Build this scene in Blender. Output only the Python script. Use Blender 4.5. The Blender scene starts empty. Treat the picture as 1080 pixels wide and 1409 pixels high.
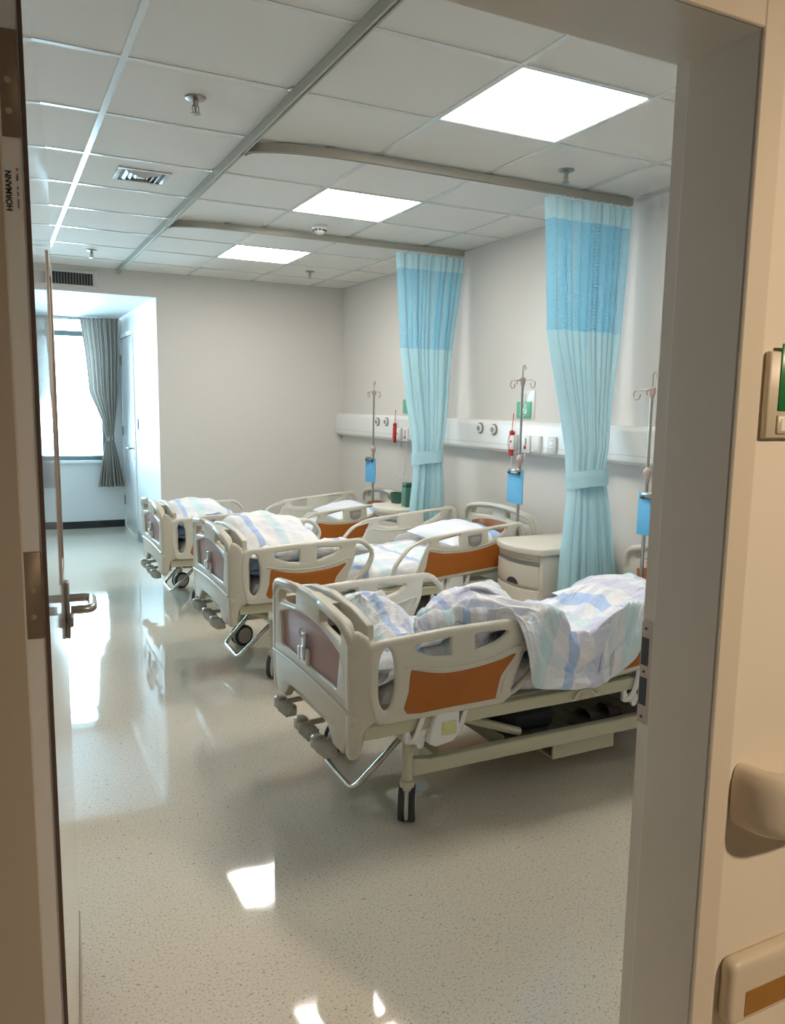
import bpy, bmesh, math, random
import numpy as np
from math import sin, cos, pi, sqrt, exp, radians
from mathutils import Vector, Matrix, noise, geometry

sc = bpy.context.scene
C = sc.collection
random.seed(7)

# ------------------------------------------------------------------ camera
YAW, PITCH, ROLL, FPX = 0.4710, -0.1416, 0.0169, 1105.54
_f = Vector((sin(YAW)*cos(PITCH), cos(YAW)*cos(PITCH), sin(PITCH)))
_r = Vector((cos(YAW), -sin(YAW), 0))
_u = _r.cross(_f)
_r, _u = cos(ROLL)*_r + sin(ROLL)*_u, -sin(ROLL)*_r + cos(ROLL)*_u
cam = bpy.data.cameras.new('camera')
cam.sensor_fit = 'HORIZONTAL'
cam.sensor_width = 36
cam.lens = FPX/1080*36
cam.shift_x, cam.shift_y = -0.01255, 0.0093
cam.clip_start = 0.02
camo = bpy.data.objects.new('camera', cam)
C.objects.link(camo)
M = Matrix.Identity(4)
for i in range(3):
    M[i][0], M[i][1], M[i][2] = _r[i], _u[i], -_f[i]
M[0][3], M[1][3], M[2][3] = 0.0032, 0.0014, 1.5139
camo.matrix_world = M
sc.camera = camo

# ------------------------------------------------------------------ sky, lights, exposure
SKY_COLOR, SKY_STRENGTH = (0.57, 0.83, 1.0), 33.0
PANEL_STRENGTH = 23.5
CORRIDOR_ENERGY = 300.0
world = bpy.data.worlds.new('overcast_sky')
sc.world = world
world.use_nodes = True
bg = world.node_tree.nodes['Background']
bg.inputs[0].default_value = (*SKY_COLOR, 1)
bg.inputs[1].default_value = SKY_STRENGTH
sc.view_settings.view_transform = 'Standard'
sc.view_settings.look = 'None'
sc.view_settings.gamma = 1
sc.view_settings.use_curve_mapping = False
sc.view_settings.exposure = 0.0
cy = sc.cycles
cy.max_bounces = 10
cy.diffuse_bounces = 6
cy.glossy_bounces = 5
cy.transparent_max_bounces = 12
cy.caustics_reflective = False
cy.caustics_refractive = False
cy.sample_clamp_indirect = 6
cy.use_denoising = True

# window portal (guides the sky light through the window)
pl = bpy.data.lights.new('window_portal', 'AREA')
pl.shape = 'RECTANGLE'
pl.size, pl.size_y = 2.0, 1.6
pl.cycles.is_portal = True
po = bpy.data.objects.new('window_portal', pl)
C.objects.link(po)
po.location = (0.25, 10.19, 1.6)
po.rotation_euler = (radians(-90), 0, 0)


# ------------------------------------------------------------------ materials
def mat(name, col, rough=0.5, metal=0.0, spec=0.5, coat=0.0, bump=None, vary=0.0, vscale=8.0, trans=0.0):
    m = bpy.data.materials.new(name)
    m.use_nodes = True
    nt = m.node_tree
    b = nt.nodes['Principled BSDF']
    b.inputs['Base Color'].default_value = (*col, 1)
    b.inputs['Roughness'].default_value = rough
    b.inputs['Metallic'].default_value = metal
    b.inputs['Specular IOR Level'].default_value = spec
    b.inputs['Coat Weight'].default_value = coat
    b.inputs['Coat Roughness'].default_value = 0.08
    if trans:
        b.inputs['Transmission Weight'].default_value = trans
    tc = nt.nodes.new('ShaderNodeTexCoord')
    if vary:
        n = nt.nodes.new('ShaderNodeTexNoise')
        n.inputs['Scale'].default_value = vscale
        n.inputs['Detail'].default_value = 4
        nt.links.new(tc.outputs['Object'], n.inputs['Vector'])
        mx = nt.nodes.new('ShaderNodeMix')
        mx.data_type = 'RGBA'
        mx.inputs['A'].default_value = (*[c*(1-vary) for c in col], 1)
        mx.inputs['B'].default_value = (*[min(1, c*(1+vary)) for c in col], 1)
        nt.links.new(n.outputs['Fac'], mx.inputs['Factor'])
        nt.links.new(mx.outputs['Result'], b.inputs['Base Color'])
    if bump:
        n2 = nt.nodes.new('ShaderNodeTexNoise')
        n2.inputs['Scale'].default_value = bump[0]
        n2.inputs['Detail'].default_value = 3
        nt.links.new(tc.outputs['Object'], n2.inputs['Vector'])
        bp = nt.nodes.new('ShaderNodeBump')
        bp.inputs['Strength'].default_value = bump[1]
        bp.inputs['Distance'].default_value = bump[2] if len(bump) > 2 else 0.01
        nt.links.new(n2.outputs['Fac'], bp.inputs['Height'])
        nt.links.new(bp.outputs['Normal'], b.inputs['Normal'])
    return m


def emit(name, col, s):
    m = bpy.data.materials.new(name)
    m.use_nodes = True
    nt = m.node_tree
    b = nt.nodes['Principled BSDF']
    b.inputs['Base Color'].default_value = (0.8, 0.8, 0.8, 1)
    b.inputs['Emission Color'].default_value = (*col, 1)
    b.inputs['Emission Strength'].default_value = s
    return m


def floor_mat():
    m = mat('terrazzo_vinyl', (0.6, 0.56, 0.48), 0.05, spec=0.65)
    nt = m.node_tree
    b = nt.nodes['Principled BSDF']
    tc = nt.nodes.new('ShaderNodeTexCoord')
    base = None
    n = nt.nodes.new('ShaderNodeTexNoise')
    n.inputs['Scale'].default_value = 140
    n.inputs['Detail'].default_value = 2
    r = nt.nodes.new('ShaderNodeValToRGB')
    r.color_ramp.elements[0].position = 0.30
    r.color_ramp.elements[0].color = (0.36, 0.31, 0.25, 1)
    r.color_ramp.elements[1].position = 0.42
    r.color_ramp.elements[1].color = (0.60, 0.54, 0.445, 1)
    e = r.color_ramp.elements.new(0.72)
    e.color = (0.66, 0.605, 0.515, 1)
    n2 = nt.nodes.new('ShaderNodeTexNoise')
    n2.inputs['Scale'].default_value = 60
    n2.inputs['Detail'].default_value = 2
    r2 = nt.nodes.new('ShaderNodeValToRGB')
    r2.color_ramp.elements[0].position = 0.27
    r2.color_ramp.elements[0].color = (0.60, 0.55, 0.48, 1)
    r2.color_ramp.elements[1].position = 0.34
    r2.color_ramp.elements[1].color = (1, 1, 1, 1)
    mu = nt.nodes.new('ShaderNodeMix')
    mu.data_type = 'RGBA'
    mu.blend_type = 'MULTIPLY'
    mu.inputs['Factor'].default_value = 1
    for q in (n, n2):
        nt.links.new(tc.outputs['Object'], q.inputs['Vector'])
    nt.links.new(n.outputs['Fac'], r.inputs['Fac'])
    nt.links.new(n2.outputs['Fac'], r2.inputs['Fac'])
    nt.links.new(r.outputs['Color'], mu.inputs['A'])
    nt.links.new(r2.outputs['Color'], mu.inputs['B'])
    nt.links.new(mu.outputs['Result'], b.inputs['Base Color'])
    n3 = nt.nodes.new('ShaderNodeTexNoise')
    n3.inputs['Scale'].default_value = 3.5
    n3.inputs['Detail'].default_value = 2
    nt.links.new(tc.outputs['Object'], n3.inputs['Vector'])
    bp = nt.nodes.new('ShaderNodeBump')
    bp.inputs['Strength'].default_value = 0.05
    bp.inputs['Distance'].default_value = 0.02
    nt.links.new(n3.outputs['Fac'], bp.inputs['Height'])
    nt.links.new(bp.outputs['Normal'], b.inputs['Normal'])
    return m


def bedding_mat(name, base, bands, period, rough=0.85, wr=0.35):
    """woven cotton with wide printed bands along U and faint ones along V"""
    m = mat(name, base, rough, spec=0.2)
    nt = m.node_tree
    b = nt.nodes['Principled BSDF']
    uv = nt.nodes.new('ShaderNodeUVMap')
    sx = nt.nodes.new('ShaderNodeSeparateXYZ')
    nt.links.new(uv.outputs['UV'], sx.inputs[0])
    ramps = []
    for ax, per, bd in (('X', period, bands[0]), ('Y', period*0.9, bands[1])):
        dv = nt.nodes.new('ShaderNodeMath')
        dv.operation = 'DIVIDE'
        dv.inputs[1].default_value = per
        fr = nt.nodes.new('ShaderNodeMath')
        fr.operation = 'FRACT'
        nt.links.new(sx.outputs[ax], dv.inputs[0])
        nt.links.new(dv.outputs[0], fr.inputs[0])
        r = nt.nodes.new('ShaderNodeValToRGB')
        r.color_ramp.interpolation = 'CONSTANT'
        els = r.color_ramp.elements
        els[0].position, els[0].color = 0.0, (*bd[0][1], 1)
        els[1].position, els[1].color = bd[1][0], (*bd[1][1], 1)
        for p, c in bd[2:]:
            e = els.new(p)
            e.color = (*c, 1)
        nt.links.new(fr.outputs[0], r.inputs['Fac'])
        ramps.append(r)
    mu = nt.nodes.new('ShaderNodeMix')
    mu.data_type = 'RGBA'
    mu.blend_type = 'MULTIPLY'
    mu.inputs['Factor'].default_value = 1
    nt.links.new(ramps[0].outputs['Color'], mu.inputs['A'])
    nt.links.new(ramps[1].outputs['Color'], mu.inputs['B'])
    nt.links.new(mu.outputs['Result'], b.inputs['Base Color'])
    tc = nt.nodes.new('ShaderNodeTexCoord')
    h = None
    for s, w in ((9, 1.0), (24, 0.35)):
        n = nt.nodes.new('ShaderNodeTexNoise')
        n.inputs['Scale'].default_value = s
        n.inputs['Detail'].default_value = 4
        n.inputs['Distortion'].default_value = 0.8
        nt.links.new(tc.outputs['Object'], n.inputs['Vector'])
        ab = nt.nodes.new('ShaderNodeMath')       # ridged: |n-0.5|
        ab.operation = 'SUBTRACT'
        ab.inputs[1].default_value = 0.5
        nt.links.new(n.outputs['Fac'], ab.inputs[0])
        a2 = nt.nodes.new('ShaderNodeMath')
        a2.operation = 'ABSOLUTE'
        nt.links.new(ab.outputs[0], a2.inputs[0])
        a3 = nt.nodes.new('ShaderNodeMath')
        a3.operation = 'MULTIPLY'
        a3.inputs[1].default_value = w
        nt.links.new(a2.outputs[0], a3.inputs[0])
        if h is None:
            h = a3
        else:
            ad = nt.nodes.new('ShaderNodeMath')
            ad.operation = 'ADD'
            nt.links.new(h.outputs[0], ad.inputs[0])
            nt.links.new(a3.outputs[0], ad.inputs[1])
            h = ad
    bp = nt.nodes.new('ShaderNodeBump')
    bp.inputs['Strength'].default_value = wr
    bp.inputs['Distance'].default_value = 0.06
    nt.links.new(h.outputs[0], bp.inputs['Height'])
    nt.links.new(bp.outputs['Normal'], b.inputs['Normal'])
    return m


def cloth_mat(name, col, transl=0.35, holes=False, stripes=None):
    m = bpy.data.materials.new(name)
    m.use_nodes = True
    nt = m.node_tree
    for n in list(nt.nodes):
        nt.nodes.remove(n)
    out = nt.nodes.new('ShaderNodeOutputMaterial')
    d = nt.nodes.new('ShaderNodeBsdfDiffuse')
    t = nt.nodes.new('ShaderNodeBsdfTranslucent')
    mx = nt.nodes.new('ShaderNodeMixShader')
    mx.inputs[0].default_value = transl
    d.inputs['Color'].default_value = (*col, 1)
    t.inputs['Color'].default_value = (*col, 1)
    nt.links.new(d.outputs[0], mx.inputs[1])
    nt.links.new(t.outputs[0], mx.inputs[2])
    last = mx
    uv = nt.nodes.new('ShaderNodeUVMap')
    sx = nt.nodes.new('ShaderNodeSeparateXYZ')
    nt.links.new(uv.outputs['UV'], sx.inputs[0])

    def math_(op, a, bv):
        n = nt.nodes.new('ShaderNodeMath')
        n.operation = op
        for k, x in enumerate((a, bv)):
            if x is None:
                continue
            if isinstance(x, (int, float)):
                n.inputs[k].default_value = x
            else:
                nt.links.new(x, n.inputs[k])
        return n.outputs[0]
    if holes:                     # open mesh weave: a lattice of small holes
        a = math_('SINE', math_('MULTIPLY', sx.outputs['X'], 2*pi/0.018), None)
        c = math_('SINE', math_('MULTIPLY', sx.outputs['Y'], 2*pi/0.018), None)
        hole = math_('GREATER_THAN', math_('MULTIPLY', a, c), 0.35)
        tr = nt.nodes.new('ShaderNodeBsdfTransparent')
        m2 = nt.nodes.new('ShaderNodeMixShader')
        nt.links.new(hole, m2.inputs[0])
        nt.links.new(last.outputs[0], m2.inputs[1])
        nt.links.new(tr.outputs[0], m2.inputs[2])
        last = m2
    if stripes:
        fr = math_('FRACT', math_('MULTIPLY', sx.outputs['X'], 1/stripes[0]), None)
        r = nt.nodes.new('ShaderNodeValToRGB')
        r.color_ramp.interpolation = 'CONSTANT'
        els = r.color_ramp.elements
        els[0].position, els[0].color = 0, (*stripes[1][0][1], 1)
        els[1].position, els[1].color = stripes[1][1][0], (*stripes[1][1][1], 1)
        for p, c in stripes[1][2:]:
            els.new(p).color = (*c, 1)
        nt.links.new(fr, r.inputs[0])
        nt.links.new(r.outputs[0], d.inputs['Color'])
        nt.links.new(r.outputs[0], t.inputs['Color'])
    nt.links.new(last.outputs[0], out.inputs[0])
    return m


MT = {
    'wall': mat('wall_paint', (0.665, 0.635, 0.605), 0.55, spec=0.3, bump=(300, 0.05, 0.002)),
    'alcove': mat('alcove_paint', (0.72, 0.74, 0.75), 0.5, spec=0.3),
    'tile': mat('ceiling_board', (0.71, 0.68, 0.635), 0.8, spec=0.2, bump=(250, 0.15, 0.002)),
    'tbar': mat('ceiling_grid_metal', (0.66, 0.65, 0.62), 0.22, spec=0.7),
    'void': mat('ceiling_void', (0.1, 0.1, 0.1), 0.9),
    'corr': mat('corridor_paint', (0.74, 0.68, 0.59), 0.6, spec=0.25),
    'frame': mat('door_frame_lacquer', (0.64, 0.585, 0.515), 0.3, spec=0.45),
    'casing': mat('casing_lacquer', (0.66, 0.59, 0.50), 0.4),
    'leaf': mat('door_leaf_lacquer', (0.70, 0.68, 0.66), 0.06, spec=0.6, coat=0.5),
    'seal': mat('rubber_seal', (0.10, 0.06, 0.045), 0.7),
    'steel': mat('brushed_steel', (0.36, 0.33, 0.295), 0.33, metal=1.0),
    'plate': mat('plate_steel', (0.22, 0.165, 0.12), 0.45, metal=0.3),
    'strike': mat('strike_steel', (0.40, 0.34, 0.29), 0.4, metal=0.5),
    'dark': mat('dark_slot', (0.03, 0.03, 0.035), 0.6),
    'floor': floor_mat(),
    'ivory': mat('ivory_plastic', (0.64, 0.605, 0.515), 0.32, spec=0.45),
    'ivory_shaded': mat('ivory_plastic_shaded', (0.55, 0.505, 0.42), 0.4),  # same ivory as the rails, colour darkened for shade on the footboard
    'olive': mat('cream_enamel', (0.56, 0.54, 0.40), 0.35),
    'mauve': mat('mauve_laminate', (0.33, 0.19, 0.175), 0.38, spec=0.35),
    'orange': mat('orange_laminate', (0.40, 0.118, 0.012), 0.35, vary=0.12, vscale=14),
    'brownor': mat('orange_brown_laminate', (0.36, 0.13, 0.05), 0.35, vary=0.1),
    'white': mat('white_plastic', (0.80, 0.80, 0.79), 0.3),
    'gplastic': mat('grey_crank_plastic', (0.42, 0.39, 0.345), 0.4, spec=0.5),
    'grey': mat('grey_plastic', (0.30, 0.30, 0.30), 0.4),
    'rubber': mat('black_rubber', (0.035, 0.034, 0.032), 0.6),
    'hub': mat('castor_grey', (0.50, 0.49, 0.46), 0.4),
    'chrome': mat('chrome_tube', (0.60, 0.58, 0.54), 0.16, metal=1.0),
    'label': mat('printed_label', (0.62, 0.62, 0.30), 0.5),
    'cyan': cloth_mat('cyan_cotton', (0.58, 0.83, 0.90), 0.30),
    'cyanmesh': cloth_mat('cyan_mesh', (0.36, 0.71, 0.86), 0.30, holes=True),
    'cyantape': cloth_mat('cyan_heading', (0.62, 0.84, 0.90), 0.25),
    'drape': cloth_mat('striped_drape', (0.3, 0.28, 0.26), 0.22, stripes=(0.10, [
        (0, (0.46, 0.42, 0.375)), (0.22, (0.20, 0.175, 0.155)), (0.40, (0.55, 0.51, 0.46)), (0.55, (0.30, 0.265, 0.235)), (0.8, (0.42, 0.38, 0.34))])),
    'blue': mat('blue_acrylic', (0.10, 0.36, 0.60), 0.5, spec=0.25),
    'pink': mat('beige_pink_knob', (0.47, 0.36, 0.33), 0.4),
    'pole': mat('pole_steel', (0.40, 0.37, 0.33), 0.3, metal=0.9),
    'red': mat('red_tassel', (0.50, 0.015, 0.02), 0.6),
    'green': mat('green_card', (0.13, 0.46, 0.29), 0.4),
    'greend': mat('dark_green_plastic', (0.025, 0.10, 0.07), 0.3),
    'greencan': mat('green_canister', (0.06, 0.17, 0.12), 0.4),
    'cab': mat('cabinet_plastic', (0.66, 0.61, 0.53), 0.35, spec=0.4),
    'cabtop': mat('cabinet_top', (0.68, 0.64, 0.56), 0.4),
    'black': mat('black_skirting', (0.012, 0.013, 0.016), 0.4),
    'coved': mat('grey_skirting', (0.22, 0.27, 0.28), 0.4),
    'trackm': mat('track_aluminium', (0.42, 0.40, 0.34), 0.35, metal=0.35),
    'vent': mat('vent_white', (0.62, 0.61, 0.59), 0.45),
    'winframe': mat('window_frame_grey', (0.20, 0.27, 0.29), 0.4),
    'alldoor': mat('white_door_lacquer', (0.84, 0.86, 0.87), 0.25),
    'rail': mat('handrail_vinyl', (0.66, 0.58, 0.47), 0.4),
    'ochre': mat('ochre_strip', (0.33, 0.155, 0.022), 0.45),
    'signg': mat('sign_green', (0.02, 0.22, 0.06), 0.3),
    'ink': mat('black_print', (0.012, 0.011, 0.010), 0.6),
    'ink2': mat('grey_print', (0.10, 0.085, 0.07), 0.6),
    'panel': emit('light_panel', (1.0, 0.95, 0.86), PANEL_STRENGTH),
    'basin': mat('dark_basin', (0.02, 0.022, 0.03), 0.35),
    'slip': mat('dark_slipper', (0.10, 0.075, 0.065), 0.7),
    'rack': mat('tray_steel', (0.24, 0.22, 0.17), 0.5),
}
g_ = bpy.data.materials.new('window_glass')
g_.use_nodes = True
_nt = g_.node_tree
for _n in list(_nt.nodes):
    _nt.nodes.remove(_n)
_o = _nt.nodes.new('ShaderNodeOutputMaterial')
_t = _nt.nodes.new('ShaderNodeBsdfTransparent')
_t.inputs[0].default_value = (0.93, 0.97, 0.98, 1)
_g = _nt.nodes.new('ShaderNodeBsdfGlossy')
_g.inputs['Roughness'].default_value = 0.02
_fr = _nt.nodes.new('ShaderNodeFresnel')
_fr.inputs[0].default_value = 1.45
_m = _nt.nodes.new('ShaderNodeMixShader')
_nt.links.new(_fr.outputs[0], _m.inputs[0])
_nt.links.new(_t.outputs[0], _m.inputs[1])
_nt.links.new(_g.outputs[0], _m.inputs[2])
_nt.links.new(_m.outputs[0], _o.inputs[0])
MT['glass'] = g_
W1 = (0.78, 0.77, 0.80)
MT['bed'] = bedding_mat('banded_cotton', W1, [
    [(0, (0.80, 0.80, 0.84)), (0.22, (0.64, 0.77, 0.80)), (0.38, (0.80, 0.80, 0.84)), (0.52, (0.47, 0.58, 0.80)), (0.62, (0.82, 0.80, 0.83)), (0.80, (0.68, 0.69, 0.80))],
    [(0, (1, 1, 1)), (0.35, (0.88, 0.94, 0.97)), (0.55, (1, 0.99, 0.98)), (0.78, (0.90, 0.90, 0.97))]], 0.56, wr=0.3)
MT['quilt'] = bedding_mat('banded_quilt', W1, [
    [(0, (0.80, 0.79, 0.80)), (0.30, (0.45, 0.56, 0.78)), (0.40, (0.82, 0.80, 0.80)), (0.62, (0.66, 0.76, 0.80)), (0.75, (0.80, 0.79, 0.82))],
    [(0, (1, 1, 1)), (0.5, (0.92, 0.95, 0.98))]], 0.34, wr=0.10)
MT['quiltb'] = bedding_mat('blue_quilt', (0.2, 0.3, 0.5), [
    [(0, (0.22, 0.32, 0.50)), (0.45, (0.34, 0.44, 0.62)), (0.7, (0.18, 0.26, 0.42))],
    [(0, (1, 1, 1)), (0.5, (0.8, 0.85, 0.9))]], 0.3, wr=0.15)
MT['sheet'] = bedding_mat('banded_sheet', W1, [
    [(0, (0.80, 0.79, 0.81)), (0.30, (0.48, 0.58, 0.78)), (0.40, (0.80, 0.80, 0.82)), (0.62, (0.66, 0.78, 0.80)), (0.80, (0.78, 0.78, 0.84))],
    [(0, (1, 1, 1)), (0.5, (0.90, 0.94, 0.97))]], 0.30, wr=0.18)
MT['bluesheet'] = bedding_mat('blue_pillow_cotton', (0.3, 0.5, 0.8), [
    [(0, (0.80, 0.81, 0.86)), (0.55, (0.36, 0.52, 0.80)), (0.8, (0.70, 0.76, 0.88))],
    [(0, (1, 1, 1)), (0.5, (0.95, 0.97, 1))]], 0.5, wr=0.12)


# ------------------------------------------------------------------ mesh helpers
class MB:
    def __init__(s):
        s.v, s.f, s.uv = [], [], {}

    def add(s, v, f):
        k = len(s.v)
        s.v += [tuple(p) for p in v]
        s.f += [tuple(i+k for i in q) for q in f]
        return s

    def box(s, x0, x1, y0, y1, z0, z1, b=0.0, T=None):
        b = min(b, (x1-x0)*.45, (y1-y0)*.45, (z1-z0)*.45)
        c = ((x0, x1), (y0, y1), (z0, z1))
        if b <= 0:
            v = [(x, y, z) for x in c[0] for y in c[1] for z in c[2]]
            f = [(0, 1, 3, 2), (4, 6, 7, 5), (0, 4, 5, 1), (2, 3, 7, 6), (0, 2, 6, 4), (1, 5, 7, 3)]
        else:
            v, idx = [], {}
            for i in (0, 1):
                for j in (0, 1):
                    for k in (0, 1):
                        P = (c[0][i], c[1][j], c[2][k])
                        D = [(1, -1)[q] for q in (i, j, k)]
                        for ax in range(3):
                            p = [P[a] + (D[a]*b if a != ax else 0) for a in range(3)]
                            idx[i, j, k, ax] = len(v)
                            v.append(tuple(p))
            f = []
            for ax in range(3):
                a1, a2 = [a for a in range(3) if a != ax]
                for e in (0, 1):
                    q = []
                    for (p, r) in ((0, 0), (1, 0), (1, 1), (0, 1)):
                        t = [0, 0, 0]
                        t[ax], t[a1], t[a2] = e, p, r
                        q.append(idx[(*t, ax)])
                    f.append(tuple(q))
                for p in (0, 1):
                    for r in (0, 1):
                        t0 = [0, 0, 0]
                        t0[a1], t0[a2] = p, r
                        t1 = list(t0)
                        t1[ax] = 1
                        f.append((idx[(*t0, a1)], idx[(*t0, a2)], idx[(*t1, a2)], idx[(*t1, a1)]))
            for i in (0, 1):
                for j in (0, 1):
                    for k in (0, 1):
                        f.append(tuple(idx[i, j, k, a] for a in range(3)))
        if T is not None:
            v = [T @ Vector(p) for p in v]
        return s.add(v, f)

    def tube(s, pts, r, n=10, cap=True, closed=False, flat=1.0):
        pts = [Vector(p) for p in pts]
        m = len(pts)
        rs = r if isinstance(r, (list, tuple)) else [r]*m
        tg = []
        for i in range(m):
            a = pts[(i-1) % m] if (i > 0 or closed) else pts[i]
            c = pts[(i+1) % m] if (i < m-1 or closed) else pts[i]
            tg.append((c-a).normalized() if (c-a).length > 1e-9 else Vector((0, 0, 1)))
        up = Vector((0, 0, 1)) if abs(tg[0].z) < .9 else Vector((1, 0, 0))
        nrm = (up - tg[0]*up.dot(tg[0])).normalized()
        v = []
        for i in range(m):
            nrm = (nrm - tg[i]*nrm.dot(tg[i])).normalized()
            bi = tg[i].cross(nrm)
            for k in range(n):
                a = 2*pi*k/n
                v.append(pts[i] + nrm*(cos(a)*rs[i]) + bi*(sin(a)*rs[i]*flat))
        f = []
        for i in range(m if closed else m-1):
            for k in range(n):
                a, b_ = i*n+k, i*n+(k+1) % n
                c, d = ((i+1) % m)*n+(k+1) % n, ((i+1) % m)*n+k
                f.append((a, b_, c, d))
        if cap and not closed:
            f.append(tuple(range(n))[::-1])
            f.append(tuple((m-1)*n+k for k in range(n)))
        return s.add(v, f)

    def lathe(s, prof, n=20, T=None):
        """prof: (radius, z) pairs about local Z"""
        v, f = [], []
        for (r, z) in prof:
            for k in range(n):
                a = 2*pi*k/n
                v.append(Vector((r*cos(a), r*sin(a), z)))
        for i in range(len(prof)-1):
            for k in range(n):
                f.append((i*n+k, i*n+(k+1) % n, (i+1)*n+(k+1) % n, (i+1)*n+k))
        f.append(tuple(range(n))[::-1])
        f.append(tuple((len(prof)-1)*n+k for k in range(n)))
        if T is not None:
            v = [T @ p for p in v]
        return s.add(v, f)

    def plate(s, outline, holes, t0, t1, b, mp):
        """extruded 2D plate with holes and a rounded rim; mp(a, b, t) -> xyz"""
        loops = []
        for k, lp in enumerate([outline]+list(holes)):
            lp = [Vector((p[0], p[1])) for p in lp]
            ar = sum(lp[i].x*lp[(i+1) % len(lp)].y - lp[(i+1) % len(lp)].x*lp[i].y for i in range(len(lp)))
            if (ar > 0) != (k == 0):
                lp = lp[::-1]
            loops.append(lp)

        def inset(lp, d):
            n = len(lp)
            o = []
            for i in range(n):
                e0 = (lp[i]-lp[i-1])
                e1 = (lp[(i+1) % n]-lp[i])
                if e0.length < 1e-9: e0 = e1
                if e1.length < 1e-9: e1 = e0
                n0 = Vector((-e0.y, e0.x)).normalized()
                n1 = Vector((-e1.y, e1.x)).normalized()
                h = n0+n1
                h = n0 if h.length < 1e-6 else h.normalized()
                o.append(lp[i] + h*(d/max(.5, h.dot(n0))))
            return o
        b = min(b, abs(t1-t0)*.49)
        rings = []       # (inset, t)
        K = 3
        for i in range(K+1):
            a = pi/2*i/K
            rings.append((b*(1-sin(a)), t0 + b*(1-cos(a))))
        for i in range(K+1):
            a = pi/2*(1-i/K)
            rings.append((b*(1-sin(a)), t1 - b*(1-cos(a))))
        base = len(s.v)
        ring_idx = []
        for lp in loops:
            ri = []
            for (d, t) in rings:
                ins = inset(lp, d)
                ri.append((len(s.v), ins))
                s.v += [tuple(mp(p.x, p.y, t)) for p in ins]
            ring_idx.append(ri)
            n = len(lp)
            for i in range(len(rings)-1):
                a0, a1 = ri[i][0], ri[i+1][0]
                for k in range(n):
                    s.f.append((a0+k, a0+(k+1) % n, a1+(k+1) % n, a1+k))
        for which in (0, len(rings)-1):
            poly = [[Vector((p.x, p.y, 0)) for p in ri[which][1]] for ri in ring_idx]
            flat = []
            for ri in ring_idx:
                flat += [ri[which][0]+k for k in range(len(ri[which][1]))]
            for t in geometry.tessellate_polygon(poly):
                s.f.append(tuple(flat[i] for i in t))
        return s

    def grid(s, fn, nu, nv, uvfn=None, cu=False):
        k = len(s.v)
        for i in range(nu+1):
            for j in range(nv+1):
                s.v.append(tuple(fn(i/nu, j/nv)))
                if uvfn:
                    s.uv[len(s.v)-1] = uvfn(i/nu, j/nv)
        for i in range(nu):
            for j in range(nv):
                a = k+i*(nv+1)+j
                s.f.append((a, a+nv+1, a+nv+2, a+1))
        return s

    def build(s, name, m, parent=None, angle=45, loc=None, recalc=True):
        me = bpy.data.meshes.new(name)
        me.from_pydata(s.v, [], s.f)
        if s.uv:
            ul = me.uv_layers.new(name='UVMap')
            for lo in me.loops:
                ul.data[lo.index].uv = s.uv.get(lo.vertex_index, (0, 0))
        if recalc:
            bm = bmesh.new()
            bm.from_mesh(me)
            bmesh.ops.recalc_face_normals(bm, faces=bm.faces)
            bm.to_mesh(me)
            bm.free()
        me.materials.append(m)
        if angle:
            me.polygons.foreach_set('use_smooth', [True]*len(me.polygons))
            if angle < 180:
                me.set_sharp_from_angle(angle=radians(angle))
        o = bpy.data.objects.new(name, me)
        C.objects.link(o)
        if parent:
            o.parent = parent
        if loc:
            o.location = loc
        return o


def B(name, m, parent, *a, b=0.0, loc=None):
    return MB().box(*a, b=b).build(name, m, parent, loc=loc)


def empty(name, loc, label=None, cat=None, group=None, rz=0):
    o = bpy.data.objects.new(name, None)
    o.empty_display_size = 0.1
    C.objects.link(o)
    o.location = loc
    o.rotation_euler.z = rz
    return tag(o, label, cat, group)


def tag(o, label=None, cat=None, group=None, kind=None):
    for k, x in (('label', label), ('category', cat), ('group', group), ('kind', kind)):
        if x:
            o[k] = x
    return o


def struct(o):
    o['kind'] = 'structure'
    return o


def copy_tree(o, parent=None):
    c = o.copy()
    C.objects.link(c)
    c.parent = parent
    for ch in o.children:
        copy_tree(ch, c)
    return c


def rpoly(pts, seg=6):
    """polygon with filleted corners: (x, y, r)"""
    out = []
    n = len(pts)
    for i in range(n):
        p = Vector(pts[i][:2])
        r = pts[i][2] if len(pts[i]) > 2 else 0
        a = Vector(pts[i-1][:2])-p
        c = Vector(pts[(i+1) % n][:2])-p
        if r <= 0:
            out.append(p)
            continue
        ang = a.angle(c)
        d = min(r/max(math.tan(ang/2), 1e-3), a.length*.49, c.length*.49)
        p0, p1 = p+a.normalized()*d, p+c.normalized()*d
        for k in range(seg+1):
            t = k/seg
            out.append(p0*(1-t)**2 + p*2*t*(1-t) + p1*t*t)
    return out


def spline(pts, n=6, closed=False):
    """Catmull-Rom through points of any dimension"""
    P = [Vector(p) for p in pts]
    m = len(P)
    out = []
    for i in range(m if closed else m-1):
        if closed:
            a, b_, c, d = P[i-1], P[i], P[(i+1) % m], P[(i+2) % m]
        else:
            a, b_, c, d = P[max(i-1, 0)], P[i], P[i+1], P[min(i+2, m-1)]
        for k in range(n):
            t = k/n
            out.append(.5*((2*b_) + (c-a)*t + (2*a-5*b_+4*c-d)*t*t + (3*b_-a-3*c+d)*t**3))
    if not closed:
        out.append(P[-1])
    return out


def fillet3(pts, r, seg=5):
    P = [Vector(p) for p in pts]
    out = [P[0]]
    for i in range(1, len(P)-1):
        a, c = P[i-1]-P[i], P[i+1]-P[i]
        d = min(r, a.length*.49, c.length*.49)
        p0, p1 = P[i]+a.normalized()*d, P[i]+c.normalized()*d
        for k in range(seg+1):
            t = k/seg
            out.append(p0*(1-t)**2 + P[i]*2*t*(1-t) + p1*t*t)
    return out+[P[-1]]


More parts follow.
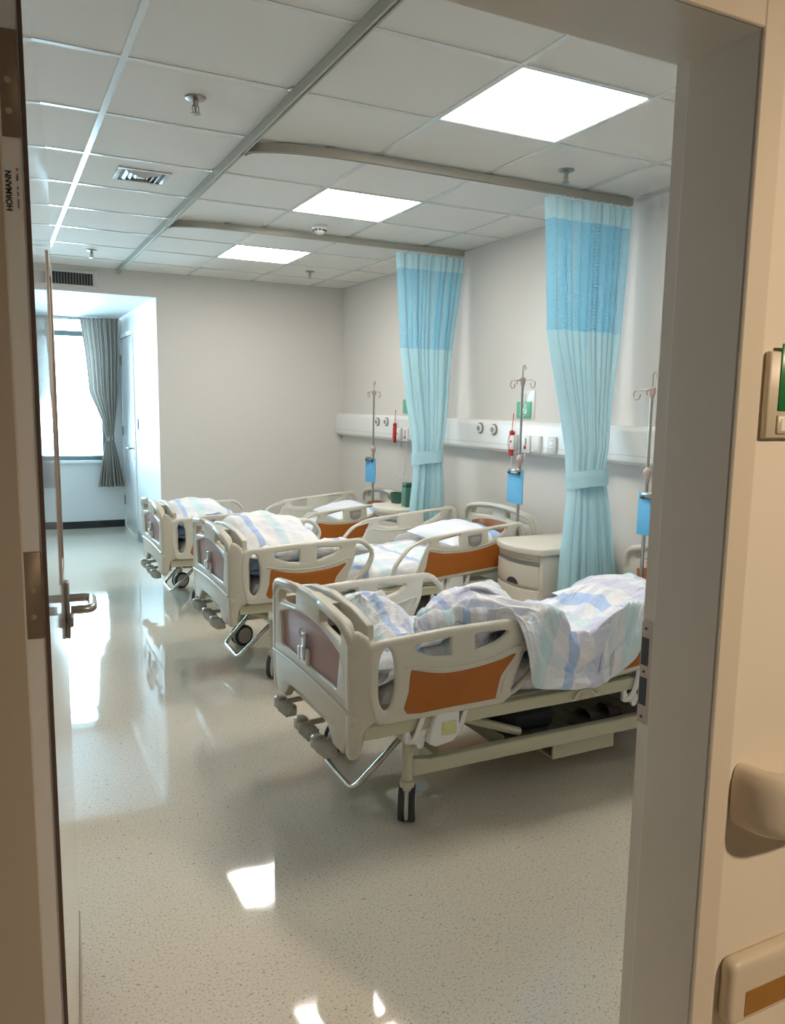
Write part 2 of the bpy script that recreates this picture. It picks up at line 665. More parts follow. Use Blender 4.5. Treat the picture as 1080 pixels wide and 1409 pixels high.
def XZ(x, z, y): return (x, y, z)
def YZ(y, z, x): return (x, y, z)
def XY(x, y, z): return (x, y, z)


def crease(o, scale, strength, levels=1, seed=0):
    """real wrinkles: subdivide, then push along a ridged procedural texture"""
    t = bpy.data.textures.new('cloth_creases', 'MUSGRAVE')
    t.musgrave_type = 'RIDGED_MULTIFRACTAL'
    t.noise_scale = scale
    t.octaves = 3
    t.lacunarity = 2.1
    t.dimension_max = 1.0
    t.noise_intensity = .5
    if levels:
        s = o.modifiers.new('fine', 'SUBSURF')
        s.levels = s.render_levels = levels
    d = o.modifiers.new('creases', 'DISPLACE')
    d.texture = t
    d.texture_coords = 'LOCAL'
    d.strength = strength
    d.mid_level = .5
    return o


def text(name, s, size, m, T, parent=None, ext=0.0004, bold=0.0):
    cu = bpy.data.curves.new(name, 'FONT')
    cu.body = s
    cu.size = size
    cu.extrude = ext
    cu.offset = bold
    cu.align_x = 'CENTER'
    cu.align_y = 'CENTER'
    to = bpy.data.objects.new(name, cu)
    C.objects.link(to)
    dg = bpy.context.evaluated_depsgraph_get()
    me = bpy.data.meshes.new_from_object(to.evaluated_get(dg))
    bpy.data.objects.remove(to)
    me.materials.clear()
    me.materials.append(m)
    o = bpy.data.objects.new(name, me)
    C.objects.link(o)
    o.data.transform(T)
    if parent:
        o.parent = parent
    return o

# ================================================================== the setting
H = 2.658            # ceiling height
XL, XR, YB = -0.90, 3.22, 7.707
GX, GY = 0.4585, 2.4199
WY0, WY1 = 0.95, 1.139           # the door wall
OX0, OX1, OH = 0.026, 1.098, 2.10
AX, AY, AH = 1.385, 10.10, 2.44  # window bay

struct(B('floor', MT['floor'], None, -2.6, 4.2, -2.2, 10.3, -0.08, 0.0))
struct(B('wall_right', MT['wall'], None, XR, XR+0.12, WY1, YB+.1, 0, 2.8))
struct(B('wall_left', MT['wall'], None, XL-0.12, XL, WY1, 10.3, 0, 2.8))
m = MB().box(AX, XR, YB, YB+.12, 0, 2.8).box(XL, AX, YB, YB+.12, AH, 2.8)
struct(m.build('wall_back', MT['wall'], None, angle=0))
# the window bay
m = MB().box(XL, 1.36, YB+.12, AY+.1, AH, AH+.1)
struct(m.build('ceiling_bay', MT['alcove'], None, angle=0))
DY0, DY1, DH = 9.16, 10.0, 2.215
m = MB().box(AX, AX+.12, YB+.12, DY0, 0, AH+.1).box(AX, AX+.12, DY1, AY+.2, 0, AH+.1).box(AX, AX+.12, DY0, DY1, DH, AH+.1)
m.box(AX-.004, AX, YB, YB+.13, 0, AH)
struct(m.build('wall_bay', MT['alcove'], None, angle=0))
WX0, WX1, WZ0, WZ1 = -0.75, 1.22, 0.80, 2.435
m = MB().box(XL, AX, AY, AY+.2, 0, WZ0).box(XL, AX, AY, AY+.2, WZ1, AH+.1)
m.box(XL, WX0, AY, AY+.2, WZ0, WZ1).box(WX1, AX, AY, AY+.2, WZ0, WZ1)
struct(m.build('wall_window', MT['alcove'], None, angle=0))
w = empty('window_1', (WX0, AY+.1, WZ0))
w['kind'] = 'structure'
m = MB()
fw = .055
for a in ((0, WX1-WX0, 0, fw), (0, WX1-WX0, WZ1-WZ0-.012, WZ1-WZ0)):
    m.box(a[0], a[1], -.03, .03, a[2], a[3], b=.004)
for x in (0, .95, WX1-WX0-fw):
    m.box(x, x+fw, -.03, .03, fw, WZ1-WZ0-fw, b=.004)
m.build('frame', MT['winframe'], w)
MB().box(fw, WX1-WX0-fw, -.035, .035, 1.435, 1.495, b=.004).build('transom', MT['winframe'], w)
for (x0, x1) in ((fw, .95), (.95+fw, WX1-WX0-fw)):
    for (z0, z1) in ((fw, 1.435), (1.495, WZ1-WZ0-.012)):
        MB().box(x0, x1, -.004, .004, z0, z1).build('pane', MT['glass'], w, angle=0)
struct(B('trim_1', MT['alldoor'], None, WX0-.05, WX1+.05, AY-.035, AY+.08, WZ0-.03, WZ0+.004, b=.006))
struct(B('baseboard_window', MT['black'], None, XL, AX-.012, AY-.012, AY, 0, .085))
m = MB().box(AX-.012, AX-.004, YB, DY0-.06, 0, .085).box(AX-.012, AX, DY1+.05, AY, 0, .085)
struct(m.build('baseboard_bay', MT['coved'], None, angle=0))
struct(B('baseboard_back', MT['coved'], None, AX, XR, YB-.01, YB, 0, .085))
struct(B('baseboard_right', MT['coved'], None, XR-.01, XR, WY1, YB-.01, 0, .085))

# bay door
d = empty('door_2', (AX, DY0, 0))
d['kind'] = 'structure'
dw = DY1-DY0
m = MB().box(-.012, .10, -.055, .0, 0, DH+.05, b=.003).box(-.012, .10, dw, dw+.045, 0, DH+.05, b=.003).box(-.012, .10, 0, dw, DH, DH+.05, b=.003)
m.build('door_frame', MT['alldoor'], d)
B('door_leaf', MT['alldoor'], d, -.004, .04, .006, dw-.006, .008, DH-.006, b=.003)
MB().box(-.012, -.004, .05, .085, .86, 1.06, b=.003).build('escutcheon', MT['steel'], d)
MB().tube(fillet3([(-.008, .068, .99), (-.06, .068, .99), (-.06, .19, .99)], .02), .009).build('lever', MT['steel'], d)
for z in (.28, 1.1, 1.92):
    MB().tube([(-.012, dw+.002, z), (-.012, dw+.002, z+.11)], .009, 8).build('hinge', MT['steel'], d)
s_ = empty('wall_switch', (AX-.004, 8.90, 1.20), 'small white switch plate on the bay wall beside the far white door', 'switch')
B('plate', MT['white'], s_, -.010, 0, 0, .086, 0, .12, b=.004)
B('rocker', MT['white'], s_, -.014, -.010, .018, .068, .03, .09, b=.002)

# door wall, its frame and the corridor
m = MB().box(-2.6, OX0-.03, WY0+.012, WY1-.01, 0, 2.8).box(OX1+.05, 4.2, WY0+.012, WY1-.01, 0, 2.8).box(OX0-.03, OX1+.05, WY0+.012, WY1-.01, OH+.05, 2.8)
struct(m.build('wall_front', MT['corr'], None, angle=0))
m = MB().box(XL, OX0-.05, WY1-.01, WY1, 0, 2.8).box(OX1+.06, XR, WY1-.01, WY1, 0, 2.8).box(OX0-.05, OX1+.06, WY1-.01, WY1, OH+.06, 2.8)
struct(m.build('wall_door', MT['wall'], None, angle=0))
struct(B('wall_corridor', MT['corr'], None, -2.6, 4.2, -2.2, -2.1, 0, 2.7))
struct(B('wall_corridor_end_left', MT['corr'], None, -2.7, -2.6, -2.2, 1.1, 0, 2.7))
struct(B('wall_corridor_end_right', MT['corr'], None, 4.2, 4.3, -2.2, 1.1, 0, 2.7))
struct(B('ceiling_corridor', MT['tile'], None, -2.6, 4.2, -2.2, WY0+.012, 2.6, 2.7))
RB = 1.10     # where the rebate starts
door = empty('door_1', (0, 0, 0))
door['kind'] = 'structure'
m = MB()
# right jamb: stop face, rebate, casing
m.box(OX1, OX1+.05, WY0, RB, 0, OH+.05, b=.003)
m.box(OX1+.017, OX1+.05, RB, WY1+.004, 0, OH+.05)
m.box(OX0-.03, OX0, WY0, RB, 0, OH+.05, b=.003)
m.box(OX0-.03, OX0-.017, RB, WY1+.004, 0, OH+.05)
m.box(OX0, OX1, WY0, RB, OH, OH+.05)
m.box(OX0-.017, OX1+.017, RB, WY1+.004, OH+.017, OH+.05)
m.build('door_frame', MT['frame'], door, angle=0)
m = MB()
m.box(OX1-.0005, OX1+.052, WY0-.007, WY0, 0, OH+.052, b=.002)
m.box(OX0-.06, OX0, WY0-.007, WY0, 0, OH+.052, b=.002)
m.box(OX0, OX1-.0005, WY0-.007, WY0, OH, OH+.052, b=.002)
m.build('casing', MT['casing'], door, angle=0)
m = MB()
m.box(OX1+.008, OX1+.018, RB+.0005, RB+.006, 0, OH+.01)
m.build('seal', MT['white'], door)
sp = B('strike_plate', MT['strike'], door, OX1+.014, OX1+.0172, RB+.008, WY1+.0045, .902, 1.106, b=.001)
for (z0, z1) in ((1.02, 1.075), (.94, .995)):
    B('latch_hole', MT['dark'], sp, OX1+.0132, OX1+.0142, RB+.022, RB+.040, z0, z1)
for z in (.916, 1.007, 1.093):
    T = Matrix.Translation((OX1+.0135, RB+.031, z)) @ Matrix.Rotation(radians(90), 4, 'Y')
    MB().lathe([(.003, -.0006), (.003, .0006)], 10, T).build('screw', MT['dark'], sp)

# the open entrance leaf
LW, LT, LH = 1.04, .05, 2.085
LANG = math.atan2(.092, 1.03)
leaf = empty('door_3', (0.058, 1.160, 0.006), rz=-LANG)
leaf['kind'] = 'structure'
# local: +y runs along the leaf, the visible face is x=0, thickness to -x
VY0, VY1, VZ0, VZ1 = .67, .86, 1.135, 1.785
m = MB()
m.box(-LT, 0, 0, VY0, 0, LH, b=.002).box(-LT, 0, VY1, LW, 0, LH, b=.002)
m.box(-LT, 0, VY0, VY1, 0, VZ0).box(-LT, 0, VY0, VY1, VZ1, LH)
m.build('door_leaf', MT['leaf'], leaf, angle=0)
B('edge_seal', MT['seal'], leaf, -.004, .0015, -.003, .001, 0, LH)
fr = MB()
for (a, b_, c, d_) in ((VY0-.018, VY0+.006, VZ0-.018, VZ1+.018), (VY1-.006, VY1+.018, VZ0-.018, VZ1+.018), (VY0, VY1, VZ0-.018, VZ0+.006), (VY0, VY1, VZ1-.006, VZ1+.018)):
    fr.box(-.02, .003, a, b_, c, d_, b=.002)
fr.build('vision_panel_frame', MT['strike'], leaf)
MB().box(-.03, -.022, VY0, VY1, VZ0, VZ1).build('vision_panel_glass', MT['glass'], leaf, angle=0)
hp = B('handle_plate', MT['steel'], leaf, 0, .010, LW-.105, LW-.062, .919, 1.063, b=.003)
hy = LW-.083
MB().tube(fillet3([(.008, hy, 1.018), (.062, hy, 1.018), (.062, hy-.125, 1.018), (.014, hy-.125, 1.018)], .022, 7), .0105, 14).build('lever', MT['steel'], leaf)
MB().box(.006, .018, LW-.113, LW-.053, .950, .975, b=.003).build('lock_turn', MT['steel'], leaf)
B('kick_plate', MT['strike'], leaf, 0, .002, .05, LW-.01, .01, .13, b=.001)
for (z0, z1) in ((1.828, 1.953), (1.187, 1.306)):
    h = B('hinge', MT['plate'], leaf, -LT+.004, -.006, -.0025, .001, z0, z1, b=.001)
    for (dx, dz) in ((-.018, .03), (-.018, .066), (-.033, .015), (-.033, .105)):
        T = Matrix.Translation((dx, -.0027, z0+dz)) @ Matrix.Rotation(radians(90), 4, 'X')
        MB().lathe([(.004, -.0008), (.004, .0002), (.0018, .0008)], 12, T).build('screw', MT['strike'], h)
T = Matrix.Translation((-.022, -.0006, 1.764)) @ Matrix.Rotation(radians(90), 4, 'X') @ Matrix.Rotation(radians(90), 4, 'Z')
text('maker_lettering', 'H\u00d6RMANN', .0094, MT['ink'], T, leaf, bold=.00025)
mk = MB()
z = 1.744
for L_, g_2 in ((.012, .003), (.006, .002), (.004, .006), (.009, .003), (.004, 0)):
    for q in range(int(L_/.0016)):
        mk.box(-.0128, -.0110, -.0012, -.0004, z+q*.0016, z+q*.0016+.0010)
    z += L_+g_2
mk.build('small_print', MT['ink2'], leaf, angle=0)

# ------------------------------------------------------------------ ceiling
ceil = struct(B('ceiling', MT['void'], None, XL, XR, WY1, YB, H+.03, H+.1))
xs = [XL]+[GX+.6*i for i in range(-2, 5)]+[XR]
ys = [WY1]+[GY+.6*j for j in range(-2, 9)]+[YB]
m = MB()
for x in xs[1:-1]:
    m.box(x-.012, x+.012, WY1, YB, H-.003, H+.02)
for y in ys[1:-1]:
    m.box(XL, XR, y-.012, y+.012, H-.0026, H+.018)
m.box(XL, XL+.02, WY1, YB, H-.003, H+.02).box(XR-.02, XR, WY1, YB, H-.003, H+.02)
m.box(XL, XR, WY1, WY1+.02, H-.003, H+.02).box(XL, XR, YB-.02, YB, H-.003, H+.02)
m.build('grid', MT['tbar'], ceil, angle=0)
LIGHTS = {(2, 0): 'nearest and largest', (2, 3): 'middle', (2, 6): 'farthest'}
DIFF = (0, 3)
tiles = {}
for i in range(len(xs)-1):
    for j in range(len(ys)-1):
        gi, gj = round((xs[i]-GX)/.6), round((ys[j]-GY)/.6)
        if i > 0 and j > 0 and (gi, gj) in LIGHTS:
            continue
        x0, x1, y0, y1 = xs[i]+.004, xs[i+1]-.004, ys[j]+.004, ys[j+1]-.004
        if x1-x0 < .03 or y1-y0 < .03:
            continue
        key = (round(x1-x0, 3), round(y1-y0, 3))
        if key not in tiles:
            o = MB().box(0, x1-x0, 0, y1-y0, 0, .015, b=.0015).build('tile', MT['tile'], ceil, angle=0, loc=(x0, y0, H+.0005))
            tiles[key] = o
        else:
            o = tiles[key].copy()
            C.objects.link(o)
            o.parent = ceil
            o.location = (x0, y0, H+.0005)
for (gi, gj), nm in LIGHTS.items():
    x0, y0 = GX+.6*gi, GY+.6*gj
    L = empty('ceiling_light', (x0+.3, y0+.3, H),
              {'nearest and largest': 'square white LED ceiling panel nearest the doorway, in front of both curtain branches',
               'middle': 'square white LED ceiling panel between the two curtain branches',
               'farthest': 'square white LED ceiling panel nearest the back wall, beyond both curtain branches'}[nm], 'ceiling light', 'LED panels in the ceiling')
    f_ = MB()
    for a in ((-.296, .296, -.296, -.283), (-.296, .296, .283, .296), (-.296, -.283, -.283, .283), (.283, .296, -.283, .283)):
        f_.box(*a, -.001, .02)
    f_.build('frame', MT['tbar'], L, angle=0)
    B('diffuser', MT['panel'], L, -.283, .283, -.283, .283, .001, .02)
# air diffuser
V = empty('ceiling_air_vent', (.75, 4.495, H), 'square white air diffuser set in a ceiling tile', 'air vent')
m = MB()
for (o_, i_, z0) in ((.13, .105, -.006),):
    for a in ((-o_, o_, -o_, -i_), (-o_, o_, i_, o_), (-o_, -i_, -i_, i_), (i_, o_, -i_, i_)):
        m.box(*a, z0, .0005, b=.002)
m.build('frame', MT['vent'], V)
B('throat', MT['dark'], V, -.105, .105, -.105, .105, -.001, .0003)
for q in (.088, .064, .040):
    v, f = [], []
    for (r, zz) in ((q, -.002), (q-.014, -.012), (q-.016, -.011), (q-.002, -.001)):
        v += [(-r, -r, zz), (r, -r, zz), (r, r, zz), (-r, r, zz)]
    for k in range(4):
        for e in range(4):
            f.append((k*4+e, k*4+(e+1) % 4, ((k+1) % 4)*4+(e+1) % 4, ((k+1) % 4)*4+e))
    MB().add(v, f).build('louvre', MT['vent'], V, angle=20)
B('centre_plate', MT['vent'], V, -.02, .02, -.02, .02, -.010, -.001, b=.002)
for (x, y, lb) in ((.753, 3.268, 'chrome fire sprinkler on the ceiling left of the long curtain track, nearest the doorway'),
                   (2.553, 3.316, 'fire sprinkler on the ceiling just in front of the nearer cyan curtain'),
                   (.75, 6.836, 'fire sprinkler on the ceiling near the wall air grille'),
                   (2.551, 6.869, 'fire sprinkler on the ceiling behind the farthest light panel')):
    s_ = empty('fire_sprinkler', (x, y, H), lb, 'sprinkler', 'ceiling sprinklers')
    MB().lathe([(.040, 0.001), (.038, -.006), (.028, -.010), (.012, -.011)], 20).build('escutcheon', MT['steel'], s_)
    MB().lathe([(.010, -.010), (.010, -.030), (.006, -.034), (.004, -.052)], 12).build('nozzle', MT['steel'], s_)
    for e in (-1, 1):
        MB().tube([(e*.008, 0, -.026), (e*.013, 0, -.038), (e*.010, 0, -.050), (e*.003, 0, -.058)], .0022, 6).build('arm', MT['steel'], s_)
    MB().lathe([(.004, -.056), (.019, -.058), (.019, -.060), (.003, -.063)], 16).build('deflector', MT['steel'], s_)
s_ = empty('smoke_detector', (1.97, 5.124, H), 'round white smoke detector on the ceiling before the farther curtain branch', 'smoke detector')
MB().lathe([(.052, .001), (.052, -.012), (.045, -.014)], 24).build('base', MT['white'], s_)
MB().lathe([(.046, -.014), (.042, -.024), (.034, -.034)], 24).build('chamber', MT['white'], s_)
for k in range(10):
    a = 2*pi*k/10
    T = Matrix.Translation((.041*cos(a), .041*sin(a), -.028)) @ Matrix.Rotation(a, 4, 'Z')
    MB().box(-.004, .004, -.007, .007, -.004, .004, T=T).build('slot', MT['dark'], s_)
MB().lathe([(.030, -.033), (.030, -.044), (.022, -.050)], 20).build('cap', MT['white'], s_)
# wall grille
V = empty('wall_air_grille', (.62, YB, 2.545), 'white wall grille with dark slots above the window bay opening', 'air grille')
gx0, gx1, gz0, gz1 = -.62, .262, -.078, .075
m = MB()
for a in ((gx0, gx1, gz0, gz0+.03), (gx0, gx1, gz1-.022, gz1), (gx0, gx0+.035, gz0+.03, gz1-.022), (gx1-.035, gx1, gz0+.03, gz1-.022)):
    m.box(a[0], a[1], -.012, 0, a[2], a[3], b=.002)
m.build('frame', MT['vent'], V)
B('throat', MT['dark'], V, gx0+.03, gx1-.03, -.002, 0, gz0+.028, gz1-.02)
x = gx0+.05
sl = None
while x < gx1-.04:
    if sl is None:
        sl = MB().box(0, .004, -.012, -.002, gz0+.029, gz1-.021).build('slat', MT['grey'], V, loc=(x, 0, 0))
    else:
        o = sl.copy(); C.objects.link(o); o.parent = V; o.location = (x, 0, 0)
    x += .0235

# ------------------------------------------------------------------ curtain tracks
TZ = 2.632
def track(name, pts, lb, holes):
    t = empty(name, (pts[0][0], pts[0][1], H), lb, 'curtain track')
    base = Vector((pts[0][0], pts[0][1], 0))
    P = [Vector((p[0], p[1], 0)) for p in pts]
    v, f = [], []
    prof = [(-.013, H-.006), (.013, H-.006), (.013, TZ-.018), (.005, TZ-.018), (.005, TZ-.010), (-.005, TZ-.010), (-.005, TZ-.018), (-.013, TZ-.018)]
    n = len(prof)
    for i, p in enumerate(P):
        d_ = (P[min(i+1, len(P)-1)]-P[max(i-1, 0)]).normalized()
        nn = Vector((-d_.y, d_.x, 0))
        for (a, z_) in prof:
            q = p-base+nn*a
            v.append((q.x, q.y, z_-H))
    for i in range(len(P)-1):
        for k in range(n):
            f.append((i*n+k, i*n+(k+1) % n, (i+1)*n+(k+1) % n, (i+1)*n+k))
    f.append(tuple(range(n)))
    f.append(tuple((len(P)-1)*n+k for k in range(n))[::-1])
    MB().add(v, f).build('rail', MT['trackm'], t, angle=30)
    for (x, y) in holes:
        MB().box(x-base.x-.022, x-base.x+.022, y-base.y-.022, y-base.y+.022, -.0045, -.0027, b=.0005).build('bracket', MT['trackm'], t)
    return t
track('curtain_track', [(1.0585, WY1+.02), (1.0585, YB-.03)], 'long straight aluminium curtain track running the depth of the ceiling', [(1.0585, y) for y in (1.9, 3.0, 4.2, 5.4, 6.6, 7.4)])
bp1 = spline([(1.074, 3.74), (1.10, 3.675), (1.24, 3.605), (1.42, 3.572), (1.64, 3.56), (2.2, 3.56), (3.195, 3.56)], 6)
track('curtain_track', bp1, 'curved branch of curtain track carrying the nearer cyan curtain', [(1.42, 3.572), (1.66, 3.56), (2.26, 3.56), (2.86, 3.56)])
bp2 = spline([(1.074, 5.50), (1.10, 5.44), (1.24, 5.375), (1.42, 5.35), (1.64, 5.34), (2.2, 5.34), (3.195, 5.34)], 6)
track('curtain_track', bp2, 'curved branch of curtain track carrying the farther cyan curtain', [(1.42, 5.35), (1.66, 5.34), (2.26, 5.34), (2.86, 5.34)])


# ------------------------------------------------------------------ curtains
def interp(tab, z):
    for a, b_ in zip(tab, tab[1:]):
        if a[0] >= z >= b_[0]:
            t = (a[0]-z)/(a[0]-b_[0])
            t = t*t*(3-2*t) if False else t
            return [a[k]+(b_[k]-a[k])*t for k in range(1, len(a))]
    return list(tab[-1][1:]) if z < tab[-1][0] else list(tab[0][1:])


def pleats(n, seed):
    rnd = random.Random(seed)
    w = [0.45+rnd.random()*1.1 for _ in range(n)]
    tot = sum(w)
    e = [0]
    for q in w:
        e.append(e[-1]+q/tot)
    amp = [0.5+rnd.random()*.75 for _ in range(n)]

    def fn(t, z):
        k = 0
        while k < n-1 and t > e[k+1]:
            k += 1
        u = (t-e[k])/(e[k+1]-e[k])
        s = sin(2*pi*u)
        s = math.copysign(abs(s)**.75, s)
        wob = .30*noise.noise(Vector((t*7, z*1.1, seed)))+.16*noise.noise(Vector((t*34, z*.9, seed+5)))
        return s*amp[k]+wob, cos(2*pi*u)*amp[k]
    return fn


def curtain(yc, tab, lb, seed, npl=12):
    root = empty('privacy_curtain', ((tab[0][1]+tab[0][2])/2, yc, TZ), lb, 'curtain', 'cyan privacy curtains')
    P = pleats(npl, seed)
    ox, oz = root.location.x, root.location.z
    width = 1.5

    def surf(z0, z1, nv, name, m, grow=0.0):
        def fn(t, q):
            z = z0+(z1-z0)*q
            xl, xr, am, off = interp(tab, z)
            s, c = P(t, z)
            lean = .012*sin(z*3.1+seed)
            dx = c*.012*am/.03
            return (xl+(xr-xl)*t+dx-ox, (am+grow)*s+lean+grow+off, z-oz)
        return MB().grid(fn, npl*18, nv, lambda t, q: (t*width, z0+(z1-z0)*q)).build(name, m, root, angle=180, recalc=False)
    surf(2.592, 2.485, 4, 'heading_tape', MT['cyantape'], .001)
    surf(2.487, 1.922, 16, 'mesh_header', MT['cyanmesh'])
    surf(1.926, .26, 60, 'curtain_body', MT['cyan'], .0012)
    xl, xr, am, off = interp(tab, 1.125)
    cx_, rx, ry = (xl+xr)/2, (xr-xl)/2+.012, .075
    def band(t, q):
        a = 2*pi*t
        z = 1.172-.092*q + .010*cos(a) - .012*sin(a)
        k = 1+.015*sin(q*pi*3)
        ca, sa = cos(a), sin(a)
        return (cx_-ox+rx*k*math.copysign(abs(ca)**.8, ca), off+ry*k*math.copysign(abs(sa)**.8, sa), z-oz)
    tb = MB().grid(band, 56, 6, lambda t, q: (t*.6, q*.1)).build('tieback', MT['cyan'], root, angle=180, recalc=False)
    def seam(t, q):
        a = 2*pi*t
        p = band(t, .36+.05*q)
        return (p[0]*1.0+.002*cos(a), p[1]+.002*sin(a), p[2])
    MB().grid(seam, 56, 1).build('tieback_seam', MT['cyantape'], tb, angle=180, recalc=False)
    hk = None
    for k in range(npl):
        x = tab[0][1]+(tab[0][2]-tab[0][1])*(k+.5)/npl-ox
        if hk is None:
            hk = MB().tube(fillet3([(0, 0, .004), (0, 0, -.012), (.006, 0, -.03), (0, 0, -.045)], .008, 3), .0025, 6).build('curtain_hook', MT['white'], root, loc=(x, 0, -.008))
        else:
            o = hk.copy(); C.objects.link(o); o.parent = root; o.location = (x, 0, -.008)
    return root


curtain(3.56, [(2.6, 2.614, 3.178, .038, 0), (1.92, 2.681, 3.158, .040, 0), (1.52, 2.788, 3.115, .042, -.01), (1.30, 2.806, 3.068, .042, -.05), (1.17, 2.792, 3.024, .036, -.075), (1.08, 2.797, 3.030, .036, -.09),
               (.95, 2.772, 3.047, .040, -.105), (.73, 2.746, 3.08, .045, -.11), (.50, 2.737, 3.12, .045, -.11), (.2, 2.727, 3.135, .05, -.11)], 'cyan privacy curtain with mesh header tied back beside the bedside cabinet, nearer the doorway', 3, 11)
curtain(5.34, [(2.6, 2.640, 3.190, .038, 0), (1.92, 2.700, 3.110, .040, 0), (1.52, 2.752, 3.078, .042, -.01), (1.30, 2.768, 3.022, .042, -.06), (1.17, 2.762, 2.986, .036, -.085), (1.08, 2.770, 2.990, .036, -.09),
               (.95, 2.76, 3.00, .04, -.095), (.79, 2.745, 3.005, .042, -.095), (.2, 2.73, 3.03, .05, -.095)], 'cyan privacy curtain with mesh header tied back behind the middle bed, farther from the doorway', 8, 11)

# window drape
root = empty('window_drape', (1.16, 9.98, 2.43), 'grey and taupe striped window drape tied back at the right of the window', 'curtain')
tabw = [(2.44, .935, 1.365, .035), (2.0, .985, 1.355, .038), (1.6, 1.012, 1.335, .04), (1.25, 1.15, 1.285, .035), (1.07, 1.185, 1.262, .028), (.95, 1.155, 1.29, .035), (.5, 1.075, 1.375, .055), (.3, 1.075, 1.375, .055)]
PW = pleats(9, 21)
def fnw(t, q):
    z = 2.435+(.50-2.435)*q
    xl, xr, am = interp(tabw, z)
    s, c = PW(t, z)
    return (min(xl+(xr-xl)*t+c*.006, AX-.012)-1.16, am*s, z-2.43)
MB().grid(fnw, 9*16, 60, lambda t, q: (t*1.6, q*2)).build('drape_body', MT['drape'], root, angle=180, recalc=False)
def bandw(t, q):
    a = 2*pi*t
    return (1.222-1.16+.050*cos(a), .04*sin(a), 1.09-.05*q+.012*cos(a)-2.43)
MB().grid(bandw, 32, 2, lambda t, q: (t*.3, q)).build('tieback', MT['drape'], root, angle=180, recalc=False)
MB().tube([(-.50, 0, .0), (.21, 0, .0)], .008, 8).build('rod', MT['winframe'], root)

# ================================================================== hospital bed
BEDS = [(1.025, 2.79, 0.0), (1.062, 4.48, .025), (1.038, 6.22, -.045)]
SL, PV = .083, 1.0            # slope of the raised head section and where it starts


def tilt(p):
    x, y, z = p
    return (x, y, z + max(0, x-PV)*SL)


def sym(h):
    """mirror a half outline (first point on the axis ... last on the axis)"""
    return list(h) + [(-p[0],)+tuple(p[1:]) for p in h[::-1] if abs(p[0]) > 1e-6]


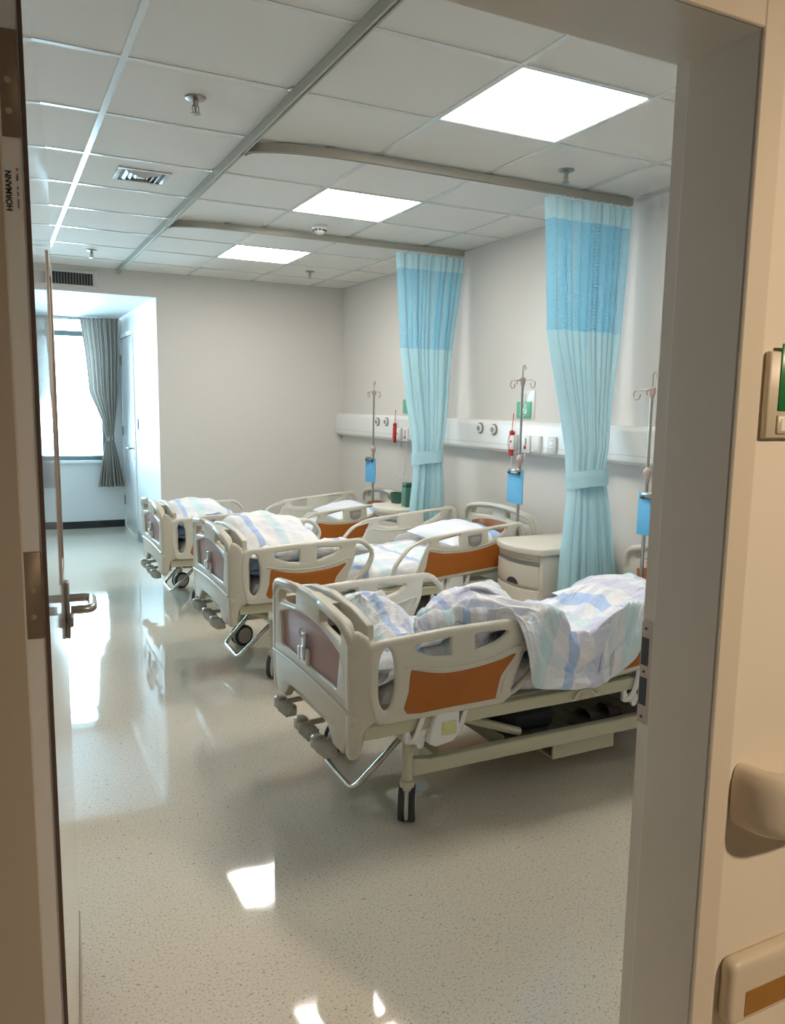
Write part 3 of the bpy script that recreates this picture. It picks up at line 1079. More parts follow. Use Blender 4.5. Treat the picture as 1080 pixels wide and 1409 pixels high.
def make_bed():
    root = empty('hospital_bed', (0, 0, 0))
    up = []                     # parts that rise with the lifting deck
    # ---- footboard
    m = MB()
    half = [(0, .388, .02), (.20, .380, .02), (.235, .345, .02), (.262, .314, .012), (.355, .312, .02), (.385, .372, .03), (.428, .452, .03), (.412, .505, .05),
            (.402, .735, .05), (.352, .786, .05), (.19, .806, .1), (0, .816, .1)]
    slots = []
    for e in (1, -1):
        slots.append(rpoly([(e*.130, .722, .014), (e*.130, .774, .010), (e*.325, .752, .02), (e*.332, .700, .014)], 4))
    top = [(.315-.63*k/10, .662+.052*(1-((k-5)/5)**2)) for k in range(11)]
    win = rpoly([(-.295, .530, .015), (.295, .530, .015), (.318, .655, .01)]+[(a, b_, 0) for a, b_ in top]+[(-.318, .655, .01)], 4)
    m.plate(rpoly(sym(half), 5), slots+[win], 0.0, .036, .010, YZ)
    # the raised lip round the lower apron
    m.tube([(-.003, y, .478+.012*(1-(y/.4)**2)) for y in [.40-.8*k/12 for k in range(13)]], .006, 6)
    for e in (1, -1):
        wing = [(.0, .33, .02), (-.004, .712, .05), (.028, .766, .03), (.066, .742, .05), (.102, .672, .05), (.110, .58, .05), (.108, .432, .015), (.058, .412, .03), (.046, .33, .02), (.03, .312, .01), (.006, .312, .01)]
        m.plate(rpoly(wing, 4), [], .368, .424, .020, lambda x, z, t, e=e: (x, e*t, z))
        m.tube(spline([(.012, e*.125, .792), (-.002, e*.16, .802), (-.006, e*.24, .797), (-.004, e*.33, .783), (.006, e*.385, .745), (.016, e*.40, .70)], 5), .0165, 10)
    back = [(0, .43, 0), (.385, .43, .02), (.385, .700, .006), (.345, .704, .006), (.343, .760, .01), (.20, .792, .05), (0, .808, .1)]
    m.plate(rpoly(sym(back), 4), [], .092, .122, .006, YZ)
    m.box(.03, .095, -.34, .34, .44, .50).box(.03, .095, .33, .37, .44, .72).box(.03, .095, -.37, -.33, .44, .72).box(.03, .095, -.10, .10, .70, .785)
    fb = m.build('footboard', MT['ivory_shaded'], root, 50)
    up.append(fb)
    top2 = [(.322-.644*k/10, .668+.052*(1-((k-5)/5)**2)) for k in range(11)]
    pn = MB().plate([Vector((-.30, .524)), Vector((.30, .524))]+[Vector(p) for p in top2], [], .014, .022, .002, YZ).build('panel', MT['mauve'], fb)
    pn['label'] = 'mauve inset panel'
    cm = MB()
    cm.box(-.004, .016, -.035, .035, .525, .585, b=.003).box(-.006, .010, -.012, .014, .58, .645, b=.004).box(-.016, -.004, -.030, -.004, .545, .60, b=.003).box(-.016, -.004, .006, .032, .538, .59, b=.003)
    cm.tube([(-.006, .001, .63), (-.018, .001, .645), (-.018, .001, .66), (-.006, .001, .665)], .004, 6)
    c = cm.build('chart_clip', MT['white'], fb)
    c.location = (0, .03, 0)
    c['label'] = 'white chart clip on the mauve panel'
    # ---- headboard
    m = MB()
    half = [(0, .42, 0), (.40, .42, .03), (.432, .47, .05), (.432, .742, .07), (.372, .80, .06), (.19, .828, .1), (0, .838, .1)]
    slots = [rpoly([(e*.085, .752, .014), (e*.085, .800, .012), (e*.325, .780, .03), (e*.352, .742, .02)], 4) for e in (1, -1)]
    m.plate(rpoly(sym(half), 5), slots, 1.945, 1.99, .013, YZ)
    m.tube(spline([(1.94, .41, .70), (1.936, .395, .76), (1.934, .34, .795), (1.934, .18, .820), (1.934, 0, .828), (1.934, -.18, .820), (1.934, -.34, .795), (1.936, -.395, .76), (1.94, -.41, .70)], 4), .015, 8)
    hb = m.build('headboard', MT['ivory'], root, 50)
    up.append(hb)
    t3 = [(.325-.65*k/10, .690+.042*(1-((k-5)/5)**2)) for k in range(11)]
    p = MB().plate([Vector((-.30, .50)), Vector((.30, .50))]+[Vector(q) for q in t3], [], 1.939, 1.9448, .002, YZ).build('panel', MT['brownor'], hb)
    p['label'] = 'orange-brown inset panel'

    # ---- side rails
    def rail(kind, e):
        m = MB()
        if kind == 'foot':
            out = rpoly([(.090, .424, .05), (.066, .55, .2), (.070, .722, .055), (.36, .740, .2), (.765, .747, .10), (.848, .66, .10), (.80, .555, .08), (.70, .485, .08), (.61, .425, .06)], 6)
            oval = [(.134+.034*cos(a), .585+.112*math.copysign(abs(sin(a))**.9, sin(a))) for a in [2*pi*k/28 for k in range(28)]]
            s1 = rpoly([(.236, .694, .012), (.384, .706, .008), (.387, .637, .008), (.32, .642, .06), (.252, .668, .02)], 4)
            s2 = rpoly([(.484, .708, .008), (.640, .704, .010), (.585, .668, .05), (.488, .640, .008)], 4)
            op = spline([(.722, .713), (.765, .706), (.808, .66), (.792, .61), (.75, .553), (.695, .503), (.648, .470), (.662, .520), (.695, .595), (.715, .65)], 3, True)
            inl = spline([(.210, .454), (.215, .53), (.222, .600), (.235, .607), (.30, .590), (.382, .579), (.50, .585), (.60, .600), (.648, .614), (.655, .606), (.62, .566), (.596, .535), (.584, .495), (.575, .460), (.565, .453), (.40, .452)], 3, True)
            lip = spline([(.20, .62), (.30, .605), (.382, .597), (.50, .602), (.60, .62), (.66, .638), (.682, .628), (.64, .565), (.61, .52), (.60, .47)], 4)
            holes, mp = [oval, s1, s2, op], (lambda x, z, t: (x, e*t, z))
        else:
            out = rpoly([(1.10, .440, .05), (.985, .452, .03), (.935, .475, .02), (.958, .575, .10), (1.05, .672, .12), (1.20, .712, .15), (1.84, .716, .06), (1.872, .66, .04), (1.872, .50, .08), (1.80, .445, .05)], 6)
            op = spline([(.968, .485), (.985, .565), (1.055, .645), (1.13, .682), (1.185, .690), (1.175, .655), (1.13, .57), (1.105, .50), (1.085, .468), (1.02, .468)], 3, True)
            s1 = rpoly([(1.245, .676, .012), (1.392, .692, .008), (1.394, .628, .008), (1.33, .632, .06), (1.26, .655, .02)], 4)
            s2 = rpoly([(1.595, .692, .008), (1.735, .690, .010), (1.68, .652, .05), (1.598, .626, .008)], 4)
            ov = [(1.812+.024*cos(a), .60+.085*sin(a)) for a in [2*pi*k/24 for k in range(24)]]
            holes, mp = [op, s1, s2, ov], (lambda x, z, t: tilt((x, e*t, z)))
            inl = spline([(1.150, .470), (1.165, .54), (1.180, .615), (1.20, .622), (1.28, .600), (1.40, .588), (1.52, .588), (1.64, .605), (1.715, .622), (1.722, .61), (1.70, .55), (1.695, .49), (1.688, .466), (1.60, .464), (1.30, .464)], 3, True)
            lip = spline([(1.165, .63), (1.20, .638), (1.28, .616), (1.40, .605), (1.52, .605), (1.64, .621), (1.735, .642)], 4)
        m.plate(out, holes, .400, .430, .0125, mp)
        for tt in (.431, .399):
            m.tube([mp(p[0], p[1], tt) for p in lip], .0042, 6)
        r = m.build('side_rail', MT['ivory'], root, 50)
        up.append(r)
        i = MB().plate(inl, [], .424, .4325, .002, mp).build('inlay', MT['orange'], r)
        i['label'] = 'orange inlay of the side rail'
        if kind == 'head':
            if e < 0:
                pd = rpoly([(1.445, .685, .012), (1.545, .688, .012), (1.537, .628, .015), (1.515, .612, .01), (1.478, .612, .01), (1.453, .628, .015)], 4)
                k = MB().plate(pd, [], .428, .437, .003, mp).build('control_pad', MT['grey'], r)
                k['label'] = 'grey control pad'
                dd = spline([(1.465, .665), (1.525, .667), (1.520, .64), (1.47, .64)], 3, True)
                MB().plate(dd, [], .436, .4385, .001, mp).build('pad_face', MT['gplastic'], r)
            pr = rpoly([(1.36, .480, .012), (1.36, .545, .015), (1.40, .572, .015), (1.66, .572, .02), (1.69, .54, .02), (1.69, .480, .012)], 4)
            k = MB().plate(pr, [], .392, .4005, .003, mp).build('control_panel', MT['white'], r)
            for xx in (1.40, 1.62):
                MB().plate(rpoly([(xx, .50, .006), (xx+.05, .50, .006), (xx+.05, .53, .006), (xx, .53, .006)], 3), [], .388, .393, .002, mp).build('button', MT['grey'], r)
        # release mechanism under the rail
        ox = 0.0 if kind == 'foot' else 1.0
        dzt = SL*.36*(1 if kind == 'head' else 0)
        bx = MB()
        bx.plate(rpoly([(.300+ox, .325, .015), (.335+ox, .445+dzt, .01), (.425+ox, .445+dzt, .01), (.430+ox, .345, .02), (.40+ox, .318, .02), (.33+ox, .308, .015)], 4), [], .385, .428, .008, lambda x, z, t: (x, e*t, z))
        b_ = bx.build('release_box', MT['white'], root, 50)
        up.append(b_)
        l = MB().box(.352+ox, .412+ox, -.4298, -.4275, .348, .398, b=.0008).build('label', MT['label'], b_)
        if e > 0:
            l.data.transform(Matrix.Scale(-1, 4, (0, 1, 0)))
        for (xa, xb) in ((.275, .255), (.452, .435)):
            am = MB().tube(spline([(xa+ox+.02, e*.405, .445+dzt), (xa+ox, e*.412, .40), (xb+ox, e*.405, .345), (xb+ox-.02, e*.39, .33)], 5), .013, 8, flat=.6)
            up.append(am.build('linkage_arm', MT['white'], root, 50))
        am = MB()
        am.plate(rpoly([(.222+ox, .325, .01), (.222+ox, .385, .006), (.236+ox, .385, .006), (.245+ox, .35, .01), (.29+ox, .36, .012), (.305+ox, .335, .012), (.295+ox, .300, .01), (.275+ox, .298, .01), (.268+ox, .318, .005)], 3), [], .38, .398, .003, lambda x, z, t: (x, e*t, z))
        for (x, z) in ((.243, .338), (.262, .328), (.287, .318)):
            am.lathe([(.006, 0), (.006, .004), (.003, .005)], 10, Matrix.Translation((x+ox, e*.398, z)) @ Matrix.Rotation(-e*pi/2, 4, 'X'))
        up.append(am.build('rail_bracket', MT['white'], root, 50))
    for kind in ('foot', 'head'):
        for e in (-1, 1):
            rail(kind, e)
    # ---- deck
    m = MB()
    for e in (-1, 1):
        m.box(.06, 1.0, min(e*.365, e*.40), max(e*.365, e*.40), .368, .418, b=.004)
        v = MB().box(1.0, 1.93, min(e*.365, e*.40), max(e*.365, e*.40), .368, .418, b=.004)
        m.add([(x, y, z+(x-PV)*SL*.25) for x, y, z in v.v], v.f)
    m.box(.06, 1.0, -.37, .37, .41, .425)
    v = MB().box(1.0, 1.92, -.37, .37, .41, .425)
    m.add([tilt(p) for p in v.v], v.f)
    for x in (.30, .75, 1.2, 1.65):
        m.box(x, x+.04, -.36, .36, .375, .41)
    m.box(.035, .075, -.37, .37, .335, .43, b=.004)
    up.append(m.build('deck', MT['olive'], root, 40))
    # ---- base frame
    m = MB()
    for e in (-1, 1):
        m.plate(rpoly([(.285, .165, .01), (.285, .236, .01), (.36, .222, .05), (1.86, .222, .01), (1.86, .165, .01), (.42, .165, .05)], 5), [], .298, .338, .006, lambda x, z, t, e=e: (x, e*t, z))
        for x in (.265, 1.84):
            m.lathe([(.020, .135), (.020, .345), (.016, .350)], 14, Matrix.Translation((x, e*.335, 0)))
            m.lathe([(.027, .135), (.027, .158), (.022, .162)], 14, Matrix.Translation((x, e*.335, 0)))
        m.tube([(.12, e*.17, .372), (.262, e*.325, .335)], .016, 8)
        m.tube([(.46, e*.27, .355), (.80, e*.27, .225)], .018, 8)
        m.tube([(1.32, e*.27, .365), (1.66, e*.27, .225)], .018, 8)
    m.box(.248, .288, -.325, .325, .300, .335, b=.004).box(1.82, 1.86, -.325, .325, .30, .335, b=.004)
    m.box(.40, .44, -.31, .31, .17, .215, b=.004).box(1.72, 1.76, -.31, .31, .17, .215, b=.004)
    m.build('base_frame', MT['olive'], root, 40)
    # underbed rack, hanging box, hooks
    m = MB()
    m.box(.70, 1.66, -.30, .30, .178, .186)
    for a in ((.70, .71, -.30, .30), (1.65, 1.66, -.30, .30), (.70, 1.66, .292, .30)):
        m.box(a[0], a[1], a[2], a[3], .186, .235)
    for k in range(12):
        m.box(.74+k*.075, .748+k*.075, -.30, .30, .186, .190)
    m.build('underbed_rack', MT['rack'], root, 0)
    m = MB()
    m.box(.955, 1.275, -.298, -.288, .088, .175).box(.955, 1.275, .10, .11, .088, .175).box(.955, 1.275, -.288, .10, .088, .096).box(1.265, 1.275, -.288, .10, .096, .175)
    m.build('hanging_box', MT['olive'], root, 0)
    for e in (-1, 1):
        for x in (.94, 1.44):
            m = MB().tube(spline([(x, e*.402, .395), (x+.005, e*.406, .382), (x+.02, e*.408, .378), (x+.032, e*.407, .392), (x+.05, e*.404, .408), (x+.09, e*.404, .412), (x+.115, e*.406, .395), (x+.13, e*.408, .384), (x+.145, e*.406, .395)], 4), .0035, 6)
            up.append(m.build('bag_hook', MT['white'], root, 60))
    # ---- castors
    for (x, e, rz) in ((.265, -1, 1.05), (.265, 1, .35), (1.84, -1, .4), (1.84, 1, 1.3)):
        T = Matrix.Translation((x, e*.335, 0)) @ Matrix.Rotation(rz, 4, 'Z')
        c_ = MB()
        c_.box(-.026, .040, -.011, .011, .062, .128, b=.008, T=T)
        c_.box(-.02, .02, -.016, .016, .118, .140, b=.006, T=T)
        c_.lathe([(.058, -.0095), (.064, -.006), (.064, .006), (.058, .0095)], 28, T @ Matrix.Translation((.012, 0, .066)) @ Matrix.Rotation(pi/2, 4, 'X'))
        cs = c_.build('castor', MT['hub'], root, 45)
        for s in (-1, 1):
            TT = T @ Matrix.Translation((.012, s*.021, .066)) @ Matrix.Rotation(pi/2, 4, 'X')
            MB().lathe([(.050, -.010), (.062, -.010), (.066, -.005), (.066, .005), (.062, .010), (.050, .010)], 28, TT).build('tyre', MT['rubber'], cs, 50)
            MB().lathe([(.050, -.0106), (.050, .0106), (.03, .0125), (.012, .0125)], 24, TT if s < 0 else TT @ Matrix.Rotation(pi, 4, 'X')).build('wheel_disc', MT['hub'], cs, 50)
    # ---- foot cranks
    for y, tl in ((.215, .0), (-.035, .05), (-.215, -.05)):
        m = MB()
        m.tube([(.07, y+.03, .300), (.01, y+.03, .298)], .011, 10)
        T = Matrix.Translation((-.012, y, .290)) @ Matrix.Rotation(tl, 4, 'X') @ Matrix.Rotation(.10, 4, 'Z')
        m.box(-.022, .020, -.072, .066, -.020, .016, b=.007, T=T)
        for k in range(5):
            m.box(-.027, .023, -.062+k*.018, -.052+k*.018, -.024, .020, b=.004, T=T)
        m.box(-.024, .024, .030, .072, -.024, .028, b=.008, T=T)
        ck = m.build('crank', MT['gplastic'], root, 40)
        MB().lathe([(.010, -.003), (.010, .002), (.006, .004)], 12, T @ Matrix.Translation((-.024, .052, .004)) @ Matrix.Rotation(-pi/2, 4, 'Y')).build('cap', MT['hub'], ck)
        up.append(ck)
    # ---- brake pedal bar
    MB().tube(fillet3([(.27, .045, .30), (.092, .035, .118), (.092, -.235, .110), (.27, -.26, .285)], .035, 6), .0115, 12).build('pedal_bar', MT['chrome'], root, 60)
    return root, up


bed0, up0 = make_bed()
names_up = set(o.name for o in up0)
BL = ['hospital bed nearest the doorway, with the rumpled quilt spilling over its side rail',
      'middle hospital bed, between the two bedside cabinets, with a folded quilt at its foot',
      'hospital bed farthest from the doorway, beside the window bay corner']
beds = [bed0]
for k in (1, 2):
    beds.append(copy_tree(bed0))
for k, (bd, (x0, yc, dz)) in enumerate(zip(beds, BEDS)):
    bd.location = (x0, yc, 0)
    tag(bd, BL[k], 'hospital bed', 'adjustable hospital beds')
    for ch in bd.children:
        if any(ch.name == n or ch.name.rsplit('.', 1)[0] == n.rsplit('.', 1)[0] for n in names_up):
            ch.location.z += dz


# the far head rail of the nearest bed is folded down
for ch in bed0.children:
    if ch.name.startswith('side_rail') and ch.data.vertices[0].co.x > .9 and ch.data.vertices[0].co.y > 0:
        ch.location.z -= .27
        ch.location.y += .012


# ------------------------------------------------------------------ bedding
def lens(mb, cx, cy, hx, hy, zb, zt, p=10, q=2.5, amp=.0, fs=8, seed=0, nx=48, ny=36, tl=None, uvo=(0, 0), bot=.12):
    """soft closed body: flat underside at zb, domed top zt, superelliptic edge"""
    th = zt-zb
    def prof(s, t):
        d = max(0, (1-abs(s)**p))*max(0, (1-abs(t)**p))
        return d**(1/q)
    for side in (1, 0):
        def fn(a, c, side=side):
            s = -cos(pi*a)*.35+(2*a-1)*.65 if False else sin((a-.5)*pi)*.45+(2*a-1)*.55
            t = sin((c-.5)*pi)*.45+(2*c-1)*.55
            w = prof(s, t)
            x, y = cx+hx*s, cy+hy*t
            n = noise.noise(Vector((x*fs, y*fs, seed)))*amp + abs(noise.noise(Vector((x*fs*1.3+4, y*fs*.8, seed+3))))*amp*1.2 + noise.noise(Vector((x*fs*3, y*fs*3, seed+9)))*amp*.35
            z = zb+th*bot*0 + (th*(.45+.55*w) + n*w if side else th*.45*(1-w))
            if tl is not None:
                z += max(0, x-tl[0])*tl[1]
            return (x, y, z)
        mb.grid(fn, nx, ny, lambda a, c: (uvo[0]+hx*2*a, uvo[1]+hy*2*c))
    return mb


ML = ['mattress with banded sheet on the bed nearest the doorway, mostly under its quilt', 'mattress with rumpled blue banded sheet on the middle bed', 'mattress with banded sheet on the bed farthest from the doorway']
for k, (x0, yc, dz) in enumerate(BEDS):
    o = lens(MB(), .982, 0, .845, .372, .424, .545, p=22, q=2.2, amp=.014, fs=5, seed=k*7, nx=90, ny=50, tl=(PV, SL)).build('mattress', MT['sheet'], None, 60)
    o.location = (x0, yc, dz)
    crease(o, .13, .016, 1)
    tag(o, ML[k], 'mattress', 'mattresses on the beds')
PLL = ['pillow half hidden under the quilt on the bed nearest the doorway', 'blue and white pillow at the head of the middle bed', 'blue and white pillow at the head of the farthest bed']
for k, (x0, yc, dz) in enumerate(BEDS):
    px = 1.58 if k == 0 else 1.61
    o = lens(MB(), px, 0, .20, .31, .548, .548+(.075 if k == 0 else .13), p=2.6, q=1.7, amp=.012, fs=7, seed=k*5+2, nx=34, ny=40, tl=(PV, SL)).build('pillow', MT['bluesheet'], None, 80)
    o.location = (x0, yc, dz)
    tag(o, PLL[k], 'pillow', 'pillows on the beds')

# folded quilts at the feet of the middle and farthest beds
for k in (1, 2):
    x0, yc, dz = BEDS[k]
    q = empty('folded_quilt', (x0, yc, dz), ['', 'thick folded white and blue quilt piled at the foot of the middle bed', 'folded blue and white quilt piled at the foot of the farthest bed'][k], 'quilt', 'folded quilts')
    hh = (.275, .0, .0)[0] if k == 1 else .235
    b0 = .552
    mb = lens(MB(), .42, -.02, .30, .335, b0, b0+.10, p=7, q=2.4, amp=.020, fs=7, seed=k+30, uvo=(.1, .2))
    crease(mb.build('lining', MT['quiltb'], q, 80), .10, .020, 1)
    mb = MB()
    lens(mb, .36, .02, .235, .325, b0+.075, b0+hh, p=5, q=2.2, amp=.026, fs=5, seed=k+40, uvo=(0, 0))
    v0 = len(mb.v)
    for i in range(v0):                       # the pile slopes down towards the near side
        x, y, z = mb.v[i]
        if z > b0+.09:
            mb.v[i] = (x, y, b0+.08+(z-b0-.08)*(1-.45*max(0, min(1, (-y+.10)/.42))**1.3 - .12*max(0, (x-.38)/.2)))
    crease(mb.build('quilt_top', MT['quilt'] if k == 1 else MT['sheet'], q, 80), .16, .018, 1)
    mb = MB()
    lens(mb, .50, -.285, .36, .085, b0+.075, b0+.165, p=4, q=2, amp=.018, fs=8, seed=k+50, nx=60, ny=24, uvo=(.3, .05))
    crease(mb.build('rolled_edge', MT['quilt'] if k == 1 else MT['quiltb'], q, 80), .12, .016, 1)

x0, yc, dz = BEDS[0]
o = lens(MB(), .46, -.12, .33, .23, .548, .655, p=6, q=2.2, amp=.016, fs=7, seed=77, uvo=(.2, .1)).build('blanket', MT['sheet'], None, 80)
o.location = (x0, yc, 0)
tag(o, 'pale blanket seen through the foot rail slots of the nearest bed', 'blanket')
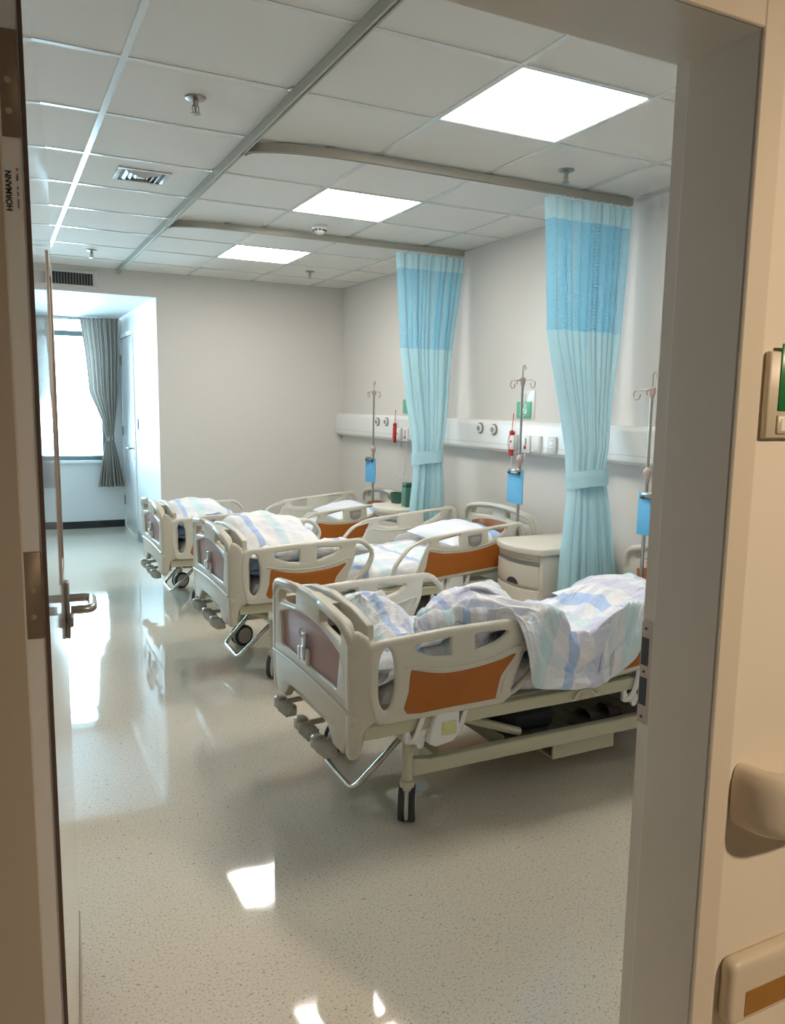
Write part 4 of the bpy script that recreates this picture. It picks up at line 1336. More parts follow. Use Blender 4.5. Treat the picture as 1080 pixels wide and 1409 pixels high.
# the rumpled quilt of the nearest bed: a sheet that fell over mattress and rail
# rows of x, then y, then z, in half millimetres: each row starts as a step from the row before, then steps along the row
DUVET = [
[2516,34,-31,-23,-22,-165,-10,15,0,-13,-10,-5,2,11,1,-1,4,4,-5,-10,-10,0,10,-10,13,5,0,6,5,-6,3,6,1,-1,-2,-5,-2,-2,0,-2,-3,-8,-8,-1,2,1,-1,-1,-1,6,-6,8,8,-11,7,-8,0,1,-2,5,7,18,9,10,11,9,9,5,-3,13,17,-4],
[-28,64,-33,-18,-29,-136,-12,5,6,-5,-5,5,-1,2,5,2,-7,-13,5,1,-10,-8,8,1,-5,14,6,9,2,-2,-2,-1,-1,0,-2,-3,-4,-3,-7,-3,1,0,-5,-7,-1,0,3,0,-2,1,-2,-4,4,1,-3,1,2,4,3,2,4,4,18,13,13,11,14,8,-11,0,13,13],
[-1,75,-46,-21,-37,-110,-1,2,7,-4,-2,3,0,2,-3,-5,-5,-4,-1,-1,-1,0,1,5,0,4,3,-2,-7,-4,1,0,0,1,-1,0,0,3,-5,-11,-1,5,-4,-3,-2,-2,0,1,1,0,0,-3,-5,0,1,1,1,2,6,9,7,4,0,8,14,20,17,11,-4,-4,7,5],
[25,40,-37,-38,-33,-76,5,0,-4,1,-8,-3,-3,-2,1,4,-6,-4,2,-4,-7,-1,0,0,2,1,-2,-4,0,1,3,4,4,-3,-2,2,1,1,1,-1,-13,-1,-3,-5,0,13,0,-3,-2,2,2,-2,-4,-3,2,1,0,0,3,5,8,7,10,7,2,6,24,23,2,-2,2,-1],
[36,-45,6,-22,-30,-53,-7,0,-9,4,0,-7,-6,-2,-7,-3,2,-12,-1,4,0,-3,-5,-9,-7,-3,4,6,9,10,5,24,0,-9,-7,0,0,1,-6,9,0,17,-5,7,-10,-3,5,-12,-9,-6,0,-4,-2,-3,-1,0,3,2,0,-3,8,10,6,4,9,2,-1,25,29,1,-1,6],
[61,-59,-20,-32,-40,-20,-16,-10,2,4,-3,-2,-3,-3,-7,-13,-6,5,1,0,1,-2,-6,-7,-7,-2,6,10,11,13,22,9,-4,-10,-4,1,-1,7,1,3,8,3,4,-4,10,-14,-6,0,-18,-11,2,-6,-4,1,-1,0,1,0,0,2,5,7,1,-1,0,7,1,-2,17,31,6,4],
[33,-113,-13,-26,-14,8,-30,-12,2,3,-11,-3,-6,-4,3,-3,-2,5,0,-3,2,-4,-6,-3,0,3,9,7,6,10,0,3,2,-9,-5,5,10,5,4,2,6,8,-4,-7,4,-4,-8,-1,-13,-15,-4,-6,-4,4,4,2,3,4,0,0,2,1,-2,-2,-1,1,3,4,2,15,26,3],
[22,-156,-1,-19,13,13,-30,-13,2,-9,-9,-1,4,-4,0,0,0,2,5,-1,-4,2,-1,0,3,5,1,2,3,3,3,4,3,0,-7,-3,2,7,6,-1,1,9,2,-8,-4,-2,-3,-3,-7,-8,-11,-4,-4,1,11,3,0,1,3,2,-1,-2,-3,-1,-2,-1,-1,5,5,8,16,21],
[-25,-129,12,-5,10,8,-20,-13,-5,-6,-2,-3,4,2,-3,-3,0,3,3,4,-6,-3,3,4,4,3,0,0,1,3,8,1,-1,2,-2,-4,-5,0,5,2,-7,0,7,5,-6,-3,-4,-6,-5,1,-8,-1,0,1,9,0,-1,0,4,1,1,-1,-3,-3,-2,-3,-1,2,7,8,8,15],
[-20,-84,11,0,10,-3,-10,-12,-4,-5,-1,-3,-4,-3,1,4,0,2,1,1,0,-1,3,0,5,3,2,-1,4,1,0,5,1,4,1,-4,-6,-7,-5,2,3,-4,3,4,-1,0,-3,-3,-4,-2,-4,0,2,1,4,6,3,2,1,-2,0,0,-2,-4,-5,-3,-2,0,5,9,8,3],
[-1,-50,1,0,15,-3,-15,-5,-5,-4,0,-2,-3,-1,1,1,1,-1,2,-2,-2,0,3,-2,0,4,8,3,3,2,0,-3,0,6,1,0,-5,-9,-5,0,-4,-1,7,2,1,2,-1,-1,-1,-2,-3,-2,0,0,6,7,4,2,3,-3,-1,-1,0,-6,-5,-4,-3,-1,2,9,4,10],
[-14,-9,-13,2,11,12,-16,-5,-1,1,-4,2,3,-3,-5,1,-1,-2,1,-1,-3,-1,-1,5,2,1,6,6,4,0,1,-1,-2,-3,1,6,1,-8,-5,-3,-3,-3,3,1,2,1,3,-2,1,-2,-3,-1,-4,5,7,8,3,-1,5,-1,-1,-2,3,-7,-7,-5,-1,-5,1,8,6,12],
[-6,16,-17,1,-11,35,-8,1,-2,5,-6,-5,8,-9,-1,3,3,-2,-4,-2,1,2,4,9,3,-4,0,5,0,1,2,3,1,1,0,0,-2,-2,-3,3,0,-5,-8,-3,-2,3,3,-2,-2,3,-3,-5,-1,8,5,8,1,1,6,-1,5,-2,0,-4,-11,-5,-2,-7,1,6,9,15],
[12,23,-13,-7,-8,43,-7,-1,1,5,-11,-4,2,-1,1,0,5,-1,-5,-3,2,7,3,9,5,-3,-4,2,0,1,4,1,4,-2,1,3,-2,-4,-1,1,8,-5,-11,-5,-4,-3,6,0,-6,-2,1,3,3,1,3,4,5,0,2,0,3,5,-1,-2,-12,0,-3,-9,-1,9,14,11],
[3,38,-6,-5,-9,59,-19,-7,2,6,-7,-9,5,5,-2,1,-5,-2,0,-1,-2,1,8,5,6,4,-5,1,-1,-3,8,8,2,0,0,-1,2,-2,-3,-1,9,-2,-9,-8,-4,-6,0,1,-1,-1,0,2,3,3,5,2,4,7,6,0,-3,2,-6,-10,-4,4,-1,-13,0,16,15,9],
[19,42,-1,-3,-9,58,-24,-3,4,-5,-1,-1,-1,5,5,-1,-3,-14,-4,4,1,-9,4,14,6,2,0,2,2,-1,2,9,-1,5,-3,-1,3,6,2,0,2,-8,-10,-3,-4,-8,-4,0,3,0,0,0,4,0,12,3,-2,4,7,4,0,-9,-9,-5,-3,-3,8,-11,11,13,12,9],
[32,42,-7,-3,-8,81,-38,-10,7,-2,-13,0,2,-1,10,-1,-5,-10,-7,1,1,-4,0,4,12,3,7,-1,3,-1,4,7,-1,10,6,0,-1,4,8,2,-10,-14,-14,2,0,-9,-9,0,7,-7,7,7,0,-2,13,9,-4,-9,2,5,1,-6,-2,-6,-9,-2,-3,19,3,14,11,8],
[28,33,-3,1,-6,79,-21,-21,-9,-3,-1,-2,-1,0,7,2,-5,-11,-10,1,5,-3,1,4,-1,9,13,-1,3,-2,2,11,13,6,9,3,-2,-4,2,-2,-8,-8,-11,-13,0,-1,-7,-12,-3,14,5,13,5,11,5,-9,1,-5,-5,0,1,-11,1,-13,9,4,8,2,7,11,12,6],
[26,33,-3,2,-2,64,-21,-15,-2,-3,-6,-5,0,7,5,-1,-16,-7,0,-1,-1,8,-3,5,5,6,3,3,3,2,0,6,16,11,2,4,2,0,2,-2,-9,-6,-1,-9,-13,-1,7,-11,-9,10,12,9,7,-7,2,-6,-7,-3,-5,-2,-7,-6,-1,-1,25,13,5,0,4,8,7,-1],
[32,29,-1,-1,5,39,-7,-7,-3,-2,-4,-3,-6,-3,-1,-3,-10,-4,0,3,2,12,8,-3,1,-1,3,4,4,6,6,6,5,10,5,4,6,5,3,-2,-6,-3,0,-4,-5,-6,9,-2,-13,9,-11,7,4,-5,-10,0,-9,-7,-4,-8,-5,-7,-4,12,21,16,15,4,0,-1,7,2],
[31,23,3,-1,9,29,-3,-4,-2,-3,-5,-3,-4,-9,-8,-6,-4,0,5,8,2,0,4,8,1,1,2,1,1,3,4,6,8,3,6,9,9,12,4,-3,-6,-1,-1,6,1,-6,-11,-7,-10,1,-7,-2,1,8,-12,-9,3,-3,-5,-16,-4,-2,-8,12,20,20,14,1,5,-1,3,4],
[30,20,5,7,6,23,-3,-2,-1,-2,-4,-6,-3,-7,-6,-9,-4,-1,5,-2,7,5,-4,0,14,3,1,0,-4,2,3,5,1,3,4,12,10,10,6,1,1,0,0,-1,-1,0,-5,-13,-12,5,-4,-5,-7,-14,6,-5,-3,-2,-3,-10,-17,-3,18,13,19,15,3,9,7,-2,4,0],
[34,19,2,13,10,14,-1,-5,-2,-3,-3,-4,-5,-5,-9,-8,0,1,1,1,4,1,2,-6,0,10,-1,-1,4,0,1,3,4,2,0,1,10,5,3,-5,-4,4,-1,-3,-1,-3,3,6,-2,-14,-10,-7,-9,-4,-7,-8,-5,-2,-1,3,7,13,18,15,8,9,3,1,8,2,2,4],
[36,17,1,6,15,14,-3,-5,-3,-4,-3,-2,-5,-5,-1,-4,-4,-4,6,-8,1,-2,4,5,-11,3,0,-8,5,3,-1,-1,6,9,4,-3,-4,2,5,15,9,0,10,2,-7,-12,-9,-3,-1,1,-4,-5,-11,0,-3,-17,-6,4,12,6,6,6,13,5,0,6,0,0,8,8,3,3],
[33,18,-2,0,17,17,-6,-4,-4,-5,0,4,3,0,-5,-5,-17,-10,9,-3,-7,3,3,-9,-6,-1,9,-4,-8,-4,6,-8,1,12,15,3,-10,2,9,15,13,-16,11,25,14,-1,-3,-7,-13,-12,-8,-11,-3,6,7,-10,-7,-1,12,-1,0,-1,7,-1,-1,2,-1,0,6,10,9,5],
[30,14,3,-3,10,26,-9,3,2,-4,1,7,3,-5,-14,-11,-13,-11,5,6,-10,-7,8,-7,-12,-4,7,3,-4,-10,1,4,-3,2,5,16,1,-1,16,4,10,12,3,7,13,12,16,8,-13,-18,-8,-9,-7,3,9,4,-10,-10,-10,-3,-2,-2,-2,3,0,0,0,1,3,8,10,7],
[35,1,16,-4,-2,28,-10,-5,6,4,5,5,-3,-10,-8,-10,-8,-8,-5,6,-8,-11,-5,7,-4,-8,-7,-2,11,0,-6,3,1,0,1,-1,13,6,6,15,14,13,6,10,7,8,10,-7,-10,-8,-8,4,-4,-1,7,6,-5,-12,-6,-7,-3,1,-2,0,-3,-3,-1,1,3,6,13,10],
[30,4,7,1,-7,28,-10,-8,-3,7,7,6,-1,-7,-7,-8,-6,-7,-12,0,0,-10,-6,-5,4,1,-5,-12,3,10,-5,-4,4,4,-1,2,8,10,11,14,19,8,9,11,8,2,-4,-3,-4,-2,-10,-4,1,-2,1,7,-3,-4,-2,-11,-2,2,-2,-3,-3,-5,0,1,3,5,10,15],
[27,8,2,1,-7,27,-11,-10,-6,4,8,8,0,0,-6,-8,-9,-6,-12,-10,1,-3,-9,0,0,-3,5,-8,-6,6,8,-9,1,9,-2,0,6,12,14,15,18,10,7,2,11,-1,-13,-8,-7,4,3,-9,0,0,1,6,1,1,-4,-7,-3,0,-2,-3,-2,-4,-3,3,-2,7,13,10],
[31,9,6,5,-15,17,-9,-11,-6,9,5,8,1,-3,-2,-8,-9,-7,-13,-13,-6,4,-9,-3,6,-5,-3,10,-1,-2,8,-1,-11,6,5,-1,5,11,13,17,17,12,4,-1,-6,4,-1,-10,-10,-8,0,6,3,-5,5,1,10,-4,1,-1,-3,-4,-4,0,-3,-2,-3,-4,5,3,16,10],
[25,14,4,6,-27,23,-23,5,0,4,5,3,3,-2,-6,-13,-10,-8,-6,-10,-10,2,2,-7,-1,6,-1,0,7,-1,5,4,-10,-4,2,7,5,11,12,16,15,13,-1,-5,3,0,-4,-4,-7,-9,-2,3,2,1,2,-1,4,6,3,0,-2,-4,-4,1,-5,-1,0,-3,1,5,16,17],
[23,17,-1,4,-29,25,-16,2,5,3,2,-4,2,2,-3,-10,-13,-12,-11,-3,-6,-6,2,0,-1,0,4,0,8,7,1,2,-3,-7,-2,3,10,9,11,12,10,12,8,-2,-7,6,-2,-7,-4,-6,-4,1,3,3,-1,4,2,2,7,3,1,0,-5,-4,-6,0,3,-3,2,8,8,15],
[24,3,6,7,-29,33,-13,-3,1,9,-6,1,-4,3,-4,-11,-7,-9,-11,-9,-2,-4,-4,0,2,1,0,2,4,6,2,-1,3,2,1,-1,10,6,6,8,11,12,3,2,-5,2,6,-8,-3,-1,-5,1,0,2,2,6,0,0,5,8,4,7,-6,-9,-2,1,3,1,4,5,6,-1],
[23,-1,-3,15,-11,29,-19,0,-3,7,-10,-8,11,-3,-6,-4,-8,-7,-11,-7,-3,-1,-3,-3,-3,3,3,0,4,3,2,2,0,4,6,2,7,4,5,4,8,5,-7,0,12,7,4,-1,-6,-4,1,-1,3,4,1,1,5,-4,10,1,-1,0,11,-3,6,2,-2,5,0,5,-4,-3],
[26,-3,-8,7,9,30,-23,-2,1,-3,-11,-11,4,10,-10,4,-6,-9,-6,-4,-1,0,-6,-9,0,-4,3,3,1,4,4,3,1,0,5,5,4,6,5,3,3,-1,-5,-8,2,12,16,3,1,-5,-1,3,2,4,0,3,7,7,3,-2,-2,-1,6,11,12,-2,1,-2,-6,-1,0,-10],
[27,-35,14,-3,18,30,-12,-3,-4,0,-13,-7,-9,10,-4,4,3,-8,-5,-3,5,0,-3,-9,-7,-4,0,1,-2,3,5,3,2,4,1,4,6,3,5,3,2,-1,-8,-4,-1,10,6,11,0,1,4,5,-2,2,8,9,0,1,2,1,0,4,1,11,12,1,-6,-1,-3,-8,-2,2],
[23,-12,-18,5,11,22,10,-3,-8,-6,-15,-2,-10,0,5,5,4,2,0,0,5,-1,-7,-9,-6,-1,-2,-8,-3,2,1,4,1,7,2,6,6,1,3,2,3,-5,-3,-3,-1,8,7,9,-4,7,6,4,1,2,7,5,3,-3,4,-1,-3,6,7,9,4,1,0,-3,5,-9,-9,-2],
[30,-1,-14,-23,13,7,19,9,-6,-5,-22,-6,1,-11,9,9,9,8,-7,-1,12,9,-13,-13,-18,2,3,-10,-5,3,-1,0,-2,5,7,14,3,-1,-2,5,4,-6,-1,-1,0,2,9,11,-7,10,4,5,2,2,6,4,3,-1,0,-5,2,8,8,10,0,-4,4,3,-1,-4,-10,-7],
[76,-21,6,7,-49,1,-1,12,24,2,-19,-16,-6,2,-19,4,7,9,10,-1,8,13,1,-14,-16,-13,-8,-8,4,2,-1,-1,-1,-1,-3,7,12,3,6,-1,-3,1,-1,1,-10,3,7,8,-3,-1,10,5,0,4,9,5,6,1,7,-9,-1,9,4,6,6,0,-5,8,1,-6,-11,-16],
[22,10,16,7,8,2,-13,-5,-2,30,9,-4,-9,-5,-23,-19,-7,0,8,8,-1,31,9,-19,-22,-18,-26,-23,-5,7,8,-5,6,-2,-2,-5,5,7,2,7,-4,5,-3,0,-9,0,0,-3,6,4,3,4,-2,2,-4,5,13,-2,8,6,-2,2,3,2,9,8,1,-4,-3,-3,-13,-16],
[45,-5,12,1,5,6,11,10,6,12,16,14,10,3,0,1,3,6,4,8,-16,0,40,29,-17,-33,-68,-37,6,-2,-15,-8,-5,0,-1,-3,-5,-9,-7,-3,6,4,4,0,-2,3,-8,-5,2,-8,-2,4,3,-3,-5,-2,-1,-4,4,11,5,0,2,7,6,4,5,0,-8,-5,-7,-8],
[25,0,6,15,14,11,-1,-4,11,10,5,14,14,2,16,15,13,13,11,15,11,6,-22,-2,5,35,-26,-14,13,-39,-27,-41,-23,-6,-5,-11,5,-5,-10,-13,-5,-13,4,8,5,-3,0,-7,-5,-6,-2,-5,-6,3,1,-2,-3,-4,-2,-2,4,2,-1,8,11,2,1,3,-4,-8,-5,-6],
[21,0,1,10,5,4,20,4,6,10,13,10,13,12,7,6,12,14,11,13,16,16,8,-3,-4,-14,3,29,-3,-18,-18,-34,-43,-19,-23,-6,1,1,-4,-9,-12,-13,-6,5,4,-9,6,0,-8,-4,-9,-2,-3,0,2,0,-3,-3,-3,-2,2,1,1,2,12,6,0,2,-3,-9,-7,-2],
[21,4,7,9,10,6,10,15,12,9,10,11,11,10,13,3,9,11,7,7,9,15,8,12,7,2,-6,-14,20,-15,-34,-48,6,-9,-23,-11,-18,-9,-2,-4,-6,-5,-8,-8,10,-14,3,2,7,-7,-5,2,3,0,-4,-2,-5,-5,2,-1,2,7,2,0,9,6,-3,-4,-4,-4,-4,-4],
[35,5,8,6,7,13,10,11,14,14,11,11,8,6,8,8,14,12,8,6,4,9,9,11,14,10,-1,-16,-55,-2,-37,-8,-29,9,8,0,-18,-15,-7,-5,-2,0,-3,-16,-2,-3,-1,5,5,2,1,3,3,0,-1,-1,-12,-7,5,0,3,5,3,1,4,4,-3,-2,0,-6,-4,-3],
[43,5,7,7,7,9,9,12,15,14,13,7,3,4,7,11,15,13,11,5,9,9,1,13,16,13,9,-24,-92,-8,-17,-1,-9,-17,1,4,18,-8,-10,-8,-9,1,-4,-14,-10,-2,6,15,7,-4,3,-2,-2,3,0,0,-5,-4,-5,-1,3,5,3,2,2,2,-4,-1,1,-3,-5,-3],
[131,-8,-3,6,6,8,8,2,2,3,10,19,21,17,11,9,-13,-14,-1,2,12,24,24,-3,-2,-28,-25,-16,-48,9,-6,-3,-1,-8,-16,-7,20,-1,-8,-8,-7,-7,-3,2,-6,3,16,4,-9,-1,0,-6,-3,5,0,-2,-6,-4,-1,-2,1,5,3,3,1,1,-4,-1,-1,-5,-2,-1],
[22,5,6,7,9,8,8,6,4,-7,6,21,18,17,-5,-10,0,1,2,1,16,22,7,6,-1,-18,-17,-9,-44,7,-4,-3,-4,-11,-12,-10,0,9,-2,2,6,-9,-4,-4,0,5,-1,-3,7,1,0,-2,-9,-5,-1,-3,-5,0,-2,-4,-3,4,6,1,3,-4,-4,2,2,-5,-1,1],
[52,2,6,6,9,9,7,9,7,-6,12,16,14,6,7,0,0,0,5,4,-1,-6,2,5,5,-6,-6,1,-37,4,-6,-6,-4,-11,-13,-11,4,0,3,-1,1,0,-4,-3,-4,0,1,-1,4,1,-3,-3,-4,-3,-1,-1,-1,8,4,-18,-6,7,6,1,1,0,-13,3,5,-2,-2,4],
[55,0,3,6,8,8,6,6,7,-7,11,16,10,10,8,5,3,-4,-3,1,-2,2,4,7,8,-7,-3,-13,-29,12,-2,-6,-11,-22,-5,-7,-2,4,-8,2,5,2,-3,-10,-3,3,5,0,-1,2,-2,-3,-4,0,-4,1,4,5,0,-6,-1,2,3,1,-1,-2,-8,-5,3,2,0,2],
[46,5,4,11,6,0,2,8,10,0,8,11,10,10,8,6,-2,-3,1,-2,-3,-5,2,9,8,1,1,-14,-22,1,-11,-10,-17,-4,3,-5,-6,-4,0,7,4,-3,-6,-1,1,4,-3,-4,-2,3,-4,2,-4,-1,-3,1,3,3,-3,3,6,3,-3,0,-2,-3,-6,-7,2,0,5,4],
[58,14,12,2,-8,-1,-6,8,12,3,9,8,10,12,9,4,0,0,-2,-3,-3,-6,-6,13,10,3,-4,-13,-26,-6,-20,-4,0,-2,-1,2,-7,-5,4,4,-3,1,-3,-5,-2,3,-3,0,0,-1,-2,3,-2,0,-1,1,4,-1,1,2,6,5,0,-2,-2,-3,-2,-1,0,-1,-1,3],
[52,11,12,-4,-9,-1,0,1,9,13,6,10,11,11,8,8,1,0,-5,-5,-3,-3,-6,4,10,2,-15,-17,-10,-10,-9,-4,-8,-6,-2,9,1,-8,-1,3,2,1,-2,-3,-5,-1,-2,1,-1,-2,3,-1,1,2,2,1,2,2,1,3,5,6,2,-2,0,-2,-1,1,-1,-4,-4,10],
[48,5,5,-1,1,-3,4,-2,1,16,13,10,9,14,8,7,3,-2,-6,-5,-5,-5,1,1,-1,-5,-14,-17,-2,-3,-13,-6,-6,-5,0,1,0,1,1,2,2,0,-1,-1,-2,-7,-1,-2,-6,0,5,1,4,3,-3,5,4,5,1,-2,4,9,-2,5,4,-2,-3,3,2,-2,-2,4],
[47,1,-1,5,2,-4,6,4,-3,0,8,21,19,9,11,11,4,-4,-5,-7,-5,-7,0,1,-2,-14,-11,-11,-1,-3,-16,-4,-2,-4,-1,-1,2,0,4,1,2,1,-1,2,-1,-5,-4,-7,-8,1,-3,-3,11,3,9,2,0,5,-2,2,1,4,7,9,2,1,-1,0,6,-2,4,4],
[52,-7,4,4,2,-9,3,5,1,0,1,12,22,19,13,8,1,4,-4,-8,-8,-7,0,-4,-7,-7,-8,-9,-6,-14,-2,-1,-3,-5,1,3,1,2,2,2,2,2,0,2,1,-3,-4,-9,-7,1,-1,6,5,5,1,-1,1,1,0,3,3,2,5,7,4,4,0,-1,7,2,6,6],
[41,2,1,2,-4,-10,-5,6,7,8,4,1,4,16,16,20,8,-4,0,1,-8,-7,-4,-3,-6,-8,-7,-5,-20,-16,7,6,1,-6,1,8,1,0,0,2,4,3,1,-1,3,-1,-4,-4,-1,-1,5,11,4,-6,-4,-4,-3,-3,3,-1,2,5,6,8,6,4,2,2,4,2,8,9],
[38,8,-2,1,-7,-1,-13,-5,3,20,1,11,8,-2,-1,15,29,12,6,3,-9,-7,-6,-8,-7,-7,-8,-5,-41,-10,-4,15,18,2,-4,10,6,0,1,2,6,2,-1,-4,-3,5,-1,1,2,0,2,10,6,-5,-4,-7,-7,-5,-4,1,1,12,6,2,6,9,10,4,-1,3,7,8],
[39,2,-5,9,-7,-1,-12,-2,-5,3,12,8,13,9,-5,-7,22,29,22,-7,3,-3,-10,-8,-7,-6,-6,-10,-49,1,-6,12,16,10,-5,2,8,17,6,0,-4,7,-1,-5,-3,0,4,1,1,3,-2,12,2,-6,-4,-4,-6,-4,0,7,2,-1,2,5,8,10,11,2,2,2,7,9],
[49,-5,-10,-11,13,4,-5,-5,3,1,8,16,1,-3,4,-13,-2,33,30,9,1,-5,-9,-9,-1,-3,-10,-60,8,-2,-5,5,23,11,0,4,8,7,10,12,1,-2,-2,-4,-1,1,0,1,-1,3,-3,-3,1,-5,3,3,-1,-1,-3,-2,2,2,6,4,5,8,1,9,10,3,6,6],
[38,5,6,2,13,0,3,5,-3,-5,5,-1,3,5,-5,-22,-23,0,8,12,13,4,-2,-2,-3,-2,-3,-32,-3,2,3,6,15,12,3,11,7,12,11,3,6,-2,-2,0,-2,-2,-1,1,1,-2,-4,-1,2,0,3,0,-1,-5,-2,1,0,4,5,4,4,4,9,9,8,5,3,4],
[53,10,20,16,5,1,-10,-5,-8,2,-5,-6,-3,-5,-12,-12,-8,2,-5,-6,-3,-5,8,-3,3,10,-2,-1,-3,6,9,7,10,13,5,4,11,10,10,7,1,-4,0,1,-3,-1,0,1,2,-2,-2,-3,-5,1,0,-1,4,-1,-2,-1,3,3,2,4,5,5,7,6,8,7,3,4],
[103,22,9,-13,-10,-14,-10,-8,-4,-7,14,3,-12,-6,-5,11,-10,1,-8,-14,-9,-9,-6,46,-9,3,-27,1,1,6,19,3,14,1,12,6,8,6,11,4,-5,0,1,0,-1,-2,3,0,-1,1,-4,-5,-2,0,-2,-3,0,0,1,1,1,6,2,3,4,4,5,4,9,8,4,4],
[66,-7,-8,-9,-11,2,-8,4,-1,0,-3,-3,0,2,-8,-4,-4,-9,-19,-6,27,21,-7,-1,28,-21,2,-6,-2,4,8,2,4,11,9,7,15,8,-1,-3,1,0,1,-1,-5,5,-2,-1,4,-1,-9,-7,-5,-3,-4,-1,1,-1,-5,2,9,4,3,4,3,-3,5,5,12,8,5,6],
[24,1,1,-2,7,0,0,4,-1,2,-1,-3,-3,-4,-5,-1,-5,2,2,-4,11,-6,-2,-4,1,1,5,1,1,3,1,-2,22,16,10,9,3,0,-3,6,-1,-4,2,-4,-5,-3,2,-4,-4,-7,-9,-5,-4,6,-3,-4,-1,-6,0,2,5,6,6,5,2,-2,0,6,13,9,7,7],
[59,12,-5,5,0,14,2,6,-1,-15,-6,4,0,-4,-7,4,-2,0,0,-4,6,-4,-4,4,-3,1,13,9,-4,2,3,-1,5,19,10,10,-6,10,-6,1,2,-13,8,3,3,-6,4,-9,-13,-6,0,3,-2,-16,5,-6,1,-11,-9,-1,8,5,5,3,3,3,3,6,9,8,8,8],
[68,-1,10,13,7,2,-7,-15,1,-1,-15,-3,-1,8,-9,8,6,1,4,-6,3,5,3,-9,8,-4,-3,4,9,0,13,13,12,4,3,9,16,-3,-7,7,-8,-5,7,3,-5,-11,-13,-3,-2,-5,14,2,0,-3,-15,-19,-7,-16,5,-3,1,3,3,2,4,4,5,8,7,7,7,8],
[61,12,3,4,-22,-1,6,0,-13,-11,3,-1,0,-5,17,5,9,3,5,0,-3,3,-2,-4,2,5,-4,-4,15,7,7,15,4,12,5,3,1,-2,8,-8,0,-6,-6,0,-9,0,-6,7,-8,-4,-4,-1,2,14,-7,-12,-8,-5,-17,5,-10,0,6,3,2,1,4,8,7,10,8,4],
[60,7,3,-13,-2,1,-9,-11,-2,-1,1,-2,-3,-2,8,15,13,6,3,1,-4,-4,7,2,-1,4,0,5,0,4,6,8,11,5,-1,-11,-6,14,4,4,2,0,-7,-5,-1,3,-5,1,-3,3,-10,1,2,9,-1,-11,5,-10,-20,-8,-5,-4,7,3,-2,-2,5,9,7,7,6,6],
[54,6,-10,-4,6,-5,-27,1,0,0,10,-4,0,7,3,4,7,6,4,7,6,-1,-5,4,7,2,0,1,2,2,4,3,7,3,-3,-11,-9,7,6,-2,0,6,6,1,1,1,4,-1,4,10,-5,-3,0,1,-3,-9,-8,-11,-12,-6,1,-3,0,4,-4,-3,4,5,3,8,7,5],
[60,-4,-8,3,7,-1,-35,6,5,-4,-3,3,-4,-2,7,9,6,6,4,7,10,3,-4,-2,6,7,1,-1,-9,0,2,2,1,1,0,-1,3,7,2,0,-3,7,4,2,-2,3,4,3,0,2,8,4,-4,-4,-6,-8,-10,-9,-2,-12,-9,4,4,1,0,-3,6,2,-5,1,1,-7],
[50,-10,4,1,-2,-31,9,5,-1,14,-5,-13,-13,1,5,10,11,9,6,5,5,7,5,-4,-5,6,6,-9,-1,-1,-1,1,-2,-4,3,2,3,2,4,6,-1,6,3,5,3,-3,6,1,1,-2,8,6,-7,-3,2,-2,-6,-11,-6,0,-15,-9,0,8,-2,0,7,-3,-3,-3,2,-2],
[47,-7,0,-1,11,-33,8,6,4,5,-5,-5,-7,-7,-3,4,11,12,11,5,5,8,5,0,-6,-5,5,3,-5,-4,-3,0,-1,-4,-4,0,8,4,5,6,4,7,3,2,3,0,2,6,4,-3,-4,2,1,0,0,0,-3,-3,-5,-8,-10,-4,-4,5,1,-3,4,-1,-6,-4,0,-1],
[52,-6,4,-3,6,-14,4,5,1,-1,-4,-4,-1,-1,-6,-6,6,11,12,4,9,13,6,0,-2,0,0,-1,-11,-7,-2,-1,-2,-1,5,1,0,1,5,6,6,3,4,3,2,2,1,3,7,3,-7,-2,0,0,1,-2,-6,-3,2,-9,-4,-2,-1,0,-3,-1,1,0,-7,-6,-1,-1],
[52,-6,3,-1,-4,7,8,1,-1,0,-2,-2,-2,1,-3,0,4,6,8,6,8,6,3,-1,1,-4,-7,2,-10,-7,3,1,-2,-2,4,3,0,-2,1,8,1,3,4,4,3,4,-6,1,3,3,1,-3,0,2,1,-7,-5,-3,1,8,-8,-2,-3,0,-4,-1,-1,0,-5,-8,-3,0],
[31,12,0,1,-3,9,5,6,3,-1,1,-4,-8,-1,6,2,5,6,9,5,3,4,1,-4,-7,-8,-1,4,-2,-5,-4,1,0,-2,-1,2,4,3,1,4,5,2,3,5,4,1,1,-3,-3,0,2,1,2,1,-3,-6,-6,4,1,-4,3,-4,-2,0,-3,-2,-2,-7,-6,-1,-1,0],
[49,15,2,2,0,19,-1,5,0,-1,-3,-3,-1,1,2,6,4,5,3,2,3,5,3,-2,-7,-6,4,3,-6,-2,1,1,-5,-4,-1,-3,-1,2,4,3,0,2,3,6,4,2,-2,1,-6,-3,-2,3,3,3,-1,-4,-4,-1,2,-1,0,-1,-3,-2,-1,-1,-3,-2,-5,-7,-3,0],
[43,26,3,-3,2,25,4,3,-3,-3,-4,-3,4,7,5,4,5,1,-3,-2,7,6,4,2,0,-4,-1,-1,-11,-1,3,1,-4,-5,-2,-5,-5,-1,1,4,-1,-1,2,5,5,0,-1,2,-3,-2,-3,1,0,-6,2,4,0,-1,1,-1,-2,0,-2,-1,-1,-1,-3,-4,-1,-6,-6,-2],
[38,23,2,2,2,28,6,6,2,2,-1,-1,3,5,4,4,4,4,-1,2,4,0,0,1,5,0,-3,-3,-6,-4,0,1,-5,-4,-4,-3,-3,-2,-4,1,2,2,0,-1,2,3,1,0,0,0,-4,-6,2,5,1,0,2,0,-4,-3,-2,-1,-1,-5,-2,-1,-1,-1,2,-5,-9,-3],
